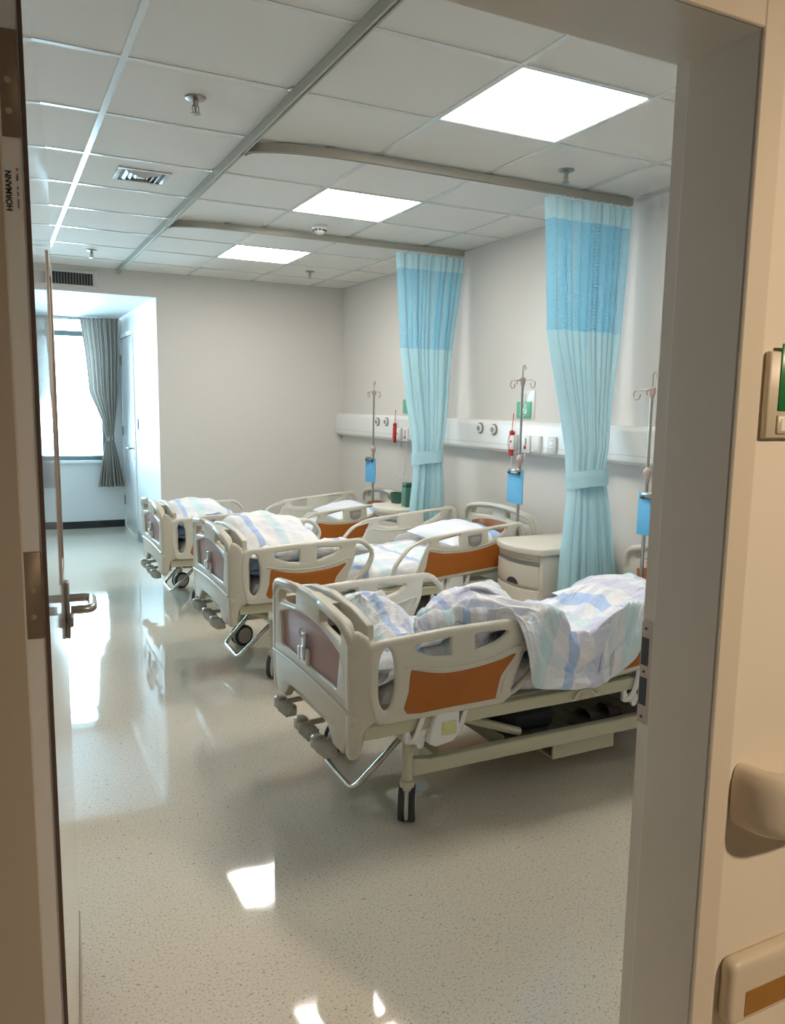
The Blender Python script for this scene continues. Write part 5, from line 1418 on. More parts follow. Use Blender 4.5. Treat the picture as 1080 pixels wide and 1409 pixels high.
[45,21,1,4,5,31,2,8,5,-2,6,1,2,3,7,6,2,-1,2,2,1,1,-1,-1,3,8,-1,-4,-5,-4,-1,-4,2,-4,-4,-3,-8,-7,-7,3,-1,-3,5,3,0,3,-1,0,3,7,5,2,0,4,1,-2,-4,-8,-6,-3,4,5,2,0,-2,-3,-6,-5,3,5,-4,-8],
[42,36,1,6,-10,39,1,4,3,1,2,7,5,6,3,4,4,1,-3,0,1,2,0,2,1,5,1,-2,-2,0,0,-6,-3,-2,-8,-3,-5,-8,-8,-3,6,-2,2,3,1,-1,0,2,0,-1,11,7,3,-3,-4,5,8,-3,-13,-8,0,5,4,-3,-5,-1,-4,-7,3,5,-4,-4],
[23,73,0,-9,-20,58,1,1,2,4,6,9,7,2,0,-2,1,4,-1,-1,0,2,3,4,4,3,2,1,-4,-2,3,-4,-10,3,-10,-8,-3,-9,-5,2,8,2,-2,-3,-6,-2,-1,0,2,3,3,11,4,6,-11,-9,3,9,-7,-8,-2,3,6,-5,-4,2,-5,-7,-2,4,6,10],
[16,57,19,-8,-13,67,4,6,9,7,11,9,9,1,-3,-4,-4,-3,1,-3,2,2,3,4,6,4,4,2,-2,-2,1,-3,-16,1,-3,-13,-4,3,-2,2,6,7,-1,-9,-10,-3,-3,3,1,2,5,7,10,11,1,-13,-10,0,-1,-15,-6,5,9,2,-5,-4,-3,-3,0,8,10,8],
[42,7,22,18,11,68,8,13,17,8,6,2,1,0,1,0,-2,-8,-9,-6,-1,8,4,0,8,5,4,4,3,-2,-8,2,-17,-1,4,-11,-4,8,3,2,4,3,2,-3,-8,-10,-2,-1,-6,16,3,3,11,15,3,-16,-10,-3,-6,-12,-10,6,14,-5,7,-10,-8,0,0,-4,-5,18],
[4768,0,9,12,21,53,31,28,19,11,20,16,15,20,21,21,23,23,22,29,35,31,21,4,12,7,26,27,24,22,25,25,19,20,20,19,21,20,20,19,20,19,23,26,26,24,23,23,22,19,17,12,8,24,25,31,27,21,22,22,23,13,19,21,19,5,-3,19,18,7,-11,-16],
[25,-20,18,3,20,57,32,22,19,15,17,16,17,19,22,24,19,15,19,21,30,30,16,18,15,20,22,28,26,23,21,22,21,19,19,20,23,21,18,20,21,23,23,21,21,23,22,21,20,19,19,18,18,19,20,23,24,22,23,23,23,22,12,16,15,18,22,13,8,16,3,-12],
[13,-28,24,4,15,65,21,13,16,16,18,19,19,19,20,20,21,19,15,21,22,22,22,20,21,22,23,26,27,24,22,21,23,20,20,20,24,21,18,17,21,22,21,21,20,20,19,19,19,18,18,19,21,19,21,21,24,25,23,21,24,23,25,18,11,8,12,17,13,18,12,7],
[0,-12,14,17,15,40,24,13,9,22,16,19,19,20,21,20,19,19,20,20,19,20,21,22,22,23,24,25,25,24,23,23,22,21,22,22,22,20,22,21,9,21,21,20,22,9,21,19,19,18,17,20,21,21,20,22,24,25,25,25,24,22,16,19,21,21,-2,6,24,14,16,5],
[-5,30,-12,12,12,22,31,22,0,26,24,20,19,16,16,20,22,17,19,21,19,21,20,23,22,23,24,24,24,24,22,26,23,21,22,22,22,22,19,22,19,24,13,21,4,17,8,22,20,18,19,20,19,20,22,24,22,24,28,30,21,20,21,20,15,21,28,-1,-3,20,15,19],
[-27,39,9,16,23,-5,30,15,26,22,24,21,18,17,18,16,14,21,21,20,21,20,20,21,22,23,23,24,23,26,24,22,21,23,23,24,21,23,20,22,23,16,17,15,17,6,14,12,15,18,17,20,20,20,20,24,25,25,27,25,23,19,23,23,21,15,20,30,7,-5,19,2],
[-1,65,8,14,14,-43,39,28,32,25,14,19,16,17,22,21,19,23,24,21,18,16,20,19,20,22,23,23,23,24,17,20,24,25,23,24,26,22,21,21,22,21,9,12,13,12,13,15,15,17,18,19,20,20,21,23,24,24,28,24,23,24,26,20,20,18,17,16,37,4,-6,6],
[6,83,9,18,-6,-55,38,30,35,16,20,19,21,17,21,21,21,23,28,22,16,16,19,20,20,20,20,20,23,20,21,19,24,24,22,23,23,25,22,19,22,21,14,14,11,1,11,20,19,18,14,21,20,21,21,24,30,29,23,23,28,24,23,14,18,19,22,15,22,30,2,-18],
[27,82,9,16,6,-81,27,32,23,41,17,10,21,21,20,20,21,26,27,22,16,15,22,20,17,14,20,23,20,21,29,20,11,24,23,23,22,21,23,22,16,19,19,17,5,2,18,18,18,18,17,18,20,22,20,28,33,34,26,24,23,20,17,16,14,19,13,23,12,24,34,-11],
[26,58,1,12,24,-82,29,21,26,35,20,13,17,19,22,22,23,24,27,22,19,15,16,15,19,22,22,21,22,22,19,20,22,25,22,20,20,16,14,19,19,20,14,18,7,11,16,15,19,21,23,18,18,24,23,23,29,30,29,31,22,19,15,16,16,17,8,21,13,14,30,35],
[19,22,7,13,29,-78,38,23,22,30,29,17,18,13,12,24,27,22,20,19,19,19,18,19,18,21,22,21,21,23,19,19,20,29,24,16,20,12,11,18,17,17,15,15,14,16,16,11,19,21,21,23,27,24,20,18,26,29,31,32,21,16,20,11,15,15,19,11,18,13,22,47],
[25,-1,17,13,26,-79,35,20,26,43,10,18,19,19,13,19,26,25,18,18,21,20,14,19,18,21,16,20,23,24,26,24,18,19,21,18,19,14,12,15,18,15,14,15,14,19,14,18,21,19,23,29,24,18,21,17,22,25,31,29,23,9,21,17,13,14,21,12,14,23,10,66],
[28,-16,23,13,27,-85,28,20,29,41,6,5,19,13,25,21,18,25,26,21,17,20,8,17,21,24,21,13,23,24,27,25,19,13,21,23,23,20,17,3,14,20,16,13,17,15,19,16,18,22,27,24,20,18,17,21,15,16,28,23,24,9,19,29,17,20,21,6,20,26,11,76],
[-6,-2,26,22,24,-104,26,30,31,28,-2,12,17,21,22,23,18,20,30,21,15,13,18,11,21,25,28,23,14,19,24,26,22,21,20,20,24,19,18,12,3,18,10,17,19,19,13,20,18,22,23,20,15,19,22,20,21,22,11,20,20,23,24,22,16,24,19,4,17,29,29,58],
[22,-16,21,19,22,-118,34,33,28,25,14,17,14,20,20,19,21,23,25,19,17,14,7,18,21,24,26,32,23,21,20,17,23,22,22,23,18,18,17,15,1,17,18,11,14,19,18,16,19,22,16,16,21,25,23,17,22,23,23,18,16,23,19,14,19,22,19,-2,19,39,39,37],
[13,-25,20,19,16,-121,34,25,26,29,26,17,17,22,15,13,16,30,25,20,18,23,12,3,19,26,36,27,25,23,24,13,22,19,24,21,18,15,18,14,13,14,15,13,13,17,17,15,17,19,20,18,22,20,27,16,15,22,24,24,21,13,15,18,19,14,20,2,34,41,34,24],
[5,-36,29,23,14,-143,35,28,19,27,35,23,20,21,12,23,13,24,24,21,21,22,21,16,8,19,22,42,20,22,22,21,24,19,20,21,19,16,16,18,17,17,16,9,10,17,17,16,18,14,19,23,18,18,26,23,16,12,20,24,19,20,23,17,13,8,12,32,28,32,27,23],
[5,-25,22,23,6,-142,21,31,29,37,24,22,20,21,12,19,23,33,17,20,19,19,18,20,19,18,17,30,21,23,20,19,23,24,20,20,21,18,19,20,17,18,14,11,12,14,15,5,14,24,22,24,18,23,21,13,20,17,17,19,22,17,23,13,21,20,18,26,19,26,27,21],
[12,-36,22,23,8,-134,28,33,26,26,20,19,21,23,18,12,20,23,22,21,24,19,13,17,23,22,22,21,21,23,23,21,18,24,23,21,20,21,19,20,17,18,18,14,14,16,12,4,8,23,23,24,23,14,18,14,14,18,18,19,19,20,24,20,29,25,24,18,16,27,21,7],
[8,-49,26,23,3,-105,21,30,25,21,20,18,17,18,19,19,16,18,14,18,23,14,17,20,22,25,25,22,22,21,21,24,22,22,24,23,22,20,20,19,18,17,18,17,18,17,12,10,12,20,13,23,21,16,10,18,15,18,16,20,23,14,19,25,30,27,29,19,17,16,17,11],
[12,-36,18,9,-6,-84,22,25,22,23,18,17,18,15,19,17,20,24,20,1,17,20,20,12,23,24,21,24,20,21,22,23,24,23,21,20,22,25,20,19,19,17,18,19,17,16,10,12,15,20,17,19,20,19,14,13,19,20,19,11,23,24,25,1,31,30,30,21,17,9,18,9],
[13,-36,15,3,-26,-57,21,25,23,21,20,16,16,16,18,19,17,24,17,16,9,13,21,17,19,20,20,20,17,21,21,22,22,26,23,12,21,28,25,20,19,19,17,17,19,19,18,13,9,19,19,18,15,14,19,19,17,19,20,22,17,19,20,6,34,37,23,12,17,10,12,8],
[3,-59,14,6,-19,-34,22,21,22,21,21,19,19,13,12,14,19,8,17,21,16,18,24,18,14,12,17,22,19,20,20,20,22,23,23,20,19,25,30,20,17,20,16,16,18,20,17,17,19,8,15,16,14,17,20,19,19,19,21,22,20,17,17,24,32,24,17,15,24,4,1,16],
[-7,-66,27,7,-13,-34,23,23,21,20,21,18,19,19,16,9,17,12,10,18,24,23,22,18,13,13,15,13,20,20,18,20,18,17,25,24,21,21,26,25,22,16,16,23,20,18,14,14,18,20,18,17,13,16,19,16,20,18,22,24,19,17,19,19,18,21,19,21,14,11,1,5],
[-2,-71,30,22,1,-56,25,25,24,20,17,26,22,19,18,14,10,13,3,23,18,22,21,11,17,17,13,17,18,21,16,14,18,18,21,27,21,18,17,30,29,7,38,31,19,15,17,15,16,16,18,16,18,20,19,16,19,17,15,21,16,17,8,15,17,16,20,19,16,6,15,3],
[1,-57,25,28,18,-87,40,29,17,23,21,19,22,18,17,18,7,8,20,16,12,16,18,16,11,18,17,17,19,14,21,12,24,22,25,20,23,20,13,28,35,32,32,42,40,15,-1,-2,14,10,13,18,14,16,19,23,14,14,18,11,13,18,19,1,17,11,18,9,17,11,10,20],
[8,-33,22,27,24,-105,31,31,22,15,26,20,12,20,19,19,15,0,14,18,13,11,20,18,15,16,18,18,12,17,11,16,20,22,27,28,18,26,31,14,22,45,30,27,37,4,18,17,12,15,13,13,16,16,9,19,22,20,9,12,15,15,13,7,12,8,15,13,11,15,7,13],
[-4,-15,30,25,17,-104,21,26,28,20,7,20,24,18,18,16,18,11,0,19,18,12,18,16,21,20,17,17,17,13,15,15,14,17,24,29,22,23,27,29,16,36,30,26,41,13,13,14,15,17,12,7,18,21,15,17,19,19,7,16,13,13,13,4,12,9,9,15,14,13,16,9],
[-12,-11,34,27,18,-100,29,22,22,24,10,7,23,23,15,17,19,18,3,6,23,15,15,21,24,17,16,19,18,17,7,17,16,8,27,31,22,20,23,26,23,15,35,40,45,22,13,11,12,14,12,7,16,15,19,18,20,14,16,15,9,10,14,5,15,5,12,15,18,10,9,19],
[-15,-16,27,25,33,-87,37,15,17,8,26,20,15,15,26,17,14,17,7,6,19,23,10,20,23,19,20,14,20,21,6,13,17,13,18,33,27,20,22,13,20,19,38,49,54,23,10,6,8,10,16,15,10,17,15,18,16,21,15,13,9,9,12,4,14,9,17,22,12,18,-5,-2],
[-11,-25,29,23,16,-64,26,20,22,10,13,29,28,22,18,11,13,17,19,15,9,18,20,14,20,22,19,21,17,20,12,13,17,16,17,24,34,19,22,14,21,19,32,46,52,28,11,9,12,0,14,8,19,19,18,12,23,13,17,17,9,10,12,9,16,11,11,20,16,16,-1,-1],
[-11,-26,29,29,20,-80,29,21,28,33,14,12,22,25,21,8,14,13,19,18,14,12,20,21,17,19,21,23,18,16,20,15,15,16,19,25,28,22,19,20,26,15,21,34,49,39,12,8,17,1,16,8,17,20,15,12,22,20,15,15,15,8,11,16,16,12,10,18,13,20,7,-1],
[-13,-35,30,34,31,-80,18,30,34,34,15,23,22,13,20,15,14,12,14,17,11,15,22,18,19,20,17,22,23,19,20,20,15,11,22,19,33,18,22,20,13,18,25,27,49,43,11,11,15,7,15,10,16,21,16,10,20,13,20,15,17,17,15,14,17,11,11,19,2,18,19,10],
[-8,-55,38,37,23,-73,32,47,23,8,28,31,28,18,18,19,14,6,10,18,14,14,20,20,17,18,19,19,22,23,20,19,22,11,13,29,25,20,19,21,4,24,24,28,46,26,24,22,9,16,13,15,14,18,14,20,14,18,8,22,15,19,15,20,7,18,16,19,9,6,17,7],
[-7,-53,39,18,22,-70,63,21,25,37,20,20,17,34,15,20,10,5,17,20,18,18,13,15,16,18,17,20,20,21,22,22,21,21,12,25,33,15,13,18,2,34,19,21,35,37,16,22,24,21,17,15,15,19,20,20,13,13,16,15,9,17,25,20,0,20,13,15,15,8,12,12],
[-4,-29,9,21,22,-53,40,29,29,40,19,18,19,24,17,19,18,11,18,19,24,16,1,17,16,16,18,17,21,21,23,24,16,24,22,26,26,21,8,8,10,32,20,19,24,40,27,21,24,19,19,16,19,19,23,21,18,13,8,16,12,12,22,24,7,17,19,12,10,17,8,3],
[-18,-4,-8,30,19,-6,-11,49,27,28,13,24,12,18,22,24,20,18,20,21,26,24,-15,13,20,12,12,20,20,21,21,23,20,18,24,37,22,22,14,8,5,33,16,18,25,35,25,29,32,17,12,19,21,19,25,22,17,18,0,13,18,16,13,24,20,17,16,18,9,17,15,5],
[-39,22,1,5,25,24,8,8,33,27,6,22,24,8,24,28,25,22,20,21,21,27,-8,7,10,21,15,17,15,20,21,25,24,23,25,36,18,9,11,22,1,29,22,23,17,24,23,37,38,21,19,21,20,21,15,22,19,19,18,6,10,16,19,14,20,13,17,28,24,8,12,5],
[-83,23,20,10,2,23,29,21,17,31,18,15,24,26,1,25,29,31,27,20,18,27,34,-7,-2,4,24,25,24,13,20,28,26,20,15,28,34,13,22,24,15,11,16,22,8,23,22,25,33,39,25,24,20,20,23,22,22,20,21,5,12,21,19,18,16,19,20,25,25,13,13,12],
[-93,5,5,6,9,18,31,19,23,22,13,13,15,30,16,23,29,24,19,19,30,41,36,27,0,0,8,19,39,13,28,33,27,25,18,18,25,25,25,29,23,23,13,22,8,18,17,26,25,26,37,38,21,26,22,26,27,22,27,16,14,26,16,24,21,24,23,20,23,21,16,9],
[-40,1,2,0,-2,9,0,3,12,4,2,7,10,21,18,20,20,17,30,19,40,33,68,14,27,0,9,37,27,23,29,32,33,31,25,25,26,8,16,28,29,32,28,30,24,23,16,15,18,38,26,28,35,38,21,28,27,30,25,29,27,29,26,24,23,21,29,26,22,23,23,12],
[-14,-5,-1,7,3,2,-2,-2,1,3,9,4,2,9,4,3,4,3,13,15,15,23,32,43,24,62,40,32,30,42,33,22,29,20,27,31,29,31,16,22,10,26,32,31,33,31,28,17,23,33,26,29,22,51,30,26,28,29,29,29,31,36,38,25,27,20,23,33,28,24,22,22],
[3,-7,-8,-4,-5,2,5,0,8,10,3,5,4,3,7,7,3,1,-7,4,12,13,14,15,27,31,3,134,42,28,41,46,25,30,21,24,20,31,36,32,29,12,6,30,33,26,30,38,21,27,28,31,25,33,44,32,28,30,31,31,34,32,34,33,26,20,25,35,28,29,27,24],
[-11,-5,-3,-5,-3,-4,0,4,10,13,8,6,5,4,3,9,5,-3,-5,-2,5,10,13,12,9,22,32,41,137,37,-3,34,59,41,30,22,24,25,31,34,33,28,10,13,26,19,32,37,39,22,31,35,38,32,27,31,30,30,30,30,31,29,35,34,33,34,23,26,24,28,26,27],
[-8,-3,1,0,0,4,4,5,5,3,7,6,7,9,6,7,0,-6,3,1,2,4,5,11,12,12,25,35,157,21,10,11,46,42,43,39,29,23,33,34,30,26,21,9,19,26,32,36,34,32,32,35,36,31,33,29,31,26,29,31,29,29,35,33,33,33,28,29,23,27,25,28],
[-2,4,3,2,4,3,4,5,3,2,3,8,9,8,7,3,-1,-4,0,-2,3,5,3,9,12,8,20,48,165,20,10,21,14,21,38,43,17,42,41,28,28,32,22,14,28,30,35,41,34,31,33,30,30,28,35,36,28,26,28,33,29,29,34,33,32,31,25,29,34,32,24,21],
[18,-5,-3,5,4,9,11,-3,-3,2,13,15,11,4,-1,0,-7,-6,-1,0,4,7,7,13,17,46,45,39,75,30,19,25,13,15,25,48,19,49,42,32,32,10,30,29,30,34,43,33,23,29,29,27,32,26,33,32,31,27,28,34,29,30,35,31,30,32,29,30,33,26,27,28],
[-13,1,0,4,5,8,6,-2,4,14,9,2,10,4,-8,-8,-3,0,2,1,7,13,14,13,25,40,39,36,70,30,23,26,27,13,17,36,37,31,33,35,33,28,33,32,32,35,28,26,29,26,29,28,33,31,28,32,29,26,29,28,29,37,36,29,30,31,30,32,34,22,25,29],
[3,5,4,3,4,0,8,6,11,15,7,0,-2,-5,-6,-5,0,0,6,6,8,9,10,15,26,32,37,34,81,30,26,31,27,21,26,29,26,30,27,36,26,34,32,31,24,31,30,30,26,28,30,32,32,26,27,31,29,34,23,32,30,35,37,28,30,29,29,32,31,23,26,32],
[0,5,4,2,-1,6,10,10,10,15,5,-3,-6,-7,-2,-6,2,6,6,8,6,6,8,7,14,36,35,37,105,27,28,32,39,18,26,27,29,8,30,29,34,32,31,22,24,35,36,32,28,25,37,24,27,27,26,33,34,34,28,31,32,32,33,29,31,29,31,22,30,28,26,28],
[6,1,0,-2,5,10,12,8,7,13,5,-10,-5,1,-5,-2,6,7,-4,5,3,3,9,6,9,32,46,35,98,16,52,46,29,27,25,28,31,20,15,28,36,29,21,24,33,35,29,28,28,36,23,28,25,30,30,30,34,32,30,32,32,33,32,34,31,31,29,14,30,31,28,22],
[1,-6,-5,6,12,11,13,8,5,10,5,-4,-6,-8,0,1,5,-2,2,5,5,8,7,3,7,30,36,48,68,36,61,40,27,27,25,19,16,26,32,33,28,29,27,27,38,27,28,27,32,32,24,29,32,29,32,39,28,24,33,31,31,31,34,35,34,30,28,25,28,24,28,27],
[-2,0,-3,7,14,9,8,9,6,6,3,1,-3,-4,-7,-1,4,0,8,6,4,2,3,11,12,32,30,47,86,33,38,28,20,21,23,23,29,30,31,31,27,30,28,29,38,28,30,26,27,29,32,32,30,28,35,38,29,25,33,34,32,33,32,30,32,37,30,27,23,27,31,18],
[-1,10,0,6,3,-1,10,8,1,9,9,6,2,-5,-5,-6,1,7,10,3,2,2,0,11,14,32,35,38,99,32,16,22,24,24,23,27,30,31,28,27,30,30,31,31,30,31,28,27,27,32,33,32,30,30,28,32,34,36,33,33,33,32,30,33,25,44,37,19,26,30,32,26],
[-1,16,4,-8,-4,13,8,2,-3,4,8,13,11,4,-6,-9,-4,3,7,2,3,4,10,5,16,27,36,41,108,16,6,27,29,23,24,28,29,29,30,29,33,29,32,34,28,30,27,29,36,24,32,32,24,26,36,32,32,35,32,34,35,34,34,25,30,40,42,30,22,30,28,25],
[12,3,8,-8,-3,14,1,-1,0,2,4,9,11,10,4,-4,-2,-5,4,5,5,6,1,10,16,28,30,44,111,24,-3,18,29,27,23,27,29,29,28,33,32,31,33,35,33,26,24,32,32,32,31,30,28,27,25,32,35,34,29,31,35,34,32,34,34,32,44,32,28,30,27,31],
[10,-4,9,4,5,12,4,-2,-8,-8,0,1,5,7,7,7,7,0,-4,-1,4,6,12,6,21,29,28,27,114,25,5,16,29,26,18,27,31,33,30,29,31,31,29,31,34,27,31,31,32,33,30,29,28,18,32,30,34,35,34,29,33,34,32,35,35,34,36,35,34,41,32,5],
[9,-9,2,11,8,12,5,6,-4,-9,-6,-8,-7,3,7,8,8,8,4,1,0,0,12,13,26,27,30,12,112,28,32,20,11,23,19,24,29,35,31,25,28,29,24,24,25,37,46,31,31,30,32,30,19,26,31,27,36,36,30,32,33,34,33,33,34,39,32,29,37,41,25,9],
[12,-9,0,0,7,13,2,6,11,-4,-10,-7,-9,-7,0,11,8,-1,5,2,5,8,10,21,32,22,22,26,95,32,26,21,25,14,26,34,31,18,34,31,18,20,29,28,32,34,35,34,34,31,27,19,27,31,36,36,30,26,27,32,32,34,33,31,37,37,31,35,33,37,29,-1],
[1,4,8,7,-5,-4,1,1,7,4,-5,-12,-3,-1,-4,3,12,-1,0,9,7,10,10,26,30,29,30,86,23,28,18,28,9,26,34,27,33,34,29,20,22,28,32,30,31,28,24,30,28,30,36,34,33,29,30,31,23,26,31,30,31,32,27,38,34,37,31,33,32,36,26,19],
[-15,8,8,6,4,-4,-6,2,-2,-2,5,0,-4,-6,1,5,10,7,5,3,5,10,9,29,33,35,64,58,27,8,21,31,24,23,29,29,31,26,24,30,27,31,33,30,26,25,26,27,31,30,33,30,30,28,29,31,31,25,29,28,25,30,31,39,34,28,35,35,36,31,19,24],
[-9,3,7,6,3,3,-3,2,-1,4,6,4,-2,-3,3,3,4,1,5,9,8,12,6,33,28,71,74,38,6,20,28,24,28,26,26,32,26,27,21,29,32,35,30,27,18,28,27,26,31,32,32,28,22,28,29,29,30,26,27,25,28,30,30,34,33,29,32,36,37,26,21,27],
[2,-4,-6,1,-2,5,14,12,-2,2,9,3,-1,1,7,10,4,2,4,11,24,32,28,63,27,32,47,36,20,24,17,29,18,30,26,29,21,24,28,38,34,22,17,24,24,29,28,30,28,32,17,28,28,28,28,17,25,27,31,29,25,26,27,31,34,32,30,34,32,28,26,20],
[3,0,-2,9,8,-1,4,7,6,-6,8,10,16,8,12,17,28,49,17,27,20,28,30,18,16,24,20,28,32,29,25,28,26,23,24,29,21,32,32,23,10,23,23,27,27,20,28,26,29,8,32,31,27,24,27,20,19,27,22,24,25,25,29,30,25,24,25,32,34,28,24,30],
[17,0,-1,6,9,9,6,9,18,10,18,23,34,40,31,24,22,30,28,16,20,16,18,15,13,20,19,28,21,24,25,29,13,23,27,29,30,26,22,22,16,23,15,21,21,24,23,14,27,32,30,27,25,16,22,18,18,18,21,19,19,25,24,24,25,25,24,25,32,28,26,22],
[16,8,6,8,24,8,26,26,31,43,27,24,23,32,25,25,18,19,25,13,13,14,9,20,11,21,17,24,24,25,23,26,24,23,25,22,24,22,18,16,20,12,18,15,17,18,18,24,31,28,28,24,22,21,13,16,16,15,19,4,23,24,24,24,24,25,23,25,28,28,24,13],
[23,12,22,27,24,30,40,46,21,24,32,23,28,13,23,23,16,14,12,14,13,16,17,6,29,19,16,21,19,25,21,30,29,21,19,22,14,19,16,19,8,21,10,9,20,22,24,23,24,24,18,24,23,21,17,11,9,10,13,14,18,24,24,24,22,23,22,21,25,28,25,10],
[46,15,29,32,58,31,19,23,27,22,22,20,24,24,0,21,28,11,21,16,4,18,15,19,20,14,19,14,31,25,24,20,20,16,15,19,21,14,15,18,17,19,16,19,19,21,14,16,23,24,24,23,18,14,17,10,12,15,8,16,12,18,23,24,22,25,24,20,17,15,21,26],
[25,19,37,54,32,23,32,26,20,5,17,18,21,24,18,15,18,18,21,21,10,14,13,17,11,19,17,23,20,21,24,20,19,22,16,17,18,11,17,15,19,22,22,19,23,15,14,22,20,22,20,22,10,17,12,4,13,16,20,17,13,13,19,24,25,28,20,17,12,15,17,20],
[27,16,53,38,23,23,41,20,21,7,-5,18,22,18,18,19,17,22,22,19,12,15,16,17,20,16,14,20,21,19,20,18,18,21,21,17,13,19,15,19,20,22,21,18,22,20,20,21,16,3,22,23,19,13,11,11,19,18,14,15,10,20,19,17,23,25,17,16,14,5,14,18],
[11,31,47,21,21,22,43,21,20,19,1,-1,15,20,18,17,24,21,15,20,15,16,20,15,21,21,15,18,0,17,19,22,22,21,20,18,19,22,20,18,15,21,20,25,28,29,21,11,13,17,12,11,23,20,15,17,17,19,-4,21,20,13,16,20,20,21,9,16,21,17,16,19],
[25,31,29,24,22,35,18,21,20,25,3,5,16,12,9,23,17,20,17,17,20,18,17,14,6,17,20,7,21,18,21,20,21,20,23,20,17,19,18,20,16,19,22,23,32,34,18,23,9,9,14,11,19,20,17,18,18,19,13,5,19,25,19,9,22,21,4,17,21,20,11,13],
[29,6,24,24,22,40,19,14,10,18,3,12,21,20,2,13,19,20,22,15,19,21,21,16,6,17,12,19,20,19,20,21,25,16,12,17,16,19,19,20,20,22,26,25,25,23,27,20,20,0,7,22,21,19,18,17,18,17,16,19,17,19,18,16,19,21,7,13,19,19,10,9],
[12,9,22,24,24,21,18,15,-7,8,18,19,19,19,14,14,14,16,15,20,21,26,16,18,18,19,20,18,11,9,18,20,18,14,18,16,18,19,17,17,23,29,27,24,25,15,21,18,20,19,13,20,22,18,17,18,17,16,12,16,17,26,16,17,20,19,16,9,18,17,9,7],
[14,11,30,25,29,-11,28,21,2,-10,0,15,18,19,21,19,17,12,18,24,23,23,19,21,19,17,15,16,12,3,14,19,19,19,18,17,20,19,22,19,25,28,26,24,22,21,15,18,20,18,15,21,21,20,20,16,18,20,26,12,18,20,16,8,17,14,16,18,18,16,9,4],
[-38,68,30,28,26,-37,22,19,7,17,-9,15,16,17,9,19,18,19,17,24,23,23,21,14,15,14,18,16,12,10,14,20,18,19,19,17,21,25,16,24,24,25,24,22,20,20,20,19,19,21,20,21,21,21,21,21,16,26,31,16,-2,14,15,14,17,15,8,13,18,21,16,3],
[23,40,24,22,18,-57,23,22,16,22,21,17,16,14,15,9,14,19,22,23,21,22,21,13,15,17,18,16,5,14,12,18,20,19,18,18,19,22,22,21,27,30,24,21,20,21,21,22,13,19,19,22,22,22,22,22,19,20,19,20,12,10,18,18,20,13,13,12,16,6,11,16],
[29,1,24,23,19,-68,17,20,22,24,24,21,18,18,15,13,11,19,24,22,21,21,20,18,18,16,14,11,10,13,11,19,17,19,19,20,23,19,24,21,26,30,25,19,19,20,21,20,18,23,19,21,22,18,21,22,18,18,16,17,14,13,19,23,23,18,13,13,16,8,5,14],
[-7,17,25,23,21,-65,13,16,13,16,21,23,20,16,13,20,20,17,21,20,19,20,25,18,11,19,12,16,16,16,15,10,16,18,19,14,22,17,27,24,23,25,24,24,25,19,21,21,21,20,20,20,22,19,19,17,17,14,13,20,15,16,20,22,21,19,19,18,13,16,14,6],
[-1,22,24,20,16,-66,4,14,25,30,14,20,18,20,11,18,21,20,18,20,22,23,19,21,16,11,20,18,18,17,16,16,8,14,19,7,23,28,25,14,20,21,23,24,22,26,23,22,13,35,31,21,16,13,16,17,16,19,-5,18,15,15,19,21,22,22,21,20,16,11,17,16],
[34,-14,21,25,-5,-54,13,16,22,28,24,8,19,22,22,16,13,18,21,19,20,21,22,21,21,18,17,18,20,20,17,15,13,10,19,20,11,22,25,21,12,20,21,25,22,21,21,24,28,30,20,10,14,14,12,17,16,16,7,7,18,20,24,22,19,26,21,12,18,18,24,23],
[50,-39,6,16,4,-65,14,18,22,22,23,21,20,19,18,19,15,13,18,19,19,19,22,21,23,23,21,20,20,20,17,17,21,11,16,12,18,20,16,23,17,18,20,19,21,20,23,23,25,26,24,9,16,19,10,4,14,8,11,12,20,28,31,23,20,21,18,14,22,26,28,23],
[53,-50,2,11,10,-68,7,7,5,20,19,21,19,21,20,19,18,17,15,18,17,19,22,23,24,23,24,22,21,21,18,24,23,12,11,8,16,13,17,21,22,24,19,17,19,11,23,24,28,25,19,19,6,13,17,-6,17,16,16,10,17,36,37,25,16,14,20,20,24,24,20,15],
[-15,27,-1,-1,-7,-69,-7,7,6,3,22,17,23,21,21,24,22,14,13,17,17,16,21,26,23,25,24,22,21,21,26,26,21,11,9,5,15,8,16,22,21,19,22,20,21,17,10,23,26,15,18,17,16,12,17,2,12,17,19,20,16,30,47,14,22,15,19,19,17,1,-2,-1],
[1430,-275,9,-2,-13,-59,5,-10,1,22,-22,8,6,-11,-4,9,13,6,-1,-7,8,33,3,-19,-3,8,-18,-21,-1,-3,8,14,7,3,6,10,9,9,5,2,0,3,4,0,2,3,3,6,4,1,10,-8,-13,-8,-23,-32,-27,-5,5,0,-4,-1,4,0,1,7,20,8,-13,13,10,-9],
[6,-244,2,9,-7,-107,14,3,-7,10,-6,-4,12,3,-2,15,20,12,-8,-22,-22,0,11,-9,-9,4,-5,12,19,7,2,7,14,5,-1,2,18,12,10,4,-1,-7,0,12,11,0,-6,0,4,3,-2,0,-13,-15,-11,-16,-22,-17,-10,9,2,-6,-13,-9,-9,-7,6,11,-14,7,14,8],
[7,-225,-4,10,-4,-123,-3,20,9,4,7,12,6,2,1,10,14,13,2,-11,-26,-24,-13,-4,-1,0,14,23,29,12,1,7,23,5,-6,-1,14,11,13,15,0,-7,1,9,7,6,4,1,1,3,-3,-6,-17,-13,-11,-8,-20,-21,-14,-1,-12,-12,-10,-2,-15,-27,-19,8,-12,5,3,5],
[7,-205,0,1,-11,-136,-5,30,33,19,22,15,2,2,-1,1,7,12,6,0,-7,-13,-13,-15,-11,-8,7,20,21,14,14,15,14,0,-1,5,7,7,7,6,9,5,4,7,8,0,2,-3,0,2,2,-4,-12,-11,-8,-6,-13,-17,-13,-12,-16,-15,-12,-17,-14,-27,-30,-29,1,6,4,-16],
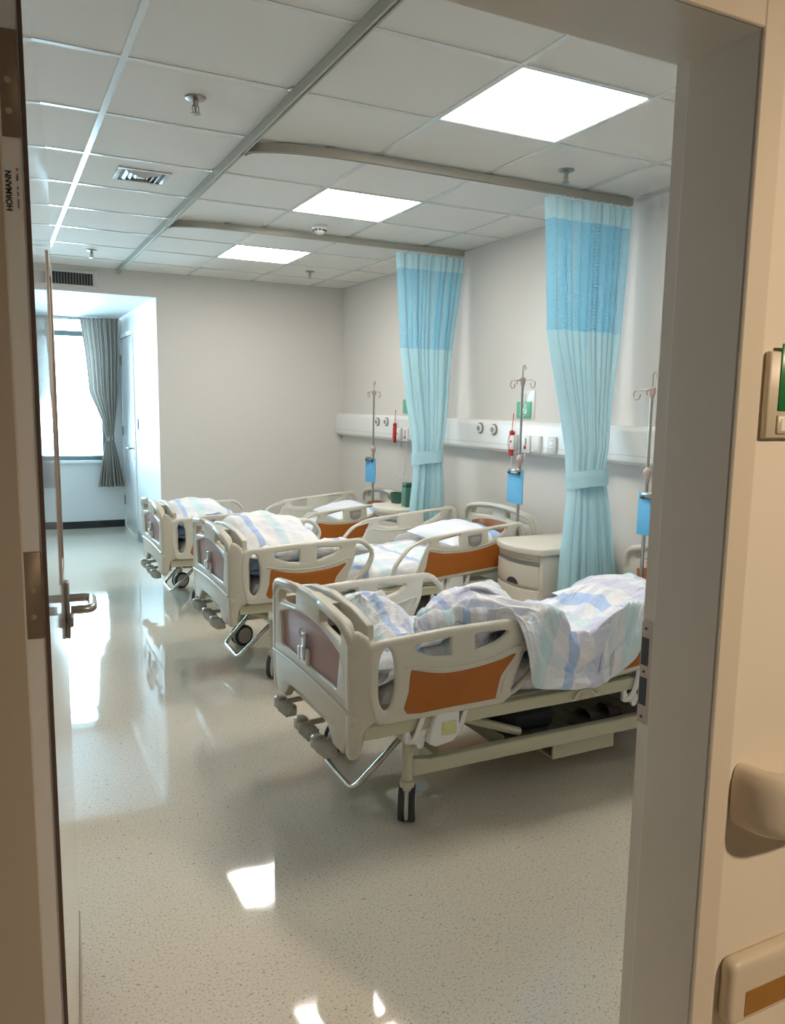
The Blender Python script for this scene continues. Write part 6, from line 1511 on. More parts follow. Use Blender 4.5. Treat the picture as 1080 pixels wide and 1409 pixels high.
[-3,-195,-18,-6,-10,-115,8,17,39,44,15,-3,0,21,10,-1,1,12,6,0,-1,6,-8,-21,-19,-6,15,17,14,8,16,16,11,3,3,7,8,7,15,14,27,16,14,-2,15,3,-22,-16,-5,-7,-8,-7,-1,-3,-9,-12,-5,-8,-18,-26,-7,0,-10,-39,-33,-21,-24,-52,-22,0,-3,-7],
[-4,-203,-24,-9,6,-114,20,35,24,31,11,14,19,14,5,7,12,-1,2,9,9,-3,-6,-16,-14,6,16,9,7,10,17,28,8,-1,6,12,22,20,14,7,12,25,11,5,-6,9,-10,-19,-6,-11,-17,-9,-3,2,1,-12,-16,-10,-12,-15,-15,-12,-19,-23,-30,-38,-28,-30,-35,-22,-11,-16],
[-1,-186,-16,-10,-13,-111,31,36,26,23,37,26,16,11,4,3,8,9,18,9,-7,-12,-4,-6,-3,0,3,1,1,8,36,34,4,-1,4,11,18,20,12,8,8,13,24,11,-10,-7,-9,-8,-10,-12,-12,-11,-5,0,1,-5,-10,-13,-10,-7,-16,-21,-37,-22,-23,-25,-47,-34,-22,-21,-15,-14],
[1,-157,-12,-12,-9,-108,20,28,34,42,37,11,3,14,9,5,7,13,8,6,2,-9,-2,4,-1,-5,-11,-12,3,23,32,32,10,2,7,8,9,8,12,18,14,9,13,9,-12,-17,-12,-2,-6,-4,5,-13,-9,1,-7,-4,-7,-14,-15,-13,-16,-23,-26,-22,-21,-23,-36,-39,-39,-22,-21,-9],
[9,-138,-15,0,-14,-92,2,20,37,37,32,18,1,8,10,10,9,11,10,-3,10,8,1,0,-8,-18,-16,-3,15,26,19,17,24,12,9,4,3,6,10,13,17,14,6,-3,-17,-19,-1,4,1,-6,4,-11,-7,-2,-9,-3,-13,-15,-16,-17,-20,-16,-16,-18,-20,-21,-31,-29,-45,-43,-27,-33],
[12,-127,-19,-7,-3,-78,-3,9,21,39,32,19,14,14,8,1,8,12,10,1,-7,7,5,-10,-5,-2,-1,5,13,18,17,2,12,15,15,5,3,10,11,8,6,3,13,1,-15,-12,13,12,-1,-9,-5,-10,-9,-1,-8,-12,-11,-9,-19,-25,-20,-13,-14,-16,-18,-18,-28,-25,-38,-46,-44,-47],
[6,-123,-15,-14,1,-63,2,3,20,28,26,10,12,17,17,2,1,12,11,-4,-7,-5,8,7,8,6,-1,0,9,12,14,14,18,11,9,1,-1,13,5,-8,4,7,7,12,-10,-7,10,15,-3,-7,-4,-4,-7,-8,-12,-16,-9,-10,-16,-25,-23,-17,-9,-18,-17,-19,-20,-29,-29,-41,-62,-43],
[4,-111,4,-14,-1,-69,-3,5,13,27,32,4,1,9,13,11,3,1,9,10,-1,-7,-12,4,10,12,15,4,4,16,13,9,23,22,9,-7,-4,11,10,3,4,0,-10,0,9,-2,-6,4,2,4,3,-8,-14,-12,-1,-17,-14,-18,-7,-24,-21,-21,-6,-20,-22,-20,-17,-27,-31,-32,-61,-62],
[7,-99,22,-7,2,-87,-11,-5,22,26,27,16,1,8,-4,-7,12,5,-3,6,11,-1,-19,-8,8,14,16,23,13,14,10,3,13,22,9,6,3,0,9,20,12,-4,-13,-20,0,15,-4,-2,7,0,-9,-16,-14,6,-14,1,-16,-23,-9,-22,-14,-21,-14,-11,-35,-26,-18,-28,-29,-31,-55,-70],
[18,-110,15,13,-12,-83,-9,10,16,14,27,17,11,-3,-15,-18,9,17,6,-9,4,12,-2,-16,-4,9,22,20,21,18,16,9,-7,5,15,19,6,-6,7,21,23,-6,-19,-14,-11,5,14,2,-9,-9,-6,1,-10,-11,-10,-3,1,-15,-29,-22,-10,-8,-16,-25,-41,-25,-21,-30,-32,-28,-58,-48],
[25,-123,0,13,-13,-71,-7,15,16,7,17,-4,0,-4,-9,1,1,19,18,-2,-11,4,17,4,-3,-1,25,15,9,13,18,20,2,-1,8,7,13,0,-7,5,17,4,3,-8,-13,-2,0,6,2,-1,-13,-4,6,-16,-25,-14,-4,-10,-22,-24,-19,-15,-22,-28,-27,-17,-24,-32,-34,-31,-47,-26],
[10,-123,-8,8,-16,-52,-10,0,5,12,9,-3,-17,-9,2,3,5,12,17,7,-5,-3,16,13,8,13,21,26,6,1,6,21,2,8,-3,4,8,9,-3,-13,2,12,11,11,-3,2,-8,-6,9,1,-4,-12,-6,-21,-24,-23,-19,-14,-19,-16,-17,-24,-22,-21,-19,-24,-25,-36,-33,-40,-10,-16],
[-11,-117,10,-5,-19,-41,-10,6,-8,-8,2,0,-6,0,-12,-5,16,7,6,3,2,10,9,7,17,15,28,20,16,-1,8,11,-4,8,5,-1,-6,7,8,0,4,9,-1,11,16,12,1,-13,-11,-10,-4,-9,-17,-27,-21,-15,-15,-18,-24,-22,-14,-17,-18,-23,-25,-30,-36,-28,-32,-13,-4,-3],
[1,-111,-8,0,-24,-17,-20,7,7,-7,-16,1,5,2,-16,-6,6,17,25,-4,-8,13,8,-11,0,25,31,13,14,1,5,10,-2,-12,2,6,3,-4,1,7,14,14,2,-1,16,17,2,-16,-16,-9,-20,-16,-22,-17,-22,-16,-8,-6,-18,-26,-17,-21,-20,-26,-25,-36,-49,-16,8,-6,-2,1],
[16,-128,-12,-3,-22,-2,-22,-6,4,-3,6,4,2,-4,-8,-10,6,5,6,0,4,-2,-12,-4,19,21,20,16,10,6,-2,3,5,-6,-10,2,4,-2,-6,2,13,10,5,-3,3,11,8,-7,-5,-11,-19,-28,-21,-19,-7,-12,-11,-10,-8,-22,-31,-26,-30,-29,-26,-35,-11,-3,7,-10,1,22],
[0,-121,-10,-12,-23,2,-24,-5,2,6,6,3,5,-1,-4,-12,-10,-8,-9,-6,-1,-8,-10,-2,23,19,13,17,12,8,4,1,2,3,-7,-8,-12,-8,-7,3,6,3,0,-2,1,-2,7,-1,-3,-4,-18,-13,-8,-9,-8,1,-5,-7,-13,-18,-36,-37,-42,-32,-19,8,1,-14,-6,9,-2,12],
[9,-117,-17,-11,-23,-4,-24,1,9,6,10,0,-6,9,-3,-12,-16,5,-9,-19,-13,2,-2,-12,5,27,16,5,2,4,2,2,-2,-8,3,3,-11,-15,-4,2,1,-7,-3,-4,-1,-5,-9,-6,-7,-2,-4,-3,-5,0,-2,4,6,2,-12,-32,-35,-27,-37,-36,-17,13,-11,-7,9,23,-3,-14],
[12,-117,-19,-24,-11,-16,-16,7,7,7,4,10,-10,-10,4,-6,-12,-12,13,-11,-18,0,8,-5,-5,16,17,-2,-12,1,4,0,-8,-12,1,15,-4,-24,-15,2,10,-6,-10,-13,-16,0,8,-2,-18,-2,-3,-8,-14,-5,3,7,-2,-3,-10,-29,-38,-23,4,-33,-15,1,12,-17,16,16,9,-17],
[-8,-118,-17,-17,-10,-20,-13,13,11,2,1,1,4,-12,-13,-13,0,-11,-6,9,-1,-2,6,13,0,-9,-2,2,-2,-1,-2,-4,1,-4,-18,-10,-3,-13,-25,-8,-2,0,-18,-13,-11,0,3,1,-13,-15,-4,-1,-8,-9,1,4,-4,-11,-12,-21,-14,0,9,-19,0,-9,7,-5,-7,15,19,-5],
[-14,-112,-5,-10,-14,-26,-9,12,7,11,-2,-9,-2,-2,-5,-5,1,-11,-10,5,16,14,3,0,9,-5,-5,5,4,-1,-7,-3,-12,-19,-27,-34,-20,-9,-15,-6,-13,-13,-11,-14,-5,-2,-7,-6,-7,-8,-2,2,0,-13,-8,1,-2,-13,-13,3,2,-13,2,10,-13,-1,11,8,-17,-2,19,12],
[-2,-119,3,2,-15,-35,-8,11,2,8,14,4,-2,0,-7,-8,7,-2,-16,8,22,4,4,9,5,-2,-10,4,19,7,-8,-1,-14,-39,-42,-42,-18,-24,-28,-11,-4,-29,-16,-12,1,12,9,0,-2,-2,-5,-6,-3,-15,-19,-4,5,-10,-21,-1,12,5,-15,-8,4,7,7,17,-11,-16,2,19],
[4,-114,-6,14,-17,-47,-9,17,14,-4,14,24,4,-6,-8,-15,2,13,-1,-2,12,12,1,5,12,1,-8,-8,9,22,0,-32,-10,-32,-43,-44,-34,-15,-39,-44,-22,4,-37,-22,-2,13,10,10,15,-2,19,-2,-15,-20,-17,2,-13,9,3,-12,17,-1,-6,-23,8,2,-8,23,16,-15,-15,3],
[18,-116,-11,8,-10,-59,-15,10,16,17,8,19,-3,-13,-1,-1,8,17,13,-7,9,16,8,-4,3,11,0,-6,-11,2,-4,-14,-16,-22,-29,-28,-44,-39,-34,-37,-49,-2,-15,-22,-24,18,1,11,14,4,3,10,0,-14,-25,-18,-3,6,20,-18,5,11,-9,-19,12,6,-15,13,28,0,-18,-14],
[12,-111,-7,-4,-12,-68,-11,11,0,18,25,13,0,-1,6,4,2,9,17,2,3,15,7,8,0,4,-1,3,-8,-10,-1,-10,-15,-22,-23,-37,-34,-44,-43,-44,-57,-19,4,-21,-31,14,8,17,9,4,-12,-9,2,-1,0,-9,-7,-10,20,-13,-9,13,-1,-18,7,12,-14,5,27,15,-6,-17],
[-8,-112,8,-5,-15,-74,-4,18,0,-4,24,17,9,14,17,3,-2,2,15,12,2,9,10,3,11,10,-13,-5,7,-5,-13,-4,-11,-19,-28,-38,-32,-40,-46,-42,-55,-28,-7,-14,-29,-18,-3,10,8,9,0,-6,3,-13,8,8,-6,-14,7,-1,-12,13,2,-18,3,17,1,-14,4,22,21,-1],
[-23,-121,18,7,-14,-75,7,-6,5,17,-6,13,31,30,12,7,5,2,12,19,8,-1,15,4,-4,17,6,-15,0,6,-15,-13,6,-17,-30,-40,-39,-38,-43,-46,-55,-35,-4,-19,-21,-26,-14,8,4,-16,5,5,16,3,-17,2,10,0,-13,3,-12,12,6,-18,5,17,0,0,-18,9,26,25],
[2,-155,20,16,-4,-93,2,-2,2,19,33,13,22,29,32,16,8,0,-4,13,16,2,0,14,3,-1,11,0,-10,8,-9,-14,0,1,-23,-45,-51,-39,-45,-51,-55,-48,-24,-21,-5,-5,-13,-3,2,-18,7,12,-6,9,-2,-18,-1,15,6,-6,-13,13,9,-16,-4,8,14,2,-15,-4,27,36],
[5,-188,20,22,1,-92,-1,16,10,15,46,30,22,26,39,18,0,-10,-4,1,10,16,1,3,6,8,3,4,-8,-5,-2,-12,-12,8,-11,-37,-58,-44,-42,-44,-58,-57,-31,-25,-24,4,-7,-7,6,-17,6,19,0,2,-13,-14,5,-2,9,3,-9,17,12,-8,-3,-12,2,4,-7,0,29,34],
[4,-225,18,29,10,-98,-4,21,45,22,31,24,37,31,16,0,4,1,2,7,16,13,4,10,0,0,12,3,-2,-10,-5,-8,-14,-12,-12,-28,-50,-40,-33,-35,-78,-47,-25,-28,-54,-5,5,-10,12,-14,4,18,-4,-6,8,-17,-1,8,0,-2,11,10,6,-11,5,-4,-18,3,21,15,6,9],
[2,-254,13,30,2,-92,15,43,24,36,28,51,11,14,8,11,10,17,10,-2,10,13,8,9,13,-6,-3,11,-2,0,-9,-9,-5,-18,-26,-29,-45,-34,-33,-29,-78,-32,-16,-25,-63,-38,-6,1,15,0,-15,9,12,-12,17,-9,-17,2,21,-3,-14,-1,11,1,13,-7,4,-9,24,26,7,-17],
[-1,-256,4,16,3,-70,20,35,22,45,63,32,16,16,16,0,10,18,5,-2,2,13,16,5,-3,10,-6,-5,3,-5,-5,-6,-4,-9,-27,-38,-38,-36,-38,-26,-58,-34,-9,-10,-48,-49,-23,-14,1,2,-5,-9,9,4,-6,14,-7,-15,10,8,-18,-7,4,17,23,7,-12,-3,3,18,17,1],
[-3,-220,-4,13,0,-89,6,48,54,48,36,33,36,12,12,-2,1,14,7,4,-2,19,23,-3,-8,-2,7,-3,-1,-2,0,-9,-21,-11,-16,-37,-43,-31,-31,-33,-57,-30,-6,-25,-52,-29,-13,-29,-15,-8,5,7,-9,-7,11,19,7,-16,-15,10,-1,-12,1,6,22,15,6,-12,-17,3,17,12],
[-2,-98,-90,14,-8,-39,-57,78,58,37,32,25,27,18,8,12,-1,-4,0,9,4,13,10,10,-2,-12,-7,6,6,-5,-9,-10,-11,-20,-17,-30,-42,-24,-18,-41,-59,-26,-23,-42,-53,-13,-7,-20,-8,-13,-14,4,8,-9,-2,13,14,1,-19,-10,10,2,-15,0,11,13,13,9,-26,-13,7,11],
[-3,-8,-80,-81,5,-9,-2,-7,56,42,34,28,20,23,12,14,7,-3,5,-1,-5,-3,-2,20,11,-11,-19,0,13,-14,-8,2,1,-21,-29,-41,-33,-31,-18,-30,-42,-55,-24,-39,-36,-39,-1,-10,-21,1,-12,-12,7,11,-17,1,11,16,-5,-19,-5,21,-6,-16,7,16,12,1,-13,-20,-7,16],
[55,-56,4,-7,-136,-18,7,29,-39,14,48,40,29,19,29,20,19,11,1,11,-19,-7,15,10,11,-13,-18,1,11,-16,-19,-3,6,-5,-24,-26,-35,-33,-34,-14,-31,-45,-49,-35,-48,-38,-18,-8,-23,-19,-6,0,16,-4,-1,-6,5,23,-3,-22,-12,13,20,-14,-14,7,3,6,-4,-12,-7,8],
[-97,16,16,15,8,6,-31,10,13,-103,14,14,20,-16,35,28,-21,1,18,20,24,2,15,30,0,-6,-4,12,7,11,-14,-2,-18,-16,-21,-24,-3,-22,-27,-23,-37,-26,-34,-42,-51,-42,-44,-45,-22,-25,-20,-6,13,7,-19,1,4,22,13,-14,-19,-6,11,10,-8,-15,-2,7,0,-5,5,14],
[-222,19,26,28,31,20,24,25,18,23,19,18,18,2,18,10,-31,-17,-2,19,14,-8,-58,-13,20,10,38,57,19,18,2,9,12,4,-3,-18,-17,-33,-31,-26,-12,-1,-23,-40,-42,-32,-55,-54,-41,-42,-48,-28,-23,-1,4,-1,-2,10,0,12,2,-8,-12,-12,9,3,-13,-2,5,3,3,16],
[-210,29,28,28,30,26,31,30,35,35,19,28,30,23,34,31,29,27,16,5,-1,-13,-39,-5,7,-107,-47,25,75,36,43,11,20,28,19,10,14,7,-22,-25,-39,-35,-10,0,-16,-47,-39,-48,-51,-36,-48,-48,-52,-36,-15,14,1,-4,0,-6,18,13,2,-24,-26,19,6,-13,-3,-1,3,9],
[-65,14,18,26,28,36,29,34,21,21,34,33,35,37,28,25,31,34,36,23,11,11,-11,-11,5,-25,-23,-155,10,20,59,68,17,31,16,18,30,6,7,-5,-14,-44,-39,-8,-19,-38,-23,-65,-63,-24,-69,-39,-35,-18,-25,0,7,-5,-2,0,9,6,12,2,-30,-1,15,-13,-1,2,-12,8],
[-21,14,14,18,26,24,29,28,28,29,28,27,32,38,42,19,23,31,29,34,24,14,-1,4,17,-18,-15,-12,-184,16,-42,63,78,49,22,24,13,5,3,-8,-13,-25,-40,-28,-2,-44,-33,-60,-60,-49,-47,-34,-21,3,12,-4,6,1,-6,1,-7,0,6,18,-14,-13,7,10,16,-7,-21,-7],
[-13,14,13,15,16,17,27,29,30,30,30,29,26,23,28,26,21,21,23,31,32,22,24,12,9,6,-12,-7,-279,22,-59,42,58,41,62,41,18,15,16,-13,-31,-36,-38,-27,-10,-30,-51,-48,-34,-31,-25,-10,-6,4,7,-7,18,15,-13,-5,-13,-3,9,5,-8,-6,0,7,5,4,-13,-9],
[-9,12,14,13,14,14,18,28,31,31,31,25,23,23,24,24,23,19,23,31,26,25,34,17,3,18,10,-17,-335,16,-51,17,52,-9,19,42,45,37,13,-32,-31,-15,-22,-29,-13,-17,-39,-37,-14,-1,2,8,10,-11,11,-10,6,7,-10,14,-6,-8,6,-11,-10,5,13,6,16,11,-26,-33],
[-22,16,14,13,13,9,5,19,28,36,13,1,13,24,29,29,32,41,37,36,24,18,15,-15,3,-34,-17,-8,-216,23,-31,-6,49,-17,-2,25,38,55,9,-22,-17,-44,-9,-21,-10,-9,-38,5,13,1,-2,14,9,-17,3,5,-15,-14,-3,24,13,-11,5,-14,-11,12,-9,6,12,-12,-14,6],
[-7,15,16,13,13,10,12,20,24,0,12,20,14,24,34,37,37,32,29,32,18,-3,-5,3,11,-13,-4,-9,-202,31,-45,8,20,-27,-16,11,14,23,-1,-18,-1,-9,-3,-1,-7,-8,13,12,-16,1,-4,-6,18,6,1,-5,-16,-7,4,4,12,10,7,-19,-10,-5,0,10,8,-16,-3,4],
[-10,11,13,14,15,15,13,13,10,-4,13,21,26,22,25,26,33,34,22,21,11,5,11,9,14,8,2,-9,-170,13,-52,-10,25,-17,11,21,-18,8,16,-19,-33,6,5,-7,10,6,-4,6,-1,-14,10,3,0,-8,5,2,-1,3,-6,-8,-4,17,13,12,-10,-20,-2,5,3,-17,-7,7],
[-6,13,14,13,15,11,11,12,12,-6,13,15,22,25,28,22,27,18,22,18,19,24,22,27,30,-27,-10,-17,-60,-31,-87,-21,36,19,-1,16,-9,-24,-10,6,-16,-16,1,16,19,-9,-20,-4,8,14,7,14,-17,-12,-16,4,28,28,-5,-18,-7,-1,5,22,3,-12,-22,-24,7,5,-11,-7],
[-6,15,13,15,13,6,9,13,13,0,8,8,16,32,27,28,20,20,40,27,23,25,23,27,5,-38,-12,25,-48,-43,-68,0,25,3,-16,6,-6,-27,-35,-15,4,7,0,20,-17,-13,0,7,-2,12,36,-12,-32,0,6,-8,9,12,-8,-9,-9,1,32,25,-9,-8,-13,-30,1,-1,11,-13],
[-2,16,15,12,4,7,6,15,14,54,10,-8,19,-13,30,29,27,30,28,32,17,13,19,23,22,-27,-2,9,-46,-3,-51,-13,-10,-10,-14,-28,-20,-9,-5,-3,5,-14,13,6,4,-5,-1,-12,7,34,18,-10,0,-16,-5,15,-10,-26,-4,9,-4,-6,5,17,18,2,-9,-13,-4,-10,-3,1],
[-4,14,16,9,3,10,11,12,12,92,130,-21,-55,43,-85,22,29,28,87,16,-4,4,15,1,18,-8,-1,-2,-31,-2,-52,-34,-31,-22,-11,-7,3,8,-3,-7,-15,11,12,-2,-18,6,-2,5,26,22,-9,-4,-6,-24,8,23,-13,-26,-2,-4,2,7,-1,6,4,25,0,-12,-16,5,13,-23],
[-3,10,14,10,14,13,11,9,14,9,120,185,-23,54,-242,24,25,149,58,-4,-4,-7,2,3,-4,-7,-9,-21,-40,-19,-68,-33,-22,-11,-3,-2,1,6,2,-13,9,10,-6,0,6,-1,-11,14,3,-4,-14,-4,0,5,21,-4,-6,-10,7,9,2,-4,9,-8,-15,26,13,-23,-14,4,5,8],
[1,5,15,13,14,7,15,14,15,15,11,167,178,9,-35,-218,25,25,213,-4,-3,-4,1,0,-1,-8,-6,-21,-96,-29,-71,-25,-5,-4,1,-1,-5,11,-6,-3,-4,11,-3,6,19,4,-7,-25,-7,17,3,2,-8,20,-6,-2,3,-4,8,5,9,2,-5,-18,-4,5,19,-4,-12,1,-18,12],
[4,16,6,10,14,2,18,15,15,16,16,17,13,242,106,4,-110,-56,116,47,-5,-4,0,-3,-3,-5,-4,-17,-144,-42,-37,-29,-3,2,1,-4,13,-3,-5,2,-2,-2,3,16,8,2,5,-28,-5,-4,8,19,15,-8,-11,2,-4,-2,-14,5,8,5,7,3,0,-7,9,11,-10,-7,-14,-6],
[5,14,10,9,14,220,6,6,-141,-28,17,29,30,24,183,50,84,-2,-103,103,-4,-3,-3,-2,-3,-4,-4,-16,-153,-32,-46,-31,-6,11,0,-10,0,-2,10,-2,-5,-1,6,9,3,9,-8,-10,1,0,13,25,-4,-24,2,3,-6,-18,-7,7,3,4,17,5,1,-8,2,7,2,-1,-7,-21],
[8,12,15,10,12,123,118,197,-79,-299,21,40,46,37,28,32,35,155,34,1,-3,-3,-2,-3,-3,-3,-4,-11,-135,-48,-50,-21,-10,10,9,-21,-22,-5,1,7,-4,-1,12,0,-9,1,12,3,-1,6,6,11,-3,-11,1,9,-1,-16,2,0,-2,7,7,-5,2,-7,-16,11,2,11,-7,-20],
[10,12,12,15,15,9,19,248,169,-8,-77,-229,46,40,35,17,-6,-4,229,-2,1,-1,-4,-3,-3,-2,-2,-14,-151,-58,-36,7,-6,-1,12,-18,-34,-15,-3,4,16,-14,-2,-4,1,16,1,4,3,-5,-4,17,10,2,-5,-9,0,10,-8,-4,-3,-5,-5,8,5,-14,-11,0,8,23,-7,-19],
[12,16,227,265,-320,-36,-71,201,147,7,-58,-166,39,35,37,29,105,-56,-17,158,1,-2,-4,-3,0,-1,-4,-160,-47,-54,-37,-1,16,8,-9,-13,-2,1,-7,-12,6,9,5,5,5,-5,-14,-6,-7,-5,1,-1,-2,6,1,5,19,11,3,2,-11,-11,-15,-2,5,1,10,-1,0,13,-6,-17],
[40,12,124,152,3,-15,-190,26,29,28,28,28,35,38,33,27,60,43,29,4,5,2,1,3,4,1,-85,-148,-60,-38,-11,0,2,4,-4,6,8,8,-1,-3,-7,10,8,8,10,-11,-12,-16,-7,6,4,-4,2,3,-2,4,11,7,5,0,-17,-5,-5,-5,4,11,13,2,7,1,-17,-14],
[42,16,9,13,25,28,29,28,28,20,25,26,33,35,41,55,7,28,14,-2,5,8,-11,1,10,-76,-137,-84,-34,-9,-5,10,-2,-4,6,4,-6,4,13,4,10,15,0,-6,-7,-6,-13,-9,5,1,-7,4,14,4,2,4,1,0,-2,-11,-13,-2,7,0,2,7,4,4,10,3,-17,-13],
[53,30,32,30,33,29,22,20,30,29,20,28,29,34,66,6,-2,11,21,-10,-26,-4,-4,-7,-75,-83,-156,-24,9,6,-12,-2,15,5,-6,-6,14,-1,0,23,9,-11,-13,-8,-10,-2,9,1,-7,2,14,8,2,-3,-6,-16,-5,0,3,8,1,8,9,-1,-16,-9,9,15,0,10,-10,-21],
[141,31,33,24,18,33,36,15,22,28,20,31,20,-1,7,13,-8,-29,-27,-13,-30,-45,-68,-66,-75,-12,19,2,-10,-6,-7,-4,-1,10,5,-4,20,10,0,-7,-12,-6,-3,4,1,-9,3,2,5,17,2,-9,-12,-11,-2,9,-3,3,16,1,0,4,-2,-14,-10,5,7,-2,4,2,-11,-3],
[152,25,29,33,11,20,46,2,10,-9,2,1,4,-53,-40,-15,-28,-70,-39,-43,-48,-3,-2,-10,0,-3,7,1,-1,-1,-2,5,-10,-2,4,11,6,0,3,-4,6,-1,-10,-7,6,-1,2,8,-1,-7,-8,-5,2,-8,-4,3,14,0,-6,4,15,2,-11,-9,-2,-2,1,8,0,1,-5,-5],
[136,6,11,15,3,9,2,1,-1,-74,-47,-35,-8,-78,-22,-10,-30,-17,-3,-15,-13,3,4,-3,18,7,-2,-3,5,-1,-5,2,10,0,-3,-3,9,4,7,-5,-5,9,-2,0,3,1,-8,-7,-16,-13,-1,0,1,-1,-10,1,-1,-6,1,13,9,5,-1,-4,-3,-2,1,-2,4,6,-4,-16],
[59,3,-12,-8,0,1,-37,-87,-43,-36,-73,-4,-1,-20,-5,7,-13,-3,-11,15,1,10,-1,11,5,15,-2,-8,-6,1,0,18,4,2,5,4,-4,-2,7,3,9,1,-5,-4,-11,-7,-10,-12,-9,5,-5,-6,-4,-4,-7,-2,-1,1,-10,13,15,0,-4,-7,-3,-6,-9,-6,1,6,1,-13],
[-15,5,-3,-7,-58,-75,-41,-49,-62,-12,1,3,6,-1,-10,0,10,13,3,6,16,-2,3,13,5,-12,-4,12,6,2,-1,1,8,3,3,3,5,5,-4,-2,-8,2,1,-9,-4,-6,3,-3,1,0,-2,-2,-8,-9,-3,-4,-8,-7,5,-6,3,-8,1,3,-6,-12,-7,-7,-12,-15,-3,6],
[5,0,-12,-61,-61,-55,-78,-35,8,14,1,1,3,3,6,2,3,-2,7,2,11,8,-5,2,8,2,4,5,1,-1,4,11,1,6,11,14,7,-9,-8,-9,-4,-3,-3,1,5,4,8,-6,-14,-10,3,-4,-8,-5,15,8,-9,-12,-8,-15,-9,-6,-2,0,-2,-12,-11,-10,-14,-11,-9,-5],
[4,-3,-37,-69,-58,-44,-71,-1,4,14,15,2,1,-3,4,5,6,5,6,-1,0,5,5,-3,3,10,7,1,2,5,5,3,-1,3,9,13,10,-5,-8,-3,-3,-6,-10,-1,8,2,9,-2,-10,-11,0,-2,-7,1,13,7,-6,-14,-16,-12,-11,-3,-3,-8,1,-4,-12,-14,-20,-27,-10,-6],
[4,-9,-53,-46,-43,-35,-68,3,1,0,12,12,8,-1,-7,-4,4,9,14,8,-4,-6,-1,9,4,-1,7,9,11,9,4,1,-4,-1,3,4,1,-3,-5,-5,-9,-3,0,-1,10,-9,-1,11,7,-7,-10,-8,-4,-1,4,2,-3,-5,-14,-1,-5,-8,-7,-3,-1,1,-10,-9,-4,-13,-16,-38],
[3,-14,-56,-62,-54,-79,13,0,-3,10,13,10,-5,7,14,3,-5,0,12,14,2,-6,-7,5,7,-3,-2,12,8,4,0,1,-4,-8,-2,-1,-1,2,0,1,8,-3,1,-3,4,6,-12,-1,10,11,-5,-6,3,1,-6,-3,-1,0,-13,-10,1,-4,-6,-10,1,-1,-11,-4,-2,-5,-12,-11],
[-1,-18,-55,-58,-49,-83,18,13,3,-2,10,7,-2,2,13,8,-3,-4,3,12,7,0,0,5,10,4,-6,-5,3,1,-3,-2,1,7,9,4,-3,0,0,2,2,-7,-1,2,3,0,-5,-5,1,11,10,-1,-4,-3,-4,-5,-1,0,-6,-8,-6,-4,5,-13,-8,1,-9,-8,1,-3,-10,-11],
[-8,-34,-52,-43,-34,-71,10,13,12,5,3,1,-3,-2,3,8,8,3,-7,5,5,3,9,5,0,1,-1,-3,4,7,1,0,3,7,3,-2,-1,1,4,5,-2,-5,-3,-1,1,-10,1,5,-3,2,9,2,-4,-9,-11,-4,3,0,-9,5,3,-3,-8,-11,-2,-1,-5,-10,0,-1,-10,-10],
[-10,-49,-68,-33,-3,-47,5,7,12,12,10,5,0,0,-5,-8,-3,11,5,-1,0,-2,5,1,4,7,5,-6,4,10,1,-3,-3,0,0,0,-1,5,-3,7,-6,-5,-1,0,2,5,12,7,-1,-6,-6,-2,-4,-6,-5,7,5,-1,-10,-14,-6,4,-4,-9,3,-8,-4,-3,-1,2,-8,-11],
[32,-109,-51,-16,0,-32,-5,-4,7,5,12,7,-5,-1,10,1,-9,1,10,0,-2,3,5,12,13,11,1,-10,-2,11,9,0,-1,0,0,-6,-10,-9,-9,0,2,5,6,9,15,8,-2,-4,-1,-8,-8,-5,-4,-5,-1,1,-7,-2,-5,-1,-13,-6,8,-6,1,-9,5,9,-1,-9,-11,-12],
[-18,-82,-49,-30,-18,53,-51,-18,-3,7,3,8,7,-6,1,9,-1,-4,5,8,6,0,-1,10,9,6,5,-3,-9,7,9,0,1,4,4,-5,-4,-5,-6,-1,0,1,3,10,8,5,-1,-5,-16,-12,-2,-1,-1,-2,-1,0,-3,-3,1,1,-9,-9,6,3,-2,-9,-6,8,0,-11,-2,3],
[-31,-32,-55,-42,-20,102,-50,-51,-29,6,8,7,5,1,0,2,9,0,6,6,4,-4,0,4,3,-1,3,8,-8,8,4,-1,3,2,2,-1,5,10,2,-6,-13,-7,-1,6,5,0,-1,0,-6,-2,3,3,-2,-6,-3,-2,-3,-4,-2,5,-7,-7,5,2,-3,-6,-9,-5,5,-7,-10,3],
[26,-60,-53,-32,-10,54,-44,-49,-19,7,6,3,4,9,8,-1,0,7,1,4,3,2,3,3,10,-1,-7,2,0,2,2,9,4,1,-1,-8,1,13,4,7,2,-5,-10,-8,-1,5,0,0,5,-5,-7,-3,-4,2,-4,5,5,-5,-9,7,-2,-7,7,-9,-9,-6,-7,-3,8,-7,-9,-9],
[12,-69,-46,-31,-15,67,-20,-46,-63,-5,18,7,-4,0,10,4,-1,0,6,5,7,8,-4,-1,5,10,7,0,0,-2,-7,0,11,5,2,-8,-9,6,2,10,0,-4,-1,-2,-8,7,-9,-1,13,7,4,-6,-9,-11,4,4,5,-1,-13,1,8,-6,-5,6,-5,-8,-11,-9,3,9,-4,-13],
[-54,-13,-46,-35,-11,88,-43,-55,-64,-11,12,14,6,-4,-3,6,8,4,1,3,6,11,8,1,-7,0,5,3,2,3,4,-6,4,8,1,3,-8,1,1,3,10,-4,-9,-3,4,2,0,1,-3,-3,9,3,-2,9,8,4,2,-6,-17,-10,0,2,-4,-7,-7,-5,-10,-12,3,4,-8,-12],
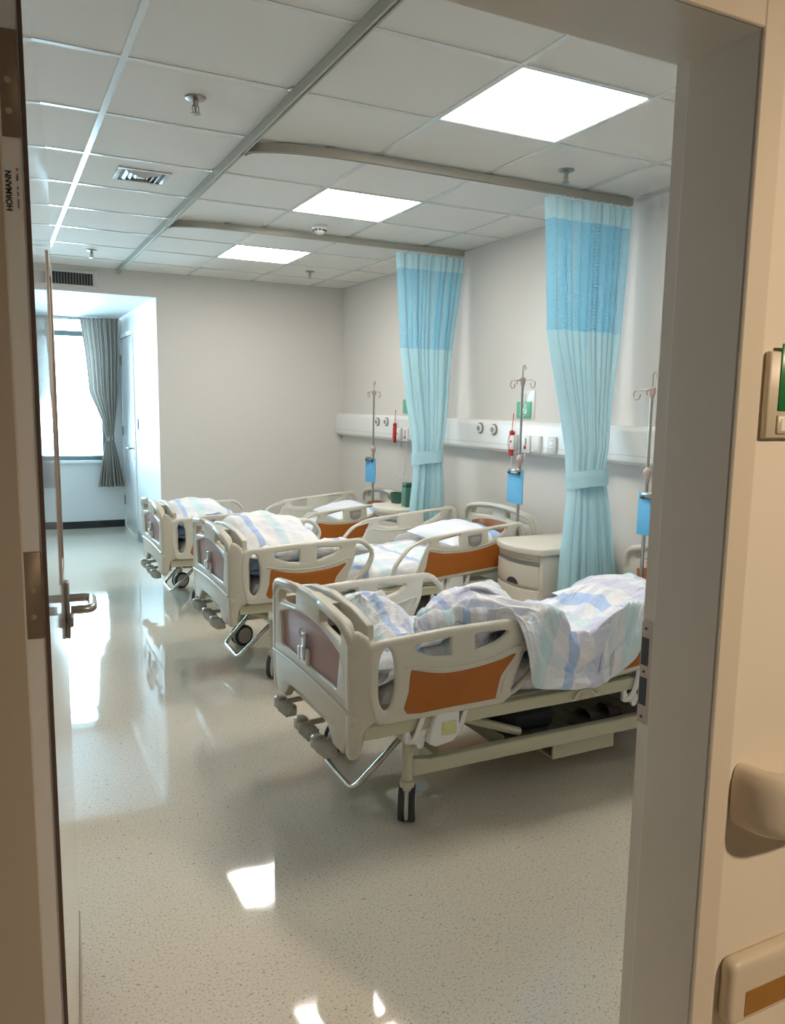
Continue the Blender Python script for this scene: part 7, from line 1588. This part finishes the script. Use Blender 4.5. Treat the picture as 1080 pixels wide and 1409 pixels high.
[-52,-25,-23,-25,-13,128,-46,-58,-63,-13,-2,-4,4,5,5,3,7,8,4,3,4,4,5,8,0,-1,4,7,2,-1,4,1,-1,12,0,0,4,-1,-6,-3,4,4,-5,-3,1,5,1,-2,-4,-4,-1,11,11,5,-8,-7,2,7,-4,-7,-9,-11,-12,-8,3,3,-7,-16,-8,-4,-2,5],
[2,-70,-1,-11,-12,45,-30,-30,-29,-9,7,-6,-6,1,4,4,2,4,7,3,6,4,3,5,3,3,3,4,3,-1,4,7,-3,10,5,-6,5,3,-7,-4,0,1,3,5,3,-6,0,4,5,-5,-12,-7,6,5,-5,-8,-2,9,7,-6,-10,-12,-8,0,-6,-6,-6,-9,-7,3,9,9],
[2,-73,5,-6,-12,-11,-12,-14,-15,-15,6,10,2,0,-1,-1,-2,-8,-5,2,5,8,4,-5,3,3,3,3,3,3,5,12,-4,7,9,-6,1,9,3,0,2,3,4,3,2,-5,-12,-6,-3,6,-12,-12,-5,5,1,-8,-3,1,5,5,-3,-5,-1,-20,-6,-6,-1,1,1,13,12,8],
]
NXD, NYD = 84, 72
steps = np.array(DUVET).reshape(3, NXD, NYD)
steps[:, :, 0] = np.cumsum(steps[:, :, 0], axis=1)
pts = np.cumsum(steps, axis=2).reshape(3, -1).T/2000.0
x0, yc, dz = BEDS[0]
mb = MB()
for i in range(NXD):
    for j in range(NYD):
        p = pts[i*NYD+j]
        mb.v.append((p[0]-x0, p[1]-yc, p[2]))
        mb.uv[len(mb.v)-1] = (i/(NXD-1)*2.5, j/(NYD-1)*1.5)
for i in range(NXD-1):
    for j in range(NYD-1):
        a = i*NYD+j
        mb.f.append((a, a+NYD, a+NYD+1, a+1))
o = mb.build('rumpled_quilt', MT['bed'], None, 180, recalc=True)
o.location = (x0, yc, 0)
tag(o, 'rumpled white, blue and aqua banded quilt hanging over the side rail of the nearest bed', 'quilt')
crease(o, .16, .022, 2)
so = o.modifiers.new('thickness', 'SOLIDIFY')
so.thickness = .005
so.offset = 0
tag(B('wash_basin', MT['basin'], None, -.12, .12, -.15, .15, 0, .11, b=.03, loc=(1.92, 2.70, .1905)), 'dark plastic basin on the rack under the nearest bed', 'basin')
for k, (x, y, rz) in enumerate(((2.17, 2.56, .3), (2.29, 2.575, .1))):
    s_ = empty('slipper', (x, y, .1905), ('slipper under the nearest bed, the one nearer the dark basin', 'slipper under the nearest bed, the one farther from the dark basin')[k], 'slipper', 'slippers on the underbed rack', rz=rz)
    MB().plate(spline([(-.055, 0), (-.04, .038), (0, .032), (.06, .042), (.10, .035), (.115, 0), (.10, -.035), (.06, -.042), (0, -.032), (-.04, -.038)], 3, True), [], 0, .016, .006, XY).build('sole', MT['slip'], s_)
    def vamp(a, c):
        x = .015+.095*c
        h = .045*(1-c*.75)
        w = .043*(1-.35*c*c)
        return (x, -w*cos(pi*a), .014+h*sin(pi*a))
    MB().grid(vamp, 12, 6).build('upper', MT['slip'], s_, 80)


# ------------------------------------------------------------------ drip poles and clipboards
def pole(x, y, zb, ztop, zj, lb, rz=0.0):
    t = empty('drip_pole', (x, y, zb), lb, 'drip stand', 'drip poles on the beds', rz=rz)
    MB().tube([(0, 0, 0), (0, 0, zj-zb)], .0095, 12).build('lower_tube', MT['pole'], t)
    MB().tube([(0, 0, zj-zb), (0, 0, ztop-zb)], .008, 12).build('upper_tube', MT['pole'], t)
    z = zj-zb
    MB().lathe([(.011, z-.05), (.013, z-.030), (.014, z-.024), (.019, z-.016), (.022, z), (.020, z+.012), (.012, z+.022), (.008, z+.026)], 16).build('locking_collar', MT['pink'], t)
    z = ztop-zb
    MB().lathe([(.009, z-.040), (.013, z-.028), (.017, z-.016), (.017, z+.010), (.010, z+.016)], 14).build('hub', MT['pink'], t)
    for e in (1, -1):
        c = [(0, e*.015, z), (0, e*.085, z)]
        c += [(0, e*(.105+.024*sin(a)), z-.024+.024*cos(a)) for a in [pi*1.55*k/12 for k in range(13)]]
        MB().tube(c, .0032, 8).build('hook', MT['pole'], t)
    c = [(0, .0, z+.015), (0, .0, z+.070)] + [(0, -.014+.014*cos(a), z+.070+.018*sin(a)) for a in [pi*1.2*k/8 for k in range(1, 9)]]
    MB().tube(c, .0032, 8).build('hook', MT['pole'], t)
    c = [(-.012, 0, z), (-.05, -.02, z-.004), (-.06, -.024, z-.016), (-.052, -.022, z-.026)]
    MB().tube(c, .0032, 8).build('hook', MT['pole'], t)
    return t


def clipboard(x, y, ztop, lb, lean=0.0):
    t = empty('clipboard', (x, y, ztop), lb, 'clipboard', 'blue clipboards on the drip poles', rz=lean)
    B('board', MT['blue'], t, -.0025, .0025, -.083, .083, -.212, 0, b=.0012)
    c = B('clip', MT['steel'], t, -.012, .004, -.058, .058, -.022, .006, b=.004)
    MB().tube([(-.010, -.058, -.020), (-.010, .058, -.020)], .006, 8).build('clip_bar', MT['steel'], c)
    for e in (-1, 1):
        T = Matrix.Translation((-.013, e*.048, -.022)) @ Matrix.Rotation(pi/2, 4, 'X')
        MB().lathe([(.008, -.010), (.008, .010)], 10, T).build('clip_foot', MT['rubber'], c)
    MB().tube([(.002, 0, .004), (.006, 0, .02), (.020, 0, .03)], .003, 6).build('hanging_loop', MT['steel'], t)


pole(2.90, 3.01, .499, 1.606, 1.20, 'drip pole of the nearest bed, mostly hidden by the door jamb')
pole(2.90, 4.105, .520, 1.675, 1.195, 'steel drip pole rising in front of the green card and red tassel')
pole(2.90, 6.262, .453, 1.617, 1.135, 'steel drip pole of the farthest bed near the room corner')
clipboard(2.876, 2.945, 1.102, 'blue clipboard mostly hidden by the door jamb', .1)
clipboard(2.876, 4.112, 1.130, 'blue clipboard hanging on the drip pole of the middle bed')
clipboard(2.876, 6.262, 1.062, 'blue clipboard hanging on the drip pole near the room corner', .1)


# ------------------------------------------------------------------ bedside cabinets
def cabinet():
    t = empty('bedside_cabinet', (0, 0, 0))
    W, D, Z = .43, .46, .735            # width along y, depth along x, local origin at the middle of the back
    def front(t_, out):                  # bulging front in plan
        return out*(1-(2*t_-1)**2)
    def body(a, c):
        return None
    n = 14
    pl_ = [(0, -W/2), (0, W/2)] + [(-D-front(k/n, .055), W/2-W*k/n) for k in range(n+1)]
    MB().plate([Vector(p) for p in pl_], [], .06, .692, .006, XY).build('body', MT['cab'], t, 35)
    pt = [(.005, -W/2-.012), (.005, W/2+.012)] + [(-D-.02-front(k/n, .070), W/2+.012-(W+.024)*k/n) for k in range(n+1)]
    MB().plate(rpoly([(p[0], p[1], .02) for p in pt], 3), [], .693, Z, .010, XY).build('top', MT['cabtop'], t, 35)
    def face(z0, z1, name, th=.012):
        v = [(-D-front(.04+.92*k/n, .055), W/2-W*(.04+.92*k/n)) for k in range(n+1)]
        o_ = v+[(x-th, y) for x, y in v[::-1]]
        return MB().plate([Vector(p) for p in o_], [], z0, z1, .004, XY).build(name, MT['cab'], t, 35)
    face(.672, .690, 'pull_out_shelf', .010)
    d1 = face(.510, .630, 'drawer')
    v_ = face(.631, .653, 'drawer_gap_shade', .0015)
    v_.data.materials[0] = MT['grey']  # grey strip painted in for the shadow under the drawer lip
    face(.654, .667, 'drawer_lip', .006)
    d2 = face(.09, .492, 'door')
    for d_, z in ((d1, .528), (d2, .508)):
        pass
    hv = [(.055*cos(a), .035*sin(a)) for a in [pi*k/10 for k in range(11)]]
    MB().plate([Vector(p) for p in hv], [], D+.055+.0118, D+.055+.0130, .0005, lambda y, z, x: (-x, y-.02, z+.512)).build('finger_pull', MT['dark'], d1)
    MB().box(-D-.06, -.02, -W/2+.01, W/2-.01, .003, .06).build('plinth', MT['grey'], t)
    for z in (.60, .54):
        MB().tube(spline([(-.20, -W/2-.001, z), (-.20, -W/2-.012, z-.002), (-.20, -W/2-.014, z+.016), (-.22, -W/2-.012, z+.028), (-.24, -W/2-.001, z+.02)], 3), .003, 6).build('side_hook', MT['white'], t)
    return t


cb = cabinet()
cb2 = copy_tree(cb)
cb.location = (3.15, 3.762, 0)
cb2.location = (3.16, 5.555, 0)
tag(cb, 'cream bedside cabinet with bowed drawer beside the nearer cyan curtain', 'cabinet', 'bedside cabinets')
tag(cb2, 'cream bedside cabinet with dark green cup on top, behind the middle bed', 'cabinet', 'bedside cabinets')
t = MB().lathe([(.030, 0), (.040, .006), (.046, .05), (.048, .085), (.044, .085), (.040, .02)], 24).build('cup', MT['greend'], None, 50, loc=(2.85, 5.705, .7355))
tag(t, 'dark green round cup standing on the farther bedside cabinet', 'cup')
t = empty('canister', (2.835, 5.475, .7355), 'tall dark green canister on the farther cabinet, against the cyan curtain', 'canister')
MB().plate(rpoly([(-.04, -.04, .016), (.04, -.04, .016), (.04, .04, .016), (-.04, .04, .016)], 4), [], 0, .15, .006, XY).build('body', MT['greencan'], t)
MB().plate(rpoly([(-.036, -.036, .016), (.036, -.036, .016), (.036, .036, .016), (-.036, .036, .016)], 4), [], .15, .185, .006, XY).build('lid', MT['greend'], t)


# ------------------------------------------------------------------ bedhead wall trunking and what is on it
def trunk(y0, y1, dep, lb):
    t = empty('wall_trunking', (XR, y0, 1.308), lb, 'wall trunking', 'bedhead trunking units')
    prof = rpoly([(0, -.106, 0), (0, .110, 0), (-dep+.02, .110, .03), (-dep, .085, .03), (-dep, -.085, .02), (-dep+.02, -.106, .02)], 4)
    MB().plate(prof, [], 0, y1-y0, .004, lambda x, z, y: (x, y, z)).build('housing', MT['white'], t, 40)
    B('lower_seam', MT['grey'], t, -dep-.0006, -dep+.002, .01, y1-y0-.01, -.052, -.0505)
    return t
trunk(1.3, 5.372, .092, 'white trunking along the wall behind the two nearer beds, carrying the sockets')
trunk(5.376, YB-.01, .084, 'white trunking along the wall behind the farthest bed, reaching the room corner')


def outlet(y, z, dep, lb):
    t = empty('gas_outlet', (XR-dep, y, z), lb, 'gas outlet', 'medical gas outlets')
    T = Matrix.Rotation(-pi/2, 4, 'Y')
    MB().lathe([(.040, 0), (.040, .006), (.035, .010), (.034, .010)], 24, T).build('rim', MT['steel'], t)
    MB().lathe([(.030, .008), (.030, .014), (.024, .018)], 24, T).build('ring', MT['white'], t)
    MB().lathe([(.017, .016), (.017, .024), (.011, .026)], 20, T).build('socket', MT['grey'], t)
outlet(4.923, 1.358, .092, 'round gas outlet above the middle bed, the one farther from the red tassel')
outlet(4.744, 1.354, .092, 'round gas outlet above the middle bed, the one nearer the red tassel')
outlet(6.676, 1.357, .084, 'round gas outlet above the farthest bed, the one beside the drip pole')
outlet(6.493, 1.362, .084, 'round gas outlet above the farthest bed, the one nearer the red tassel')


def tassel(y, dep, lb):
    t = empty('hanging_tag', (XR-dep-.012, y, 1.47), lb, 'tag', 'red hanging tags')
    MB().tube([(0, 0, 0), (0, .005, -.06), (0, .012, -.115)], .003, 6).build('cord', MT['red'], t)
    MB().lathe([(.006, .012), (.016, .004), (.018, -.006), (.014, -.018), (.008, -.022)], 14, Matrix.Translation((0, .012, -.125))).build('knot', MT['red'], t)
    B('tag_body', MT['red'], t, -.008, .008, -.006, .034, -.285, -.140, b=.004)
    MB().tube(spline([(0, .035, -.14), (0, .055, -.18), (0, .05, -.24), (0, .04, -.27)], 5), .0016, 5).build('loose_thread', MT['red'], t)
tassel(4.50, .092, 'red hanging tag beside the drip pole of the middle bed')
tassel(6.292, .084, 'red hanging tag left of the farther cyan curtain')


def call(y, z, dep, lb, drop):
    t = empty('nurse_call_handset', (XR-dep, y, z), lb, 'handset', 'nurse call handsets')
    B('handset', MT['white'], t, -.026, 0, -.024, .024, -.048, .048, b=.006)
    MB().lathe([(.008, 0), (.008, .003), (.005, .004)], 14, Matrix.Translation((-.026, .002, .006)) @ Matrix.Rotation(-pi/2, 4, 'Y')).build('call_button', MT['red'], t)
    B('holder', MT['hub'], t, -.016, 0, -.050, -.026, -.048, .052, b=.004)
    c = spline([(-.012, 0, -.048), (-.012, .015, -.15), (-.008, .03, -.28), (-.006, -.03, -drop), (-.006, -.10, -drop+.03), (-.008, -.13, -.20), (-.01, -.14, -.03)], 7)
    MB().tube(c, .0025, 6).build('cord', MT['white'], t)
call(4.498, 1.276, .092, 'white nurse call handset with red button above the middle bed', .33)
call(6.225, 1.262, .084, 'white nurse call handset with red button above the farthest bed', .36)


def control(y, z, dep, lb):
    t = empty('wall_control', (XR-dep, y, z), lb, 'wall control', 'nurse call wall plates')
    B('plate', MT['white'], t, -.012, 0, -.045, .045, -.058, .058, b=.004)
    B('grey_slot', MT['grey'], t, -.015, -.011, -.012, .004, -.005, .040, b=.002)
    MB().lathe([(.013, 0), (.013, .003), (.009, .005)], 16, Matrix.Translation((-.012, .003, -.022)) @ Matrix.Rotation(-pi/2, 4, 'Y')).build('red_knob', MT['red'], t)
    MB().tube([(-.012, -.045, -.058), (-.012, .070, -.060), (-.008, .075, -.11)], .003, 6).build('bracket_wire', MT['grey'], t)
control(4.355, 1.272, .092, 'white wall control with red knob right of the middle drip pole')
control(6.106, 1.262, .084, 'white wall control above the farthest bed, at the edge of the cyan curtain')
for y, kind, lb in ((4.234, 0, 'blank white switch plate on the trunking next to the red-knobbed control'), (4.078, 1, 'white power socket on the trunking beside the nearer cyan curtain')):
    t = empty('power_socket' if kind else 'switch_plate', (XR-.092, y, 1.276), lb, 'socket' if kind else 'switch')
    B('plate', MT['white'], t, -.011, 0, -.043, .043, -.055, .055, b=.004)
    if kind:
        for dz_ in (.028, .0, -.022):
            for e in (-1, 1):
                B('pin_hole', MT['dark'], t, -.0115, -.0105, e*.007-.0016, e*.007+.0016, dz_-.005, dz_+.005)
    else:
        B('rocker', MT['white'], t, -.014, -.010, -.034, .034, -.045, .045, b=.002)


def card(y0, y1, z0, z1, s, lb):
    t = empty('bed_number_card', (XR, (y0+y1)/2, z0), lb, 'sign', 'green bed cards')
    w = (y1-y0)/2
    B('backing', MT['white'], t, -.006, 0, -w-.03, w-.055, -.004, z1-z0+.075, b=.001)
    B('card', MT['green'], t, -.014, -.006, -w, w, -.0, z1-z0, b=.004)
    MB().tube(fillet3([(-.007, -.01, z1-z0+.004), (-.016, -.01, z1-z0+.02), (-.016, -.01, z1-z0+.045), (-.002, -.01, z1-z0+.050)], .01, 3), .004, 6).build('wall_hook', MT['white'], t)
    if s:
        T = Matrix.Translation((-.0145, -.012, (z1-z0)*.50)) @ Matrix.Rotation(-pi/2, 4, 'Z') @ Matrix.Rotation(pi/2, 4, 'X')
        text('numeral', s, .075, MT['white'], T, t)
        R_ = [(-.0150, .006+.046*cos(a), (z1-z0)*.5+.042*sin(a)) for a in [radians(40+k*280/20) for k in range(21)]]
        MB().tube(R_, .003, 6).build('ring_mark', MT['white'], t)
card(4.435, 4.600, 1.438, 1.548, '6', 'green card with white numeral on the wall behind the middle drip pole')
card(6.16, 6.32, 1.438, 1.560, '', 'green card on the wall half hidden by the farther cyan curtain')

# ------------------------------------------------------------------ corridor side
t = empty('corridor_handrail', (1.19, WY0+.012, .815), 'cream corridor handrail on the wall right of the doorway', 'handrail')
path = fillet3([(0.004, 0, 0), (0.012, -.055, 0), (.05, -.085, 0), (.11, -.092, 0), (2.4, -.092, 0)], .03, 6)
v, f = [], []
prof = [(-.014, -.050), (-.020, -.030), (-.020, .030), (-.014, .052), (-.004, .060), (.008, .060), (.016, .050), (.018, .03), (.018, -.03), (.014, -.052), (.004, -.060), (-.006, -.058)]
for i, p in enumerate(path):
    d_ = (path[min(i+1, len(path)-1)]-path[max(i-1, 0)]).normalized()
    nn = Vector((-d_.y, d_.x, 0))
    for a, z in prof:
        v.append(p+nn*a+Vector((0, 0, z)))
n = len(prof)
for i in range(len(path)-1):
    for k in range(n):
        f.append((i*n+k, i*n+(k+1) % n, (i+1)*n+(k+1) % n, (i+1)*n+k))
f += [tuple(range(n)), tuple((len(path)-1)*n+k for k in range(n))]
MB().add(v, f).build('rail', MT['rail'], t, 60)
for x in (.9, 1.9):
    B('bracket', MT['rail'], t, x, x+.05, -.075, 0, -.03, .02, b=.006)
t = empty('crash_rail', (1.182, WY0+.012, .43), 'low cream crash rail with ochre stripe on the corridor wall', 'crash rail')
MB().plate(rpoly([(0, -.070, .02), (0, .062, .025), (2.4, .062, .01), (2.4, -.070, .01)], 5), [], 0, .034, .012, lambda x, z, y: (x, -y, z)).build('rail', MT['rail'], t, 50)
s_ = B('stripe', MT['ochre'], t, .038, 2.39, -.0352, -.030, -.055, -.004)
s_['label'] = 'ochre stripe'
t = empty('room_sign', (1.176, WY0+.012, 1.467), 'beige framed door sign with green panel on the corridor wall, cut by the photo edge', 'sign')
B('frame', MT['rail'], t, 0, .24, -.014, 0, 0, .147, b=.003)
B('green_panel', MT['signg'], t, .024, .225, -.0165, -.013, .047, .16, b=.002)
B('name_slot', MT['rail'], t, .024, .225, -.018, -.013, .008, .040, b=.002)
B('name_card', MT['white'], t, .032, .217, -.0187, -.0178, .013, .035)

# corridor lamp: an adjustable downlight in the corridor ceiling, turned to the wall right of the doorway
t = empty('corridor_downlight', (1.9, -1.2, 2.6), 'round warm downlight in the corridor ceiling', 'ceiling light')
MB().lathe([(.10, 0), (.10, -.008), (.085, -.012)], 24).build('trim', MT['white'], t)
ld = bpy.data.lights.new('corridor_lamp', 'SPOT')
ld.shadow_soft_size = .09
ld.spot_size = radians(78)
ld.spot_blend = 1.0
ld.energy = CORRIDOR_ENERGY
ld.color = (1.0, .78, .54)
lo = bpy.data.objects.new('corridor_lamp', ld)
C.objects.link(lo)
lo.location = (1.9, -1.2, 2.56)
lo.rotation_euler = (Vector((1.55, .95, 1.1))-lo.location).to_track_quat('-Z', 'Y').to_euler()
